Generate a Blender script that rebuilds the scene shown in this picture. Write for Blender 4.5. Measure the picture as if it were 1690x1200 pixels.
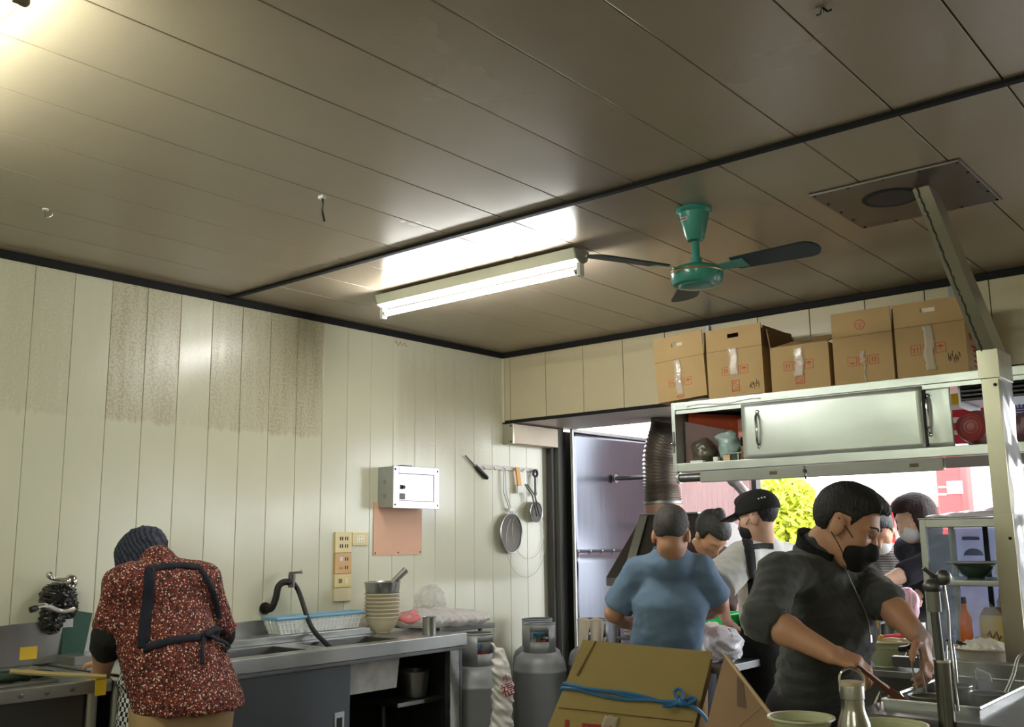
import bpy, bmesh, math, random
import numpy as np
from mathutils import Vector, Matrix

for _o in list(bpy.data.objects): bpy.data.objects.remove(_o)
SC = bpy.context.scene
COL = SC.collection
random.seed(7)
PI = math.pi

# ------------------------------------------------------------------ camera
FPX = 1627.6                     # focal length in pixels of the 1690 x 1200 frame
CAMP = np.array([4.247, -5.0, 1.38])
_yaw, _pit, _rol = 0.69432, 0.17541, -0.01169
_F = np.array([-math.sin(_yaw)*math.cos(_pit), math.cos(_yaw)*math.cos(_pit), math.sin(_pit)])
_R0 = np.array([math.cos(_yaw), math.sin(_yaw), 0.0]); _U0 = np.cross(_R0, _F)
_R = math.cos(_rol)*_R0 + math.sin(_rol)*_U0
_U = -math.sin(_rol)*_R0 + math.cos(_rol)*_U0
cam_d = bpy.data.cameras.new('camera'); cam = bpy.data.objects.new('camera', cam_d); COL.objects.link(cam)
cam_d.sensor_fit = 'HORIZONTAL'; cam_d.sensor_width = 36.0; cam_d.lens = FPX*36.0/1690.0
cam_d.clip_start = 0.05; cam_d.clip_end = 300
cam.matrix_world = Matrix(((_R[0], _U[0], -_F[0], CAMP[0]), (_R[1], _U[1], -_F[1], CAMP[1]),
                           (_R[2], _U[2], -_F[2], CAMP[2]), (0, 0, 0, 1)))
SC.camera = cam

# ------------------------------------------------------------------ world, light level
W = bpy.data.worlds.new('sky'); SC.world = W; W.use_nodes = True
_bg = W.node_tree.nodes['Background']; _bg.inputs[0].default_value = (0.93, 0.97, 1.0, 1); _bg.inputs[1].default_value = 5.0
SC.view_settings.view_transform = 'Standard'; SC.view_settings.look = 'None'
SC.view_settings.gamma = 1.0; SC.view_settings.use_curve_mapping = False
SC.view_settings.exposure = 0.75
TUBE_POWER = 62.0

# ------------------------------------------------------------------ pixel helpers
def ray(px, py): return (_F*FPX + _R*(px-845.0) - _U*(py-600.0))/FPX
def P(px, py, **k):
    d = ray(px, py); (a, v), = k.items(); i = 'xyz'.index(a)
    return CAMP + d*(v-CAMP[i])/d[i]
def D(px, py, dep): return CAMP + ray(px, py)*dep

# ------------------------------------------------------------------ materials
MATS = {}
def nodes_of(name):
    m = bpy.data.materials.new(name); m.use_nodes = True; nt = m.node_tree
    return m, nt, nt.nodes['Principled BSDF'], nt.nodes, nt.links
def lin(c): return tuple(((v/12.92) if v <= 0.04045 else ((v+0.055)/1.055)**2.4) for v in c)
def S(r, g, b): return lin((r/255.0, g/255.0, b/255.0))
def coords(N, L, kind='Object', scale=(1, 1, 1)):
    tc = N.new('ShaderNodeTexCoord')
    if kind == 'World':
        g = N.new('ShaderNodeNewGeometry'); out = g.outputs['Position']
    else: out = tc.outputs[kind]
    mp = N.new('ShaderNodeMapping'); mp.inputs['Scale'].default_value = scale
    L.new(out, mp.inputs[0]); return mp.outputs[0]
def mat(name, col, rough=0.5, metal=0.0, var=0.12, vs=6.0, bump=0.0, bs=60.0, coat=0.0, stretch=(1, 1, 1), rvar=0.0,
        emit=None, es=0.0, alpha=1.0, sss=0.0, trans=0.0, sheen=0.0):
    if name in MATS: return MATS[name]
    m, nt, b, N, L = nodes_of(name)
    b.inputs['Roughness'].default_value = rough
    b.inputs['Metallic'].default_value = metal
    v = coords(N, L, 'Object', stretch)
    nz = N.new('ShaderNodeTexNoise'); nz.inputs['Scale'].default_value = vs; nz.inputs['Detail'].default_value = 6
    L.new(v, nz.inputs['Vector'])
    mx = N.new('ShaderNodeMix'); mx.data_type = 'RGBA'
    mx.inputs[6].default_value = (*[c*(1-var) for c in col], 1); mx.inputs[7].default_value = (*[min(1, c*(1+var)) for c in col], 1)
    L.new(nz.outputs[0], mx.inputs[0]); L.new(mx.outputs[2], b.inputs['Base Color'])
    if rvar:
        mr = N.new('ShaderNodeMapRange'); mr.inputs[3].default_value = max(0.02, rough-rvar); mr.inputs[4].default_value = rough+rvar
        L.new(nz.outputs[0], mr.inputs[0]); L.new(mr.outputs[0], b.inputs['Roughness'])
    if bump:
        n2 = N.new('ShaderNodeTexNoise'); n2.inputs['Scale'].default_value = bs; n2.inputs['Detail'].default_value = 4
        L.new(v, n2.inputs['Vector'])
        bp = N.new('ShaderNodeBump'); bp.inputs['Strength'].default_value = bump; bp.inputs['Distance'].default_value = 0.01
        L.new(n2.outputs[0], bp.inputs['Height']); L.new(bp.outputs[0], b.inputs['Normal'])
    if coat: b.inputs['Coat Weight'].default_value = coat; b.inputs['Coat Roughness'].default_value = 0.12
    if emit: b.inputs['Emission Color'].default_value = (*emit, 1); b.inputs['Emission Strength'].default_value = es
    if sss: b.inputs['Subsurface Weight'].default_value = sss; b.inputs['Subsurface Radius'].default_value = (0.01, 0.004, 0.002)
    if trans: b.inputs['Transmission Weight'].default_value = trans
    if sheen: b.inputs['Sheen Weight'].default_value = sheen
    b.inputs['Alpha'].default_value = alpha
    MATS[name] = m; return m

def wall_mat():
    # cream plastic panels; brown grease film left on some panels of the upper wall
    m, nt, b, N, L = nodes_of('cream_wall_panel')
    g = N.new('ShaderNodeNewGeometry'); sp = N.new('ShaderNodeSeparateXYZ'); L.new(g.outputs['Position'], sp.inputs[0])
    def math_(op, a, c=None, clamp=False):
        n = N.new('ShaderNodeMath'); n.operation = op; n.use_clamp = clamp
        for i, x in enumerate((a, c)):
            if x is None: continue
            if hasattr(x, 'links'): L.new(x, n.inputs[i])
            else: n.inputs[i].default_value = x
        return n.outputs[0]
    def ramp01(x, a, c):
        n = N.new('ShaderNodeMapRange'); n.inputs[1].default_value = a; n.inputs[2].default_value = c; L.new(x, n.inputs[0]); return n.outputs[0]
    y, z = sp.outputs[1], sp.outputs[2]
    idx = math_('FLOOR', math_('DIVIDE', math_('ADD', y, 3.131), 0.1775))
    wn = N.new('ShaderNodeTexWhiteNoise'); wn.noise_dimensions = '1D'; L.new(idx, wn.inputs['W'])
    # panels -3.0 .. -1.43 dirty from z 1.93 up, 
    mpg = N.new('ShaderNodeMapping'); mpg.inputs['Scale'].default_value = (1, 26, 3.2); L.new(g.outputs['Position'], mpg.inputs[0])
    streak = N.new('ShaderNodeTexNoise'); streak.inputs['Scale'].default_value = 1.0; streak.inputs['Detail'].default_value = 5; L.new(mpg.outputs[0], streak.inputs['Vector'])
    spk = N.new('ShaderNodeTexNoise'); spk.inputs['Scale'].default_value = 85; spk.inputs['Detail'].default_value = 4; L.new(g.outputs['Position'], spk.inputs['Vector'])
    big = N.new('ShaderNodeTexNoise'); big.inputs['Scale'].default_value = 1.6; big.inputs['Detail'].default_value = 3; L.new(g.outputs['Position'], big.inputs['Vector'])
    zone1 = math_('MULTIPLY', ramp01(y, -3.4, -3.2), ramp01(y, -1.535, -1.545))
    low1 = math_('ADD', z, math_('MULTIPLY', math_('SUBTRACT', streak.outputs[0], 0.5), 0.10))
    zone1 = math_('MULTIPLY', zone1, ramp01(low1, 1.925, 1.945))
    cr = N.new('ShaderNodeValToRGB'); cr.color_ramp.interpolation = 'CONSTANT'      # grease left per panel (index -1 .. 9)
    wts = [0.30, 0.40, 0.42, 0.12, 1.0, 0.90, 0.25, 0.85, 0.90, 0.95, 1.0, 0.0]
    els = cr.color_ramp.elements; els[0].position = 0.0; els[0].color = (wts[0],)*3+(1,); els[1].position = 1/12+0.0001; els[1].color = (wts[1],)*3+(1,)
    for i_ in range(2, 12):
        e_ = els.new(i_/12+0.0001); e_.color = (wts[i_],)*3+(1,)
    fac = math_('DIVIDE', math_('ADD', idx, 2.5), 12.0, True); L.new(fac, cr.inputs[0])
    zone1 = math_('MULTIPLY', zone1, cr.outputs[0])
    zone2 = math_('MULTIPLY', ramp01(y, -0.98, -0.93), ramp01(z, 1.72, 2.1))
    zone2 = math_('MULTIPLY', zone2, math_('MULTIPLY', ramp01(z, 2.56, 2.36), ramp01(y, 0.30, -0.3)))
    zone2 = math_('MULTIPLY', zone2, 0.62)
    zone = math_('MAXIMUM', zone1, zone2)
    tex = math_('ADD', math_('MULTIPLY', ramp01(spk.outputs[0], 0.40, 0.58), 0.55), math_('MULTIPLY', ramp01(streak.outputs[0], 0.35, 0.65), 0.45))
    st = math_('MULTIPLY', zone, math_('ADD', math_('MULTIPLY', tex, 0.85), 0.15), True)
    film = math_('MULTIPLY', ramp01(z, 1.3, 2.6), math_('MULTIPLY', big.outputs[0], 0.35))
    m1 = N.new('ShaderNodeMix'); m1.data_type = 'RGBA'; m1.inputs[6].default_value = (*S(214, 213, 190), 1); m1.inputs[7].default_value = (*S(190, 181, 148), 1); L.new(film, m1.inputs[0])
    m2 = N.new('ShaderNodeMix'); m2.data_type = 'RGBA'; L.new(m1.outputs[2], m2.inputs[6]); m2.inputs[7].default_value = (*S(150, 131, 96), 1); L.new(math_('MULTIPLY', st, 0.70), m2.inputs[0])
    L.new(m2.outputs[2], b.inputs['Base Color'])
    rg = N.new('ShaderNodeMapRange'); rg.inputs[3].default_value = 0.20; rg.inputs[4].default_value = 0.42; L.new(st, rg.inputs[0]); L.new(rg.outputs[0], b.inputs['Roughness'])
    bn = N.new('ShaderNodeBump'); bn.inputs['Strength'].default_value = 0.10; bn.inputs['Distance'].default_value = 0.02
    L.new(big.outputs[0], bn.inputs['Height']); L.new(bn.outputs[0], b.inputs['Normal'])
    MATS['wall'] = m; return m
def ceil_mat():
    m, nt, b, N, L = nodes_of('ceiling_panel_smoke_stained')
    g = N.new('ShaderNodeNewGeometry')
    nz = N.new('ShaderNodeTexNoise'); nz.inputs['Scale'].default_value = 0.9; nz.inputs['Detail'].default_value = 5; L.new(g.outputs['Position'], nz.inputs['Vector'])
    f = N.new('ShaderNodeTexNoise'); f.inputs['Scale'].default_value = 140; f.inputs['Detail'].default_value = 3; L.new(g.outputs['Position'], f.inputs['Vector'])
    m1 = N.new('ShaderNodeMix'); m1.data_type = 'RGBA'; m1.inputs[6].default_value = (*S(156, 141, 122), 1); m1.inputs[7].default_value = (*S(186, 171, 147), 1)
    L.new(nz.outputs[0], m1.inputs[0]); L.new(m1.outputs[2], b.inputs['Base Color'])
    mr = N.new('ShaderNodeMapRange'); mr.inputs[3].default_value = 0.14; mr.inputs[4].default_value = 0.34; L.new(nz.outputs[0], mr.inputs[0]); L.new(mr.outputs[0], b.inputs['Roughness'])
    bn = N.new('ShaderNodeBump'); bn.inputs['Strength'].default_value = 0.06; bn.inputs['Distance'].default_value = 0.006; L.new(f.outputs[0], bn.inputs['Height'])
    b2 = N.new('ShaderNodeBump'); b2.inputs['Strength'].default_value = 0.07; b2.inputs['Distance'].default_value = 0.02; L.new(nz.outputs[0], b2.inputs['Height']); L.new(bn.outputs[0], b2.inputs['Normal'])
    L.new(b2.outputs[0], b.inputs['Normal'])
    return m
def floral_mat():
    m, nt, b, N, L = nodes_of('floral_cotton')
    v = coords(N, L, 'Object')
    base = N.new('ShaderNodeTexNoise'); base.inputs['Scale'].default_value = 70; L.new(v, base.inputs['Vector'])
    cr = N.new('ShaderNodeValToRGB'); cr.color_ramp.interpolation = 'CONSTANT'
    cr.color_ramp.elements[0].color = (*S(52, 18, 14), 1); cr.color_ramp.elements[0].position = 0
    cr.color_ramp.elements[1].color = (*S(112, 44, 32), 1); cr.color_ramp.elements[1].position = 0.46
    e = cr.color_ramp.elements.new(0.62); e.color = (*S(30, 16, 16), 1)
    L.new(base.outputs[0], cr.inputs[0]); last = cr.outputs[0]
    for sc, thr, col in ((72, 0.24, S(226, 192, 170)), (88, 0.22, S(196, 118, 96)), (104, 0.17, S(240, 232, 220))):
        vo = N.new('ShaderNodeTexVoronoi'); vo.inputs['Scale'].default_value = sc; vo.inputs['Randomness'].default_value = 0.9; L.new(v, vo.inputs['Vector'])
        lt = N.new('ShaderNodeMath'); lt.operation = 'LESS_THAN'; L.new(vo.outputs['Distance'], lt.inputs[0]); lt.inputs[1].default_value = thr
        mx = N.new('ShaderNodeMix'); mx.data_type = 'RGBA'; L.new(lt.outputs[0], mx.inputs[0]); L.new(last, mx.inputs[6]); mx.inputs[7].default_value = (*col, 1)
        last = mx.outputs[2]
    L.new(last, b.inputs['Base Color']); b.inputs['Roughness'].default_value = 0.85
    return m
def checker_mat(name, c1, c2, s):
    m, nt, b, N, L = nodes_of(name)
    v = coords(N, L, 'Object'); ck = N.new('ShaderNodeTexChecker'); ck.inputs['Scale'].default_value = s
    ck.inputs[1].default_value = (*c1, 1); ck.inputs[2].default_value = (*c2, 1); L.new(v, ck.inputs[0])
    L.new(ck.outputs[0], b.inputs['Base Color']); b.inputs['Roughness'].default_value = 0.85; return m
def stripe_mat(name, c1, c2, s, axis='Z', rough=0.8):
    m, nt, b, N, L = nodes_of(name)
    v = coords(N, L, 'Object'); w = N.new('ShaderNodeTexWave'); w.bands_direction = axis; w.inputs['Scale'].default_value = s
    w.inputs['Distortion'].default_value = 6.0 if axis == 'DIAGONAL' else 0.6; L.new(v, w.inputs[0])
    cr = N.new('ShaderNodeValToRGB'); cr.color_ramp.elements[0].color = (*c1, 1); cr.color_ramp.elements[1].color = (*c2, 1)
    cr.color_ramp.elements[0].position = 0.4; cr.color_ramp.elements[1].position = 0.6
    L.new(w.outputs[0], cr.inputs[0]); L.new(cr.outputs[0], b.inputs['Base Color']); b.inputs['Roughness'].default_value = rough; return m
def film_mat(name, col, opacity, rough=0.15):
    # thin plastic film / clear pane: see-through with a glossy skin
    m = bpy.data.materials.new(name); m.use_nodes = True; nt = m.node_tree; N, L = nt.nodes, nt.links
    N.remove(N['Principled BSDF']); out = N['Material Output']
    tr = N.new('ShaderNodeBsdfTransparent'); tr.inputs[0].default_value = (*[min(1, 0.6+0.4*c) for c in col], 1)
    df = N.new('ShaderNodeBsdfPrincipled'); df.inputs['Base Color'].default_value = (*col, 1); df.inputs['Roughness'].default_value = rough
    tl = N.new('ShaderNodeBsdfTranslucent'); tl.inputs[0].default_value = (*col, 1)
    a = N.new('ShaderNodeMixShader'); a.inputs[0].default_value = 0.3; L.new(df.outputs[0], a.inputs[1]); L.new(tl.outputs[0], a.inputs[2])
    lw = N.new('ShaderNodeLayerWeight'); lw.inputs[0].default_value = 0.35
    mr = N.new('ShaderNodeMapRange'); mr.inputs[3].default_value = opacity; mr.inputs[4].default_value = min(1, opacity+0.4); L.new(lw.outputs['Facing'], mr.inputs[0])
    mx = N.new('ShaderNodeMixShader'); L.new(mr.outputs[0], mx.inputs[0]); L.new(tr.outputs[0], mx.inputs[1]); L.new(a.outputs[0], mx.inputs[2])
    L.new(mx.outputs[0], out.inputs[0]); return m

WALL = wall_mat(); CEIL = ceil_mat(); FLORAL = floral_mat()
GINGHAM = checker_mat('gingham_cotton', S(225, 225, 222), S(28, 28, 34), 62)
STRIPED = stripe_mat('striped_jersey', S(150, 148, 146), S(96, 92, 92), 22)
BLACKTRIM = mat('black_trim', S(9, 8, 8), 0.85)
SEAM = mat('dark_seam_backing', S(28, 25, 22), 0.8)
WSEAM = mat('wall_seam_backing', S(120, 116, 96), 0.6)
STEEL = mat('brushed_steel', S(176, 178, 176), 0.30, 0.95, 0.10, 9, 0.04, 120, stretch=(1, 1, 0.15), rvar=0.08)
STEELD = mat('worn_dark_steel', S(120, 120, 120), 0.38, 0.9, 0.25, 7, 0.05, 60, rvar=0.12)
STEELC = mat('greasy_cabinet_steel', S(196, 203, 196), 0.34, 0.55, 0.10, 5, 0.05, 25, rvar=0.10)
GALV = mat('galvanised_steel', S(172, 169, 150), 0.33, 0.88, 0.20, 11, 0.06, 40, stretch=(1, 1, 0.3), rvar=0.12)
CHROME = mat('chrome', S(215, 215, 215), 0.12, 1.0, 0.04)
DUCT = mat('duct_foil', S(138, 130, 122), 0.36, 0.85, 0.2, 9)
BLACKP = mat('black_plastic', S(22, 22, 24), 0.4)
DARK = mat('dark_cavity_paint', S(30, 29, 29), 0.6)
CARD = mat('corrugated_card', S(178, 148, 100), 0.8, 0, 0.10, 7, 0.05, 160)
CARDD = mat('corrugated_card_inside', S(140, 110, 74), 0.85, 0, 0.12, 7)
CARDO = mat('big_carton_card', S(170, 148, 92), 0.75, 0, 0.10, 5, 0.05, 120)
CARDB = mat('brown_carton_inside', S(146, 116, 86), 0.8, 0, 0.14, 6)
REDINK = mat('red_print', S(188, 74, 52), 0.8)
REDINK2 = mat('red_print_dark', S(160, 46, 44), 0.8)
GREENINK = mat('green_print', S(74, 110, 62), 0.8)
INK = mat('marker_ink', S(60, 52, 44), 0.8)
TAPE = film_mat('shiny_packing_tape', S(244, 238, 222), 0.42, 0.06)
TEAL = mat('teal_enamel', S(62, 156, 144), 0.25, 0, 0.08, 5, coat=0.4)
TEALD = mat('dark_blade_paint', S(20, 40, 46), 0.5, 0, 0.15)
WHITEP = mat('white_plastic', S(232, 232, 226), 0.4)
WHITEE = mat('white_enamel', S(224, 228, 214), 0.35)
GLOW2 = mat('lit_greenish_tube', (1, 1, 1), 0.4, emit=(0.95, 1.0, 0.84), es=TUBE_POWER)
GLOW = mat('lit_tube', (1, 1, 1), 0.4, emit=(1.0, 1.0, 0.97), es=TUBE_POWER)
CYLG = mat('gas_bottle_grey', S(140, 143, 143), 0.42, 0.15, 0.14, 9, 0.03, 40, rvar=0.08)
CYLB = mat('gas_bottle_blue_grey', S(118, 128, 140), 0.45, 0.1, 0.14, 9)
PLATE = mat('ivory_socket_plate', S(226, 208, 150), 0.4)
PLATEB = mat('tan_socket_plate', S(212, 168, 110), 0.4)
PINKB = mat('pink_board', S(222, 176, 148), 0.7, 0, 0.05, 20)
SKIN = mat('skin', S(196, 146, 116), 0.5, 0, 0.06, 12, sss=0.08)
SKIN2 = mat('skin_fair', S(214, 172, 148), 0.5, 0, 0.06, 12, sss=0.08)
HAIR = mat('black_hair', S(22, 18, 17), 0.62, 0, 0.35, 70, 0.5, 160, stretch=(1, 1, 0.25))
HAIRG = mat('greying_hair', S(70, 66, 64), 0.65, 0, 0.75, 55, 0.5, 170, stretch=(1, 1, 0.3))
HAIRR = mat('dark_reddish_hair', S(44, 22, 22), 0.75, 0, 0.3, 60, 0.4, 150, stretch=(1, 1, 0.2))
FLEECE = mat('charcoal_fleece', S(66, 68, 67), 0.9, 0, 0.12, 40, 0.25, 260, sheen=0.2)
BLUETEE = mat('blue_grey_tee', S(106, 130, 156), 0.88, 0, 0.06, 10, 0.08, 300)
GREYTEE = mat('pale_grey_shirt', S(206, 206, 200), 0.88, 0, 0.05, 10)
NAVY = mat('navy_cloth', S(20, 22, 38), 0.9)
NAVY2 = mat('dark_navy_shirt', S(30, 30, 44), 0.85)
BLACKC = mat('black_cloth', S(20, 20, 21), 0.9)
TROUS = mat('dark_trousers', S(44, 44, 50), 0.85)
KHAKI = mat('tan_trousers', S(176, 146, 104), 0.85)
DENIM = mat('faded_denim', S(120, 150, 176), 0.85)
SCARF = stripe_mat('navy_patterned_scarf', S(24, 27, 44), S(54, 59, 78), 22, 'DIAGONAL', 0.85)
SHOE = mat('dark_shoe_rubber', S(34, 32, 32), 0.7)
BLACKM = mat('black_mask_fabric', S(18, 18, 20), 0.85)
MASKW = mat('white_mask_fabric', S(214, 214, 214), 0.85)
ROPE = mat('blue_plastic_rope', S(58, 118, 170), 0.35, 0, 0.25, 60)
BAG = film_mat('thin_white_plastic', S(238, 238, 236), 0.55)
CLEARBAG = film_mat('thin_clear_plastic', S(228, 228, 224), 0.22)
GLASS = film_mat('case_glass', S(190, 205, 214), 0.10, 0.03)
CELADON = mat('celadon_bowl', S(188, 192, 152), 0.22, 0, 0.06, coat=0.4)
CREAMB = mat('cream_bowl', S(206, 196, 168), 0.3, 0, 0.06, coat=0.3)
FLOORM = mat('wet_concrete_floor', S(96, 92, 86), 0.4, 0, 0.2, 3)
ASPH = mat('street_asphalt', S(120, 120, 122), 0.85, 0, 0.15, 3)
RUBBER = mat('black_rubber', S(20, 20, 20), 0.5)
# ------------------------------------------------------------------ mesh helpers
class MB:
    def __init__(s): s.bm = bmesh.new(); s.bev = False
    def box(s, lo, hi, bev=0.0, M=None):
        lo = Vector(lo); hi = Vector(hi); c = (lo+hi)/2; d = hi-lo
        r = bmesh.ops.create_cube(s.bm, size=1.0, matrix=(M or Matrix()) @ Matrix.Translation(c) @ Matrix.Diagonal((*[max(1e-5, abs(v)) for v in d], 1)))
        if bev > 0:
            s.bev = True
            es = list({e for v in r['verts'] for e in v.link_edges})
            bmesh.ops.bevel(s.bm, geom=es, offset=bev, segments=2, affect='EDGES', profile=0.5)
        return s
    def cyl(s, a, b, r0, r1=None, n=20, caps=True):
        a = Vector(a); b = Vector(b); r1 = r0 if r1 is None else r1
        d = b-a; q = Vector((0, 0, 1)).rotation_difference(d.normalized()).to_matrix().to_4x4()
        bmesh.ops.create_cone(s.bm, cap_ends=caps, segments=n, radius1=max(r0, 1e-5), radius2=max(r1, 1e-5), depth=d.length, matrix=Matrix.Translation((a+b)/2) @ q)
        return s
    def sph(s, c, r, sc=(1, 1, 1), M=None, u=16, v=10):
        bmesh.ops.create_uvsphere(s.bm, u_segments=u, v_segments=v, radius=r, matrix=Matrix.Translation(Vector(c)) @ (M or Matrix()) @ Matrix.Diagonal((*sc, 1)))
        return s
    def lathe(s, prof, c=(0, 0, 0), n=28, M=None, close=False):
        M = Matrix.Translation(Vector(c)) @ (M or Matrix()); rings = []
        for r, z in prof:
            if r < 1e-6: rings.append([s.bm.verts.new(M @ Vector((0, 0, z)))])
            else: rings.append([s.bm.verts.new(M @ Vector((r*math.cos(2*PI*i/n), r*math.sin(2*PI*i/n), z))) for i in range(n)])
        prs = list(zip(rings, rings[1:]))
        if close: prs.append((rings[-1], rings[0]))
        for A, B in prs:
            for i in range(n):
                j = (i+1) % n
                if len(A) == 1 and len(B) == 1: continue
                if len(A) == 1: f = (A[0], B[i], B[j])
                elif len(B) == 1: f = (A[i], A[j], B[0])
                else: f = (A[i], A[j], B[j], B[i])
                try: s.bm.faces.new(f)
                except ValueError: pass
        return s
    def tube(s, pts, r, n=8, close=False):
        pts = [Vector(p) for p in pts]; m = len(pts); rs = r if isinstance(r, (list, tuple)) else [r]*m
        rings = []; up = None
        for i, p in enumerate(pts):
            if close: t = (pts[(i+1) % m]-pts[i-1])
            else: t = pts[min(i+1, m-1)]-pts[max(i-1, 0)]
            t.normalize()
            if up is None: up = Vector((0, 0, 1)) if abs(t.z) < 0.9 else Vector((1, 0, 0))
            x = up.cross(t); x.normalize(); y = t.cross(x); up = y
            rings.append([s.bm.verts.new(p+rs[i]*(x*math.cos(2*PI*k/n)+y*math.sin(2*PI*k/n))) for k in range(n)])
        prs = list(zip(rings, rings[1:]))
        if close: prs.append((rings[-1], rings[0]))
        for A, B in prs:
            for k in range(n): s.bm.faces.new((A[k], A[(k+1) % n], B[(k+1) % n], B[k]))
        if not close: s.bm.faces.new(rings[0][::-1]); s.bm.faces.new(rings[-1])
        return s
    def prism(s, poly, d, M=None):
        # poly: list of 3D points (planar); d: extrusion vector
        M = M or Matrix(); d = Vector(d)
        A = [s.bm.verts.new(M @ Vector(p)) for p in poly]; B = [s.bm.verts.new(M @ (Vector(p)+d)) for p in poly]
        s.bm.faces.new(A); s.bm.faces.new(B[::-1]); k = len(A)
        for i in range(k): s.bm.faces.new((A[i], B[i], B[(i+1) % k], A[(i+1) % k]))
        return s
    def grid(s, fn, nu, nv, thick=0.0):
        def sheet(off):
            vs = [[None]*(nv+1) for _ in range(nu+1)]
            for i in range(nu+1):
                for j in range(nv+1): vs[i][j] = s.bm.verts.new(Vector(fn(i/nu, j/nv))+off)
            return vs
        a = sheet(Vector((0, 0, 0)))
        for i in range(nu):
            for j in range(nv): s.bm.faces.new((a[i][j], a[i+1][j], a[i+1][j+1], a[i][j+1]))
        return s
def smooth_by_angle(me, ang=0.6):
    me.shade_smooth()
    try: me.set_sharp_from_angle(angle=ang)
    except Exception: pass
def fix_normals(bm):
    try: bmesh.ops.recalc_face_normals(bm, faces=bm.faces)
    except Exception: pass
def root_of(o):
    while o.parent: o = o.parent
    return o
def loc_matrix(o):
    return Matrix.LocRotScale(o.location, o.rotation_euler, o.scale)
def put_props(o, label=None, cat=None, group=None, kind=None):
    if label: o['label'] = label
    if cat: o['category'] = cat
    if group: o['group'] = group
    if kind: o['kind'] = kind
    return o
def mesh_obj(name, me, m, parent=None):
    o = bpy.data.objects.new(name, me); COL.objects.link(o)
    if m is not None and not me.materials: me.materials.append(m)
    if parent is not None: o.parent = parent
    return o
def obj(name, mb, m, parent=None, smooth=True, solid=0.0, ang=0.6):
    """world-space MB -> one mesh object (local to the root thing if it has a parent, else origin at its base)"""
    bm = mb.bm; fix_normals(bm)
    me = bpy.data.meshes.new(name)
    if parent is not None: off = loc_matrix(root_of(parent)).inverted()
    else:
        xs = [v.co for v in bm.verts]
        lo = Vector([min(c[i] for c in xs) for i in range(3)]); hi = Vector([max(c[i] for c in xs) for i in range(3)])
        base = Vector(((lo.x+hi.x)/2, (lo.y+hi.y)/2, lo.z)); off = Matrix.Translation(-base)
    bmesh.ops.transform(bm, matrix=off, verts=bm.verts)
    bm.to_mesh(me); bm.free()
    if smooth: smooth_by_angle(me, ang)
    o = mesh_obj(name, me, m, parent)
    if mb.bev:
        wn = o.modifiers.new('weighted_normals', 'WEIGHTED_NORMAL'); wn.mode = 'FACE_AREA'; wn.weight = 90; wn.keep_sharp = True
    if parent is None: o.location = base
    if solid:
        md = o.modifiers.new('thickness', 'SOLIDIFY'); md.thickness = solid; md.offset = 0
    return o
def thing(name, label, cat, loc=(0, 0, 0), rotz=0.0, group=None):
    o = bpy.data.objects.new(name, None); COL.objects.link(o); o.empty_display_size = 0.1
    o.location = Vector(loc); o.rotation_euler = (0, 0, rotz)
    return put_props(o, label, cat, group)
def top(name, mb, m, label, cat, group=None, smooth=True, solid=0.0):
    return put_props(obj(name, mb, m, None, smooth, solid), label, cat, group)
def struct(name, mb, m, parent=None, smooth=False):
    o = obj(name, mb, m, parent, smooth)
    if parent is None: o['kind'] = 'structure'
    return o
def copies(src, offs, parent=None):
    out = []
    for d in offs:
        c = src.copy(); COL.objects.link(c); c.location = src.location+Vector(d); c.parent = parent or src.parent; out.append(c)
    return out
def dup(root, loc, rotz=None, label=None):
    r = root.copy(); COL.objects.link(r); r.location = Vector(loc)
    if rotz is not None: r.rotation_euler = (0, 0, rotz)
    if label: r['label'] = label
    for ch in list(root.children):
        c = ch.copy(); COL.objects.link(c); c.parent = r
        for g in list(ch.children):
            e = g.copy(); COL.objects.link(e); e.parent = c
    return r
def text_mesh(name, body, size, M, m, parent, ext=0.0006, align='CENTER'):
    cu = bpy.data.curves.new(name, 'FONT'); cu.body = body; cu.size = size; cu.extrude = ext; cu.align_x = align; cu.align_y = 'CENTER'
    t = bpy.data.objects.new(name, cu); COL.objects.link(t)
    bpy.context.view_layer.update()
    me = bpy.data.meshes.new_from_object(t.evaluated_get(bpy.context.evaluated_depsgraph_get()))
    bpy.data.objects.remove(t); bpy.data.curves.remove(cu)
    if len(me.vertices) == 0: return None
    me.transform(loc_matrix(root_of(parent)).inverted() @ M)
    me.materials.clear(); me.materials.append(m)
    o = bpy.data.objects.new(name, me); COL.objects.link(o); o.parent = parent
    return o
def frame_m(o, x, z):
    """matrix with origin o, x axis x, z axis z (y = z cross x)"""
    x = Vector(x).normalized(); z = Vector(z).normalized(); y = z.cross(x).normalized(); x = y.cross(z)
    return Matrix(((x.x, y.x, z.x, o[0]), (x.y, y.y, z.y, o[1]), (x.z, y.z, z.z, o[2]), (0, 0, 0, 1)))
def bez(p0, p1, p2, p3, n=12):
    p0, p1, p2, p3 = [Vector(p) for p in (p0, p1, p2, p3)]
    return [((1-t)**3)*p0+3*((1-t)**2)*t*p1+3*(1-t)*t*t*p2+t**3*p3 for t in [i/n for i in range(n+1)]]
def spline(pts, n=6):
    pts = [Vector(p) for p in pts]; out = []
    q = [pts[0]*2-pts[1]]+pts+[pts[-1]*2-pts[-2]]
    for i in range(1, len(q)-2):
        for k in range(n):
            t = k/n; a, b, c, d = q[i-1], q[i], q[i+1], q[i+2]
            out.append(0.5*((2*b)+(c-a)*t+(2*a-5*b+4*c-d)*t*t+(3*b-a-3*c+d)*t**3))
    out.append(pts[-1]); return out

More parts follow.
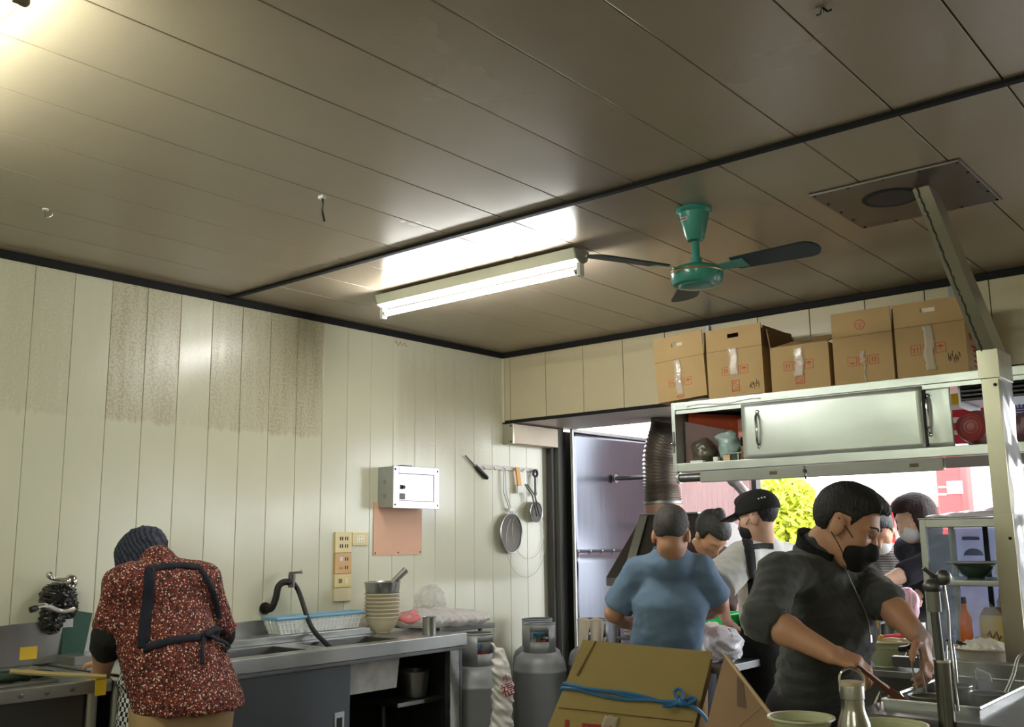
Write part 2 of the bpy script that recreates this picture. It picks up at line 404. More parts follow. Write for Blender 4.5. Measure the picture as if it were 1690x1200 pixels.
# ------------------------------------------------------------------ signed distance modelling (bodies, cloth, bags)
class Sdf:
    def __init__(s, h=0.008, k=0.03): s.pr = []; s.h = h; s.k = k; s.noise = None; s.boxes = []
    def cone(s, a, b, ra, rb=None, k=None, ax=None, ratio=1.0, sub=False, cap=False):
        a = np.array(a, float); b = np.array(b, float); rb = ra if rb is None else rb
        s.pr.append(('c', (a, b, ra, rb, None if ax is None else np.array(ax, float)/np.linalg.norm(ax), ratio, cap), s.k if k is None else k, sub))
        R = max(ra, rb)*max(1, ratio); s.boxes.append((np.minimum(a, b)-R, np.maximum(a, b)+R)); return s
    def chain(s, pts, rs, **kw):
        for i in range(len(pts)-1): s.cone(pts[i], pts[i+1], rs[i], rs[i+1], **kw)
        return s
    def ell(s, c, r, A=None, k=None, sub=False):
        c = np.array(c, float); r = np.array(r, float); A = np.eye(3) if A is None else np.array(A, float)   # rows of A = local axes
        s.pr.append(('e', (c, r, A), s.k if k is None else k, sub)); R = r.max(); s.boxes.append((c-R, c+R)); return s
    def box(s, c, hsz, A=None, rd=0.01, k=None, sub=False):
        c = np.array(c, float); hsz = np.array(hsz, float); A = np.eye(3) if A is None else np.array(A, float)
        s.pr.append(('b', (c, hsz, A, rd), s.k if k is None else k, sub)); R = np.linalg.norm(hsz); s.boxes.append((c-R, c+R)); return s
    def cut(s, fn): s.pr.append(('f', fn, 0.0, True)); s.boxes.append(None); return s
    def mesh(s):
        h = s.h; adds = [b for b, p in zip(s.boxes, s.pr) if b is not None and not p[3]]
        lo = np.min([b[0] for b in adds], 0)-3*h-0.01; hi = np.max([b[1] for b in adds], 0)+3*h+0.01
        n = np.ceil((hi-lo)/h).astype(int)+1
        V = np.full(n, 0.25, np.float32)
        axs = [lo[i]+h*np.arange(n[i]) for i in range(3)]
        for (kind, q, k, sub), bx in zip(s.pr, s.boxes):
            if bx is None: i0 = np.zeros(3, int); i1 = n
            else:
                mg = k+2.5*h+0.012
                i0 = np.clip(np.floor((bx[0]-mg-lo)/h).astype(int), 0, n); i1 = np.clip(np.ceil((bx[1]+mg-lo)/h).astype(int)+1, 0, n)
            if (i1 <= i0).any(): continue
            sl = tuple(slice(i0[i], i1[i]) for i in range(3))
            X, Y, Z = np.meshgrid(*[axs[i][sl[i]] for i in range(3)], indexing='ij')
            pt = np.stack((X, Y, Z), -1)
            if kind == 'c':
                a, b, ra, rb, ax, ratio, cap = q; ab = b-a; L2 = max(1e-9, ab@ab)
                t = np.clip(((pt-a)@ab)/L2, 0, 1); v = pt-(a+t[..., None]*ab)
                if ax is not None:
                    w = v@ax; v = v+(w*(1/ratio-1))[..., None]*ax
                d = np.linalg.norm(v, axis=-1)-(ra+(rb-ra)*t)
                if cap: d = np.maximum(d, ((pt-b)@ab)/math.sqrt(L2))
            elif kind == 'e':
                c, r, A = q; u = (pt-c)@A.T; k0 = np.linalg.norm(u/r, axis=-1); k1 = np.linalg.norm(u/(r*r), axis=-1)
                d = k0*(k0-1)/np.maximum(k1, 1e-6)
            elif kind == 'b':
                c, hs, A, rd = q; u = np.abs((pt-c)@A.T)-hs+rd
                d = np.linalg.norm(np.maximum(u, 0), axis=-1)+np.minimum(u.max(-1), 0)-rd
            else: d = q(pt)
            cur = V[sl]
            if sub: V[sl] = np.maximum(cur, -d) if k < 1e-6 else self_max(cur, -d, k)
            elif k < 1e-6: V[sl] = np.minimum(cur, d)
            else:
                hh = np.clip(0.5+0.5*(cur-d)/k, 0, 1); V[sl] = cur*(1-hh)+d*hh-k*hh*(1-hh)
        if s.noise is not None:
            m = np.abs(V) < 0.05; ii = np.argwhere(m); V[m] += s.noise(lo+ii*h).astype(np.float32)
        return surfnet(V, lo, h)
def self_max(a, b, k):
    hh = np.clip(0.5-0.5*(b-a)/k, 0, 1); hh = 1-hh
    return a*(1-hh)+b*hh+k*hh*(1-hh)
def surfnet(V, lo, h):
    s = V < 0; n = np.array(V.shape)
    cnt = np.zeros(n-1, np.int8)
    for i in (0, 1):
        for j in (0, 1):
            for k in (0, 1): cnt += s[i:n[0]-1+i, j:n[1]-1+j, k:n[2]-1+k]
    act = (cnt > 0) & (cnt < 8); cells = np.argwhere(act)
    idx = np.full(n-1, -1, np.int64); idx[act] = np.arange(len(cells))
    acc = np.zeros((len(cells), 3)); num = np.zeros(len(cells))
    for ax in range(3):
        o1, o2 = [q for q in range(3) if q != ax]
        for a in (0, 1):
            for b in (0, 1):
                off = np.zeros(3, int); off[o1] = a; off[o2] = b
                p0 = cells+off; p1 = p0.copy(); p1[:, ax] += 1
                v0 = V[tuple(p0.T)]; v1 = V[tuple(p1.T)]; m = (v0 < 0) != (v1 < 0)
                t = v0[m]/(v0[m]-v1[m]); q = p0[m].astype(float); q[:, ax] += t
                acc[m] += q; num[m] += 1
    verts = lo+h*acc/num[:, None]; faces = []
    for ax in range(3):
        o1, o2 = [(1, 2), (2, 0), (0, 1)][ax]
        a = [slice(None)]*3; b = [slice(None)]*3; a[ax] = slice(0, -1); b[ax] = slice(1, None)
        for o in (o1, o2): a[o] = slice(1, -1); b[o] = slice(1, -1)
        s0 = s[tuple(a)]; s1 = s[tuple(b)]; e = np.argwhere(s0 != s1)
        if len(e) == 0: continue
        fl = s0[tuple(e.T)]
        g = e.copy(); g[:, o1] += 1; g[:, o2] += 1
        def cidx(d1, d2):
            c = g.copy(); c[:, o1] += d1; c[:, o2] += d2; return idx[tuple(c.T)]
        q = np.stack((cidx(-1, -1), cidx(0, -1), cidx(0, 0), cidx(-1, 0)), 1)
        q[~fl] = q[~fl][:, ::-1]; faces.append(q)
    return verts, np.concatenate(faces)
def sdf_obj(name, sd, m, parent=None, relax=1):
    v, f = sd.mesh()
    for _ in range(relax):      # light laplacian relax
        a = np.zeros_like(v); c = np.zeros(len(v))
        for i in range(4):
            np.add.at(a, f[:, i], v[f[:, (i+1) % 4]]+v[f[:, i-1]]); np.add.at(c, f[:, i], 2)
        v = 0.5*v+0.5*a/np.maximum(c, 1)[:, None]
    if parent is not None:
        M = np.array(loc_matrix(root_of(parent)).inverted()); v = v@M[:3, :3].T+M[:3, 3]
        base = None
    else:
        lo = v.min(0); hi = v.max(0); base = np.array(((lo[0]+hi[0])/2, (lo[1]+hi[1])/2, lo[2])); v = v-base
    me = bpy.data.meshes.new(name)
    me.vertices.add(len(v)); me.vertices.foreach_set('co', v.astype(np.float32).ravel())
    me.loops.add(f.size); me.loops.foreach_set('vertex_index', f.astype(np.int32).ravel())
    me.polygons.add(len(f)); me.polygons.foreach_set('loop_start', np.arange(0, f.size, 4, dtype=np.int32))
    me.update(calc_edges=True); me.validate(); me.shade_smooth()
    o = mesh_obj(name, me, m, parent)
    if base is not None: o.location = Vector(base)
    return o
def wrinkle(amp, freq, seed=0, dirv=(0, 0, 1)):
    rs = np.random.RandomState(seed); ks = rs.normal(size=(7, 3))*freq; ph = rs.rand(7)*6.28
    dv = np.array(dirv, float); ks = ks+np.outer(rs.normal(size=7)*freq*0.6, dv)
    def fn(p):
        w = np.sin(p[:, 0]*freq*0.35+p[:, 2]*freq*0.27)*0.9
        out = np.zeros(len(p))
        for kk, f0 in zip(ks, ph):
            q = np.sin(p@kk+f0+w); out += 1-np.abs(q)*1.6
        return -amp*out/4.0
    return fn
def unit(v): v = np.array(v, float); return v/np.linalg.norm(v)
# ================================================================== THE SETTING
HC = 2.61                                   # ceiling height
struct('floor', MB().box((-0.3, -8.2, -0.1), (6.6, 2.6, 0)), FLOORM)
struct('street_ground', MB().box((-14, 2.6, -0.12), (14, 40, -0.02)), ASPH)
# ceiling: backing slab with the long glossy panels under it, joints every 30 cm
ce = struct('ceiling', MB().box((-0.1, -8.1, HC+0.012), (6.5, 0.06, HC+0.1)), SEAM)
def ceil_panel(w, y0, y1):
    return MB().box((-w/2, y0, HC), (w/2, y1, HC+0.02), 0.0025)
for (y0, y1) in ((-8.05, -2.165), (-2.145, 0.0)):
    src = None
    xs = [0.066+0.3*k for k in range(-1, 22)]
    for k in range(len(xs)-1):
        x0 = max(xs[k], 0.0); w = xs[k+1]-x0
        if src is None or abs(w-0.3) > 1e-6:
            q = struct('panel', MB().box((x0+0.0026, y0, HC), (xs[k+1]-0.0026, y1, HC+0.02), 0.0015), CEIL, ce)
            if abs(w-0.3) < 1e-6: src = q; sx = x0
        else:
            copies(src, [(x0-sx, 0, 0)])
# left wall
wl = struct('wall_left', MB().box((-0.16, -8.1, 0), (-0.012, 0.49, HC+0.05)), WSEAM)
ys = [-3.131+0.1775*k for k in range(-28, 21)]; src = None
for k in range(len(ys)-1):
    y1 = min(ys[k+1], 0.488)
    if src is None or y1 < ys[k+1]-1e-6:
        q = struct('panel', MB().box((-0.014, ys[k]+0.0011, 0), (0.0, y1-0.0011, HC), 0.002), WALL, wl)
        if src is None: src = q; sy = ys[k]
    else: copies(src, [(0, ys[k]-sy, 0)])
# back wall = deep soffit beam over the kitchen and the street front
ZB = 2.14
WALLB = WALL
wb = struct('wall_back', MB().box((0.0, 0.014, ZB+0.01), (6.5, 0.68, HC+0.1)), SEAM)
xs = [0.066+0.3*k for k in range(-1, 22)]; src = None
BACKP = mat('cream_back_panel', S(196, 184, 150), 0.3, 0, 0.10, 3, 0.05, 20, rvar=0.08)
for k in range(len(xs)-1):
    x0 = max(xs[k], 0.0)
    if src is None or x0 > xs[k]:
        q = struct('panel', MB().box((x0+0.0022, 0.0, ZB+0.012), (xs[k+1]-0.0022, 0.02, HC), 0.0015), BACKP, wb)
        if abs(x0-xs[k]) < 1e-6: src = q; sx = x0
    else: copies(src, [(x0-sx, 0, 0)])
SOFM = mat('soffit_sheet', S(196, 188, 180), 0.4, 0.2, 0.06)
struct('soffit_sheet', MB().box((0.0, 0.0, ZB), (6.5, 0.68, ZB+0.012)), SOFM, wb)
struct('wall_right', MB().box((6.45, -8.1, 0), (6.6, 0.68, HC+0.1)), mat('cream_plaster', S(206, 200, 172), 0.6))
struct('wall_rear', MB().box((-0.16, -8.2, 0), (6.6, -8.05, HC+0.1)), MATS['cream_plaster'])
struct('trim_1', MB().box((0.0, -8.05, HC-0.035), (0.022, 0.0, HC-0.001), 0.004), BLACKTRIM)
struct('trim_2', MB().box((0.022, -0.022, HC-0.035), (6.45, 0.0, HC-0.001), 0.004), BLACKTRIM)
struct('trim_3', MB().box((0.022, -2.175, HC-0.012), (6.45, -2.145, HC-0.0005), 0.003), BLACKTRIM)
struct('trim_4', MB().box((0.0, -0.006, ZB-0.008), (6.45, 0.010, ZB+0.012)), BLACKTRIM)
struct('trim_5', MB().box((0.0, -0.012, ZB), (0.02, -0.0, HC-0.035), 0.003), mat('cream_corner_strip', S(206, 200, 168), 0.4))
# block under the soffit on the left wall
bb = thing('beam_end_casing', 'cream boxed beam end with metal end plate under the soffit in the corner', 'casing', (0.045, 0.24, 2.0))
obj('casing', MB().box((0.0, 0.012, 2.0), (0.087, 0.49, 2.128), 0.003), mat('cream_casing', S(222, 206, 182), 0.5), bb)
pl = obj('end_plate', MB().box((0.0, -0.006, 1.995), (0.088, 0.012, 2.13), 0.002), GALV, bb)
for x in (0.072,):
    for z in (2.01, 2.115): obj('screw', MB().cyl((x, -0.010, z), (x, -0.005, z), 0.006, n=8), DARK, pl)
# dark post at the end of the left wall
struct('trim_6', MB().box((-0.16, 0.49, 0), (0.03, 0.52, ZB), 0.003).box((-0.16, 0.52, 0), (0.065, 0.585, ZB), 0.003), mat('grey_post_paint', S(96, 95, 92), 0.5, 0.2))
# steel clad side of the kitchen alcove
XP = 0.13
PANELST = mat('alcove_steel', S(100, 103, 112), 0.22, 0.9, 0.10, 40, 0.0, 2.2, stretch=(1, 1, 0.06), rvar=0.05)
sp = thing('steel_wall_cladding', 'shiny stainless sheets cladding the alcove wall behind the blue shirted man', 'panel', (XP, 1.2, 0))
def buckle(y0, y1, z0, z1, a):
    def fn(u, v):
        y = y0+(y1-y0)*u; z = z0+(z1-z0)*v
        return (XP+a*math.sin(PI*u)*math.sin(PI*v)*(0.7+0.3*math.cos(5*u+3*v)), y, z)
    return fn
up = obj('upper_sheet', MB().grid(buckle(0.59, 1.85, 1.262, 2.12, -0.042), 24, 22), PANELST, sp, solid=0.003)
lo = obj('lower_sheet', MB().grid(buckle(0.59, 1.85, 0.0, 1.275, 0.016), 20, 18), PANELST, sp, solid=0.003)
obj('edge_strip', MB().box((XP-0.01, 0.585, 0), (XP+0.012, 0.60, 2.13), 0.002), STEEL, sp)
obj('top_strip', MB().box((XP-0.01, 0.59, 2.112), (XP+0.012, 1.86, 2.135), 0.002), STEELD, sp)
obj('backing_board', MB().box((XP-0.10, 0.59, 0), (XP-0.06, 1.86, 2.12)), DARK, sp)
for k in range(9):
    y = 0.64+0.145*k; obj('screw', MB().sph((XP+0.004, y, 1.285), 0.007, (0.6, 1, 1), u=8, v=6), STEEL, up)
for k in range(6):
    y = 0.70+0.2*k; obj('screw', MB().sph((XP+0.012, y, 2.124), 0.006, (0.6, 1, 1), u=8, v=6), STEEL, up)
pb = P(1015, 790, x=XP)
brk = thing('wall_bracket_bar', 'short grey bar bolted to the alcove cladding behind the flexible duct', 'bracket', (XP, pb[1], pb[2]))
obj('bar', MB().cyl((XP+0.004, pb[1], pb[2]), (XP+0.34, pb[1]+0.05, pb[2]), 0.016, n=12), STEELD, brk)
obj('flange', MB().cyl((XP+0.002, pb[1], pb[2]), (XP+0.012, pb[1], pb[2]), 0.032, n=14), STEELD, brk)
# corrugated translucent sheet closing the alcove towards the street
SHEET = film_mat('pinkish_plastic_sheet', S(232, 214, 214), 0.88, 0.4)
def corr(u, v):
    x = 0.10+0.74*u; return (x, 1.95+0.012*math.sin(x*2*PI/0.045), 0.0+2.25*v)
cs = thing('corrugated_screen', 'pale pinkish corrugated plastic screen behind the kitchen hood', 'screen', (0.47, 1.95, 0))
obj('sheet', MB().grid(corr, 200, 1), SHEET, cs, solid=0.002)
obj('post', MB().box((0.835, 1.90, 0), (0.875, 1.98, 2.5), 0.004), mat('dark_post', S(58, 54, 54), 0.5), cs)
obj('added_roof_sheet', MB().grid(lambda u, v: (0.0+1.9*u, 0.66+1.4*v, 2.58-0.10*v+0.012*math.sin(u*1.9*2*PI/0.07)), 160, 1), film_mat('added_milky_roof', S(226, 206, 204), 0.93, 0.5), cs, solid=0.002)  # unseen roof added to keep some sky off the alcove steel
obj('rail', MB().box((0.10, 1.93, 1.50), (0.84, 1.96, 1.53)), mat('pale_rail', S(200, 190, 186), 0.5), cs)

# ================================================================== STREET OUTSIDE (bright, far)
shop = thing('shop_house', 'pale shop house across the street with wide washed out awning', 'building', (-2.4, 10.3, 0))
obj('wall', MB().box((-9, 10.0, 0), (5.2, 10.6, 5.5)), mat('shop_wall', S(240, 228, 222), 0.8), shop)
aw = obj('awning', MB().prism([(-8, 8.2, 2.05), (-8, 10.0, 2.75), (-8, 10.0, 2.69), (-8, 8.2, 1.93)], (10.2, 0, 0)), mat('pink_awning', S(246, 206, 196), 0.7), shop)
obj('fascia', MB().box((-8, 8.16, 1.86), (2.2, 8.2, 2.06)), mat('cream_fascia', S(250, 238, 226), 0.7), aw)
for x0, w, h0, h1, c in ((-4.4, 0.8, 0.9, 1.75, (196, 64, 66)), (-3.3, 0.35, 0.8, 1.8, (214, 90, 90)), (-2.6, 0.9, 0.7, 1.7, (226, 170, 166)), (-1.4, 0.5, 0.8, 1.8, (206, 60, 64)), (-0.5, 0.6, 0.8, 1.75, (222, 120, 118)), (0.5, 0.7, 0.4, 1.8, (190, 190, 196))):
    obj('shop_front_panel', MB().box((x0, 9.92, h0), (x0+w, 10.0, h1), 0.01), mat('front_%d_%d_%d' % c, S(*c), 0.6), shop)
for k, (x, y) in enumerate(((-2.2, 7.2), (-1.35, 7.3), (-0.5, 7.25))):
    sc = thing('parked_scooter', ('dark scooter parked farthest from the red kiosk across the street', 'grey scooter parked in the middle of the row across the street', 'red scooter parked nearest the red kiosk across the street')[k], 'scooter', (x, y, -0.02))
    cc = mat('scooter_paint_%d' % k, S(*((70, 66, 80), (140, 136, 150), (178, 48, 60))[k]), 0.3, coat=0.4)
    for dy in (-0.6, 0.6): obj('wheel', MB().lathe([(0.16, -0.05), (0.24, -0.05), (0.25, 0), (0.24, 0.05), (0.16, 0.05)], (x, y+dy, 0.24), 18, Matrix.Rotation(PI/2, 4, 'Y')), RUBBER, sc)
    obj('body', MB().box((x-0.13, y-0.55, 0.28), (x+0.13, y+0.15, 0.72), 0.06), cc, sc)
    obj('seat', MB().box((x-0.14, y-0.6, 0.72), (x+0.14, y+0.1, 0.82), 0.04), RUBBER, sc)
    obj('leg_shield', MB().prism([(x-0.18, y+0.45, 0.3), (x-0.18, y+0.6, 0.3), (x-0.18, y+0.42, 1.0), (x-0.18, y+0.34, 1.0)], (0.36, 0, 0)), cc, sc)
    obj('handlebar', MB().tube([(x-0.33, y+0.30, 1.03), (x-0.1, y+0.4, 1.0), (x+0.1, y+0.4, 1.0), (x+0.33, y+0.30, 1.03)], 0.016), RUBBER, sc)
    for s_ in (-1, 1): obj('mirror', MB().tube([(x+s_*0.2, y+0.36, 1.02), (x+s_*0.24, y+0.36, 1.18)], 0.006).sph((x+s_*0.25, y+0.36, 1.22), 0.05, (1, 0.3, 0.8)), cc, sc)
# tree
def tree(name, label, c, r, n, seed, base):
    rr = random.Random(seed); t = thing(name, label, 'tree', base)
    obj('trunk', MB().tube(spline([base, (base[0]+0.1, base[1], base[2]+1.0), (c[0], c[1], c[2])], 5), [0.09-0.004*i for i in range(11)], 8), mat('bark', S(104, 88, 66), 0.9), t)
    mb = MB()
    for i in range(n):
        th = rr.random()*2*PI; ph = math.acos(2*rr.random()-1); q = r*(0.55+0.45*rr.random())
        p = Vector((c[0]+q*math.sin(ph)*math.cos(th), c[1]+q*math.sin(ph)*math.sin(th), c[2]+1.1*q*math.cos(ph)))
        ax = Vector((rr.uniform(-1, 1), rr.uniform(-1, 1), rr.uniform(-1, 1))).normalized(); up = ax.orthogonal().normalized(); s_ = 0.055+0.03*rr.random()
        a = mb.bm.verts.new(p-ax*s_); b = mb.bm.verts.new(p+up*s_*0.4); d = mb.bm.verts.new(p+ax*s_); e = mb.bm.verts.new(p-up*s_*0.4); mb.bm.faces.new((a, b, d, e))
    lf = obj('foliage', mb, mat('yellow_green_leaves', S(176, 186, 52), 0.6), t, smooth=False); lf['kind'] = 'stuff'
tree('street_tree', 'yellow green leafy tree by the street behind the capped cook', tuple(P(1294, 850, y=5.6)), 0.42, 2200, 3, (P(1294, 850, y=5.6)[0]-0.05, 5.6, -0.02))
tree('street_tree', 'small yellow green tree top just under the hanging cabinet', tuple(P(1268, 786, y=6.6)), 0.34, 1000, 9, (P(1268, 786, y=6.6)[0]-0.05, 6.6, -0.02))
# red kiosk with white notice, grey roller shutter, teal sign, hanging banner
k1 = P(1545, 800, y=5.0); k2 = P(1586, 800, y=5.0)
kio = thing('red_kiosk', 'bright red kiosk panel with white notice across the street', 'kiosk', ((k1[0]+k2[0])/2, 5.2, -0.02))
kb = obj('body', MB().box((k1[0], 5.0, -0.02), (k2[0], 5.5, 2.15), 0.02), mat('kiosk_red', S(222, 66, 66), 0.5), kio)
kz = P(1560, 805, y=5.0)[2]
obj('notice', MB().box((k1[0]+0.10, 4.99, kz-0.06), (k1[0]+0.24, 5.0, kz+0.06)), WHITEP, kio)
obj('stripe', MB().box((k1[0]+0.005, 4.992, kz-0.07), (k1[0]+0.09, 5.0, kz-0.055)).box((k1[0]+0.02, 4.992, kz), (k1[0]+0.09, 5.0, kz+0.015)), WHITEP, kio)
sh = thing('roller_shutter', 'pale grey corrugated shutter beside the red kiosk', 'shutter', (k2[0]+0.4, 5.3, -0.02))
obj('curtain', MB().grid(lambda u, v: (k2[0]+0.03+0.8*u, 5.25+0.012*math.sin(u*0.8*2*PI/0.07), -0.02+2.3*v), 120, 1), mat('shutter_grey', S(206, 210, 214), 0.5), sh, solid=0.003)
obj('bolt', MB().box((k2[0]+0.26, 5.2, 2.0), (k2[0]+0.30, 5.24, 2.12)), DARK, sh)
t1 = P(1672, 772, y=3.0); t2 = P(1740, 850, y=3.0)
ts = thing('teal_sign', 'teal topped pale blue sign at the right edge of the street view', 'sign', ((t1[0]+t2[0])/2, 3.0, 0))
obj('board', MB().box((t1[0], 3.0, t2[2]), (t2[0], 3.04, t1[2]), 0.004), mat('pale_blue_board', S(196, 224, 240), 0.5), ts)
obj('header', MB().box((t1[0], 2.99, t1[2]-0.06), (t2[0], 3.0, t1[2])), mat('teal_board', S(20, 190, 196), 0.5), ts)
obj('post', MB().cyl(((t1[0]+t2[0])/2, 3.02, -0.02), ((t1[0]+t2[0])/2, 3.02, t2[2]), 0.02), STEELD, ts)
b1 = P(1555, 656, y=0.62); b2 = P(1640, 705, y=0.62)
bn = thing('hanging_banner', 'red and white striped banner with yellow band seen through the cabinet', 'banner', ((b1[0]+b2[0])/2, 0.62, b2[2]))
zz = [b1[2]+0.02, b1[2]-0.045, b1[2]-0.075, b1[2]-0.115, b1[2]-0.145, b1[2]-0.185, b1[2]-0.21, b1[2]-0.26]
for i in range(7):
    c = (('banner_yellow', S(236, 190, 40)), ('banner_white', S(240, 226, 222)), ('banner_red', S(204, 40, 62)))[0 if i == 0 else (1 if i % 2 else 2)]
    obj('band', MB().box((b1[0]-0.05, 0.62, zz[i+1]), (b2[0], 0.625, zz[i])), mat(c[0], c[1], 0.6), bn)
obj('hanging_rod', MB().cyl((b1[0]-0.08, 0.622, zz[0]+0.01), (b2[0]+0.05, 0.622, zz[0]+0.01), 0.008), STEELD, bn)
for xx in (b1[0]+0.02, b2[0]-0.02): obj('hanging_wire', MB().tube([(xx, 0.622, zz[0]+0.01), (xx, 0.622, ZB)], 0.003), DARK, bn)
c1 = P(1676, 676, y=0.62)
sg = thing('lettered_sign', 'pale sign with purple lettering right of the square duct', 'sign', (c1[0]+0.05, 0.62, c1[2]-0.1))
obj('board', MB().box((c1[0]-0.12, 0.615, c1[2]-0.09), (c1[0]+0.4, 0.625, c1[2]+0.09)), mat('sign_pale', S(214, 222, 214), 0.5), sg)
text_mesh('lettering', '會', 0.12, frame_m((c1[0]+0.022, 0.613, c1[2]), (1, 0, 0), (0, -1, 0)), mat('sign_purple', S(74, 66, 150), 0.5), sg)
obj('hanging_wire', MB().tube([(c1[0], 0.62, c1[2]+0.09), (c1[0], 0.62, ZB)], 0.003), DARK, sg)
# ================================================================== LAMPS, FAN, CEILING FITTINGS
def tube_lamp(x0, x1, y, label, cap, glow=None):
    L = x1-x0; t = thing('fluorescent_lamp', label, 'lamp', ((x0+x1)/2, y, HC-0.001), 0, 'ceiling tube lamps')
    zt = HC-0.012
    prof = [(0, y-0.055, zt), (0, y+0.055, zt), (0, y+0.040, zt-0.045), (0, y+0.012, zt-0.060), (0, y-0.012, zt-0.060), (0, y-0.040, zt-0.045)]
    obj('housing', MB().prism([(x0, p[1], p[2]) for p in prof], (L, 0, 0)), WHITEE, t, smooth=False)
    obj('end_cap', MB().prism([(x0-0.006, p[1], p[2]) for p in prof], (0.008, 0, 0)), mat('lamp_end', S(150, 150, 138), 0.5), t, smooth=False)
    obj('end_cap', MB().prism([(x1-0.002, p[1], p[2]) for p in prof], (0.008, 0, 0)), MATS['lamp_end'], t, smooth=False)
    for xx, s_ in ((x0+0.004, 1), (x1-0.004, -1)):
        obj('tube_holder', MB().box((xx-0.010, y-0.016, zt-0.115), (xx+0.014 if s_ > 0 else xx+0.010, y+0.016, zt-0.055), 0.004), cap, t)
    tb = obj('tube', MB().cyl((x0+0.022, y, zt-0.088), (x1-0.022, y, zt-0.088), 0.0145, n=16), glow or GLOW, t)
    for xx in (x0+0.014, x1-0.030): obj('tube_ferrule', MB().cyl((xx, y, zt-0.088), (xx+0.016, y, zt-0.088), 0.0152, n=16), CHROME, tb)
    return t
tube_lamp(0.614, 1.858, -1.66, 'lit white ceiling tube lamp left of the teal fan', WHITEP)
tube_lamp(1.02, 2.27, -4.20, 'lit ceiling tube lamp cut by the top left picture corner', mat('browned_holder', S(150, 130, 106), 0.5), GLOW2)
tube_lamp(1.02, 2.27, -6.72, 'unseen ceiling tube lamp added as fill over the dining end of the room', WHITEP, GLOW2)  # added tube behind the camera, brightens the people and near surfaces
tube_lamp(4.40, 5.65, -6.72, 'unseen ceiling tube lamp added as fill in the far corner behind the viewer', WHITEP, GLOW2)  # second added tube out of view, more fill for the backlit people
# fan
FX, FY = 2.478, -1.78
fan = thing('ceiling_fan', 'teal three blade ceiling fan with dark blades beside the tube lamp', 'fan', (FX, FY, HC))
obj('canopy', MB().lathe([(0, HC-0.001), (0.068, HC-0.001), (0.068, HC-0.012), (0.058, HC-0.020), (0.036, HC-0.115), (0.030, HC-0.126), (0, HC-0.128)], (FX, FY, 0)), TEAL, fan)
obj('sticker', MB().grid(lambda u, v: (FX+0.0535*math.cos(-2.3+0.75*u), FY+0.0535*math.sin(-2.3+0.75*u), HC-0.055+0.014*v), 6, 1), WHITEP, fan, solid=0.001)
obj('sticker_band', MB().grid(lambda u, v: (FX+0.0545*math.cos(-2.25+0.6*u), FY+0.0545*math.sin(-2.25+0.6*u), HC-0.051+0.006*v), 6, 1), mat('sticker_red', S(190, 70, 60), 0.5), fan, solid=0.001)
obj('rod', MB().cyl((FX, FY, HC-0.13), (FX, FY, HC-0.215), 0.015).cyl((FX, FY, HC-0.195), (FX, FY, HC-0.222), 0.022), TEAL, fan)
mo = obj('motor', MB().lathe([(0, HC-0.220), (0.05, HC-0.222), (0.088, HC-0.236), (0.098, HC-0.247), (0.098, HC-0.284), (0.090, HC-0.298), (0.070, HC-0.300), (0.064, HC-0.306), (0.03, HC-0.310), (0, HC-0.310)], (FX, FY, 0), 36), TEAL, fan)
obj('trim_ring', MB().lathe([(0.099, HC-0.250), (0.1005, HC-0.254), (0.099, HC-0.258)], (FX, FY, 0), 36), mat('brass', S(190, 170, 110), 0.3, 0.8), mo)
for a in (1.5, -113, 126):
    a = math.radians(a); M = Matrix.Translation((FX, FY, HC-0.245)) @ Matrix.Rotation(a, 4, 'Z') @ Matrix.Rotation(math.radians(-11), 4, 'X')
    n = 14; pts = []
    L0, L1, w0, w1 = 0.155, 0.478, 0.046, 0.058
    pts = [(L0, -w0), (L1-0.05, -w1)]+[(L1-0.05+0.05*math.sin(t), -w1*math.cos(t)) for t in [PI*i/10 for i in range(1, 10)]]+[(L1-0.05, w1), (L0, w0)]
    bl = obj('blade', MB().prism([(x, y, 0) for x, y in pts], (0, 0, 0.006), M), TEALD, fan, smooth=False)
    obj('blade_bracket', MB().prism([(0.085, -0.022, -0.003), (0.20, -0.034, -0.003), (0.20, 0.034, -0.003), (0.085, 0.022, -0.003)], (0, 0, 0.003), M), TEAL, bl, smooth=False)
# ceiling plate with slanted square duct and its riser (one steel flue)
PX0, PX1, PY0, PY1 = 2.88, 3.405, -1.645, -1.118
pl = thing('ceiling_flue_plate', 'sooty square metal plate screwed to the ceiling around the flue hole', 'plate', ((PX0+PX1)/2, (PY0+PY1)/2, HC))
SOOT = mat('sooty_plate', S(112, 102, 96), 0.34, 0.7, 0.3, 5)
obj('sheet', MB().box((PX0, PY0, HC-0.006), (PX1, PY1, HC-0.001), 0.001), SOOT, pl)
obj('rim', MB().box((PX1-0.006, PY0, HC-0.009), (PX1, PY1, HC-0.006)).box((PX0, PY0, HC-0.009), (PX1, PY0+0.006, HC-0.006)), STEEL, pl)
for k in range(5):
    for (x, y) in ((PX0+0.015+k*(PX1-PX0-0.03)/4, PY0+0.015), (PX0+0.015+k*(PX1-PX0-0.03)/4, PY1-0.015), (PX0+0.015, PY0+0.015+k*(PY1-PY0-0.03)/4), (PX1-0.015, PY0+0.015+k*(PY1-PY0-0.03)/4)):
        if k in (0, 4) and x not in (PX0+0.015, PX1-0.015): continue
        obj('screw', MB().sph((x, y, HC-0.007), 0.006, (1, 1, 0.6), u=8, v=5), DARK, pl)
obj('flue_collar', MB().lathe([(0.085, HC-0.007), (0.10, HC-0.010), (0.105, HC-0.006)], (3.10, -1.42, 0), 28), mat('soot_black', S(40, 36, 34), 0.7), pl)
obj('flue_opening', MB().cyl((3.10, -1.42, HC-0.0085), (3.10, -1.42, HC-0.0065), 0.085, n=28), mat('flue_dusty', S(70, 62, 58), 0.6, 0.3), pl)
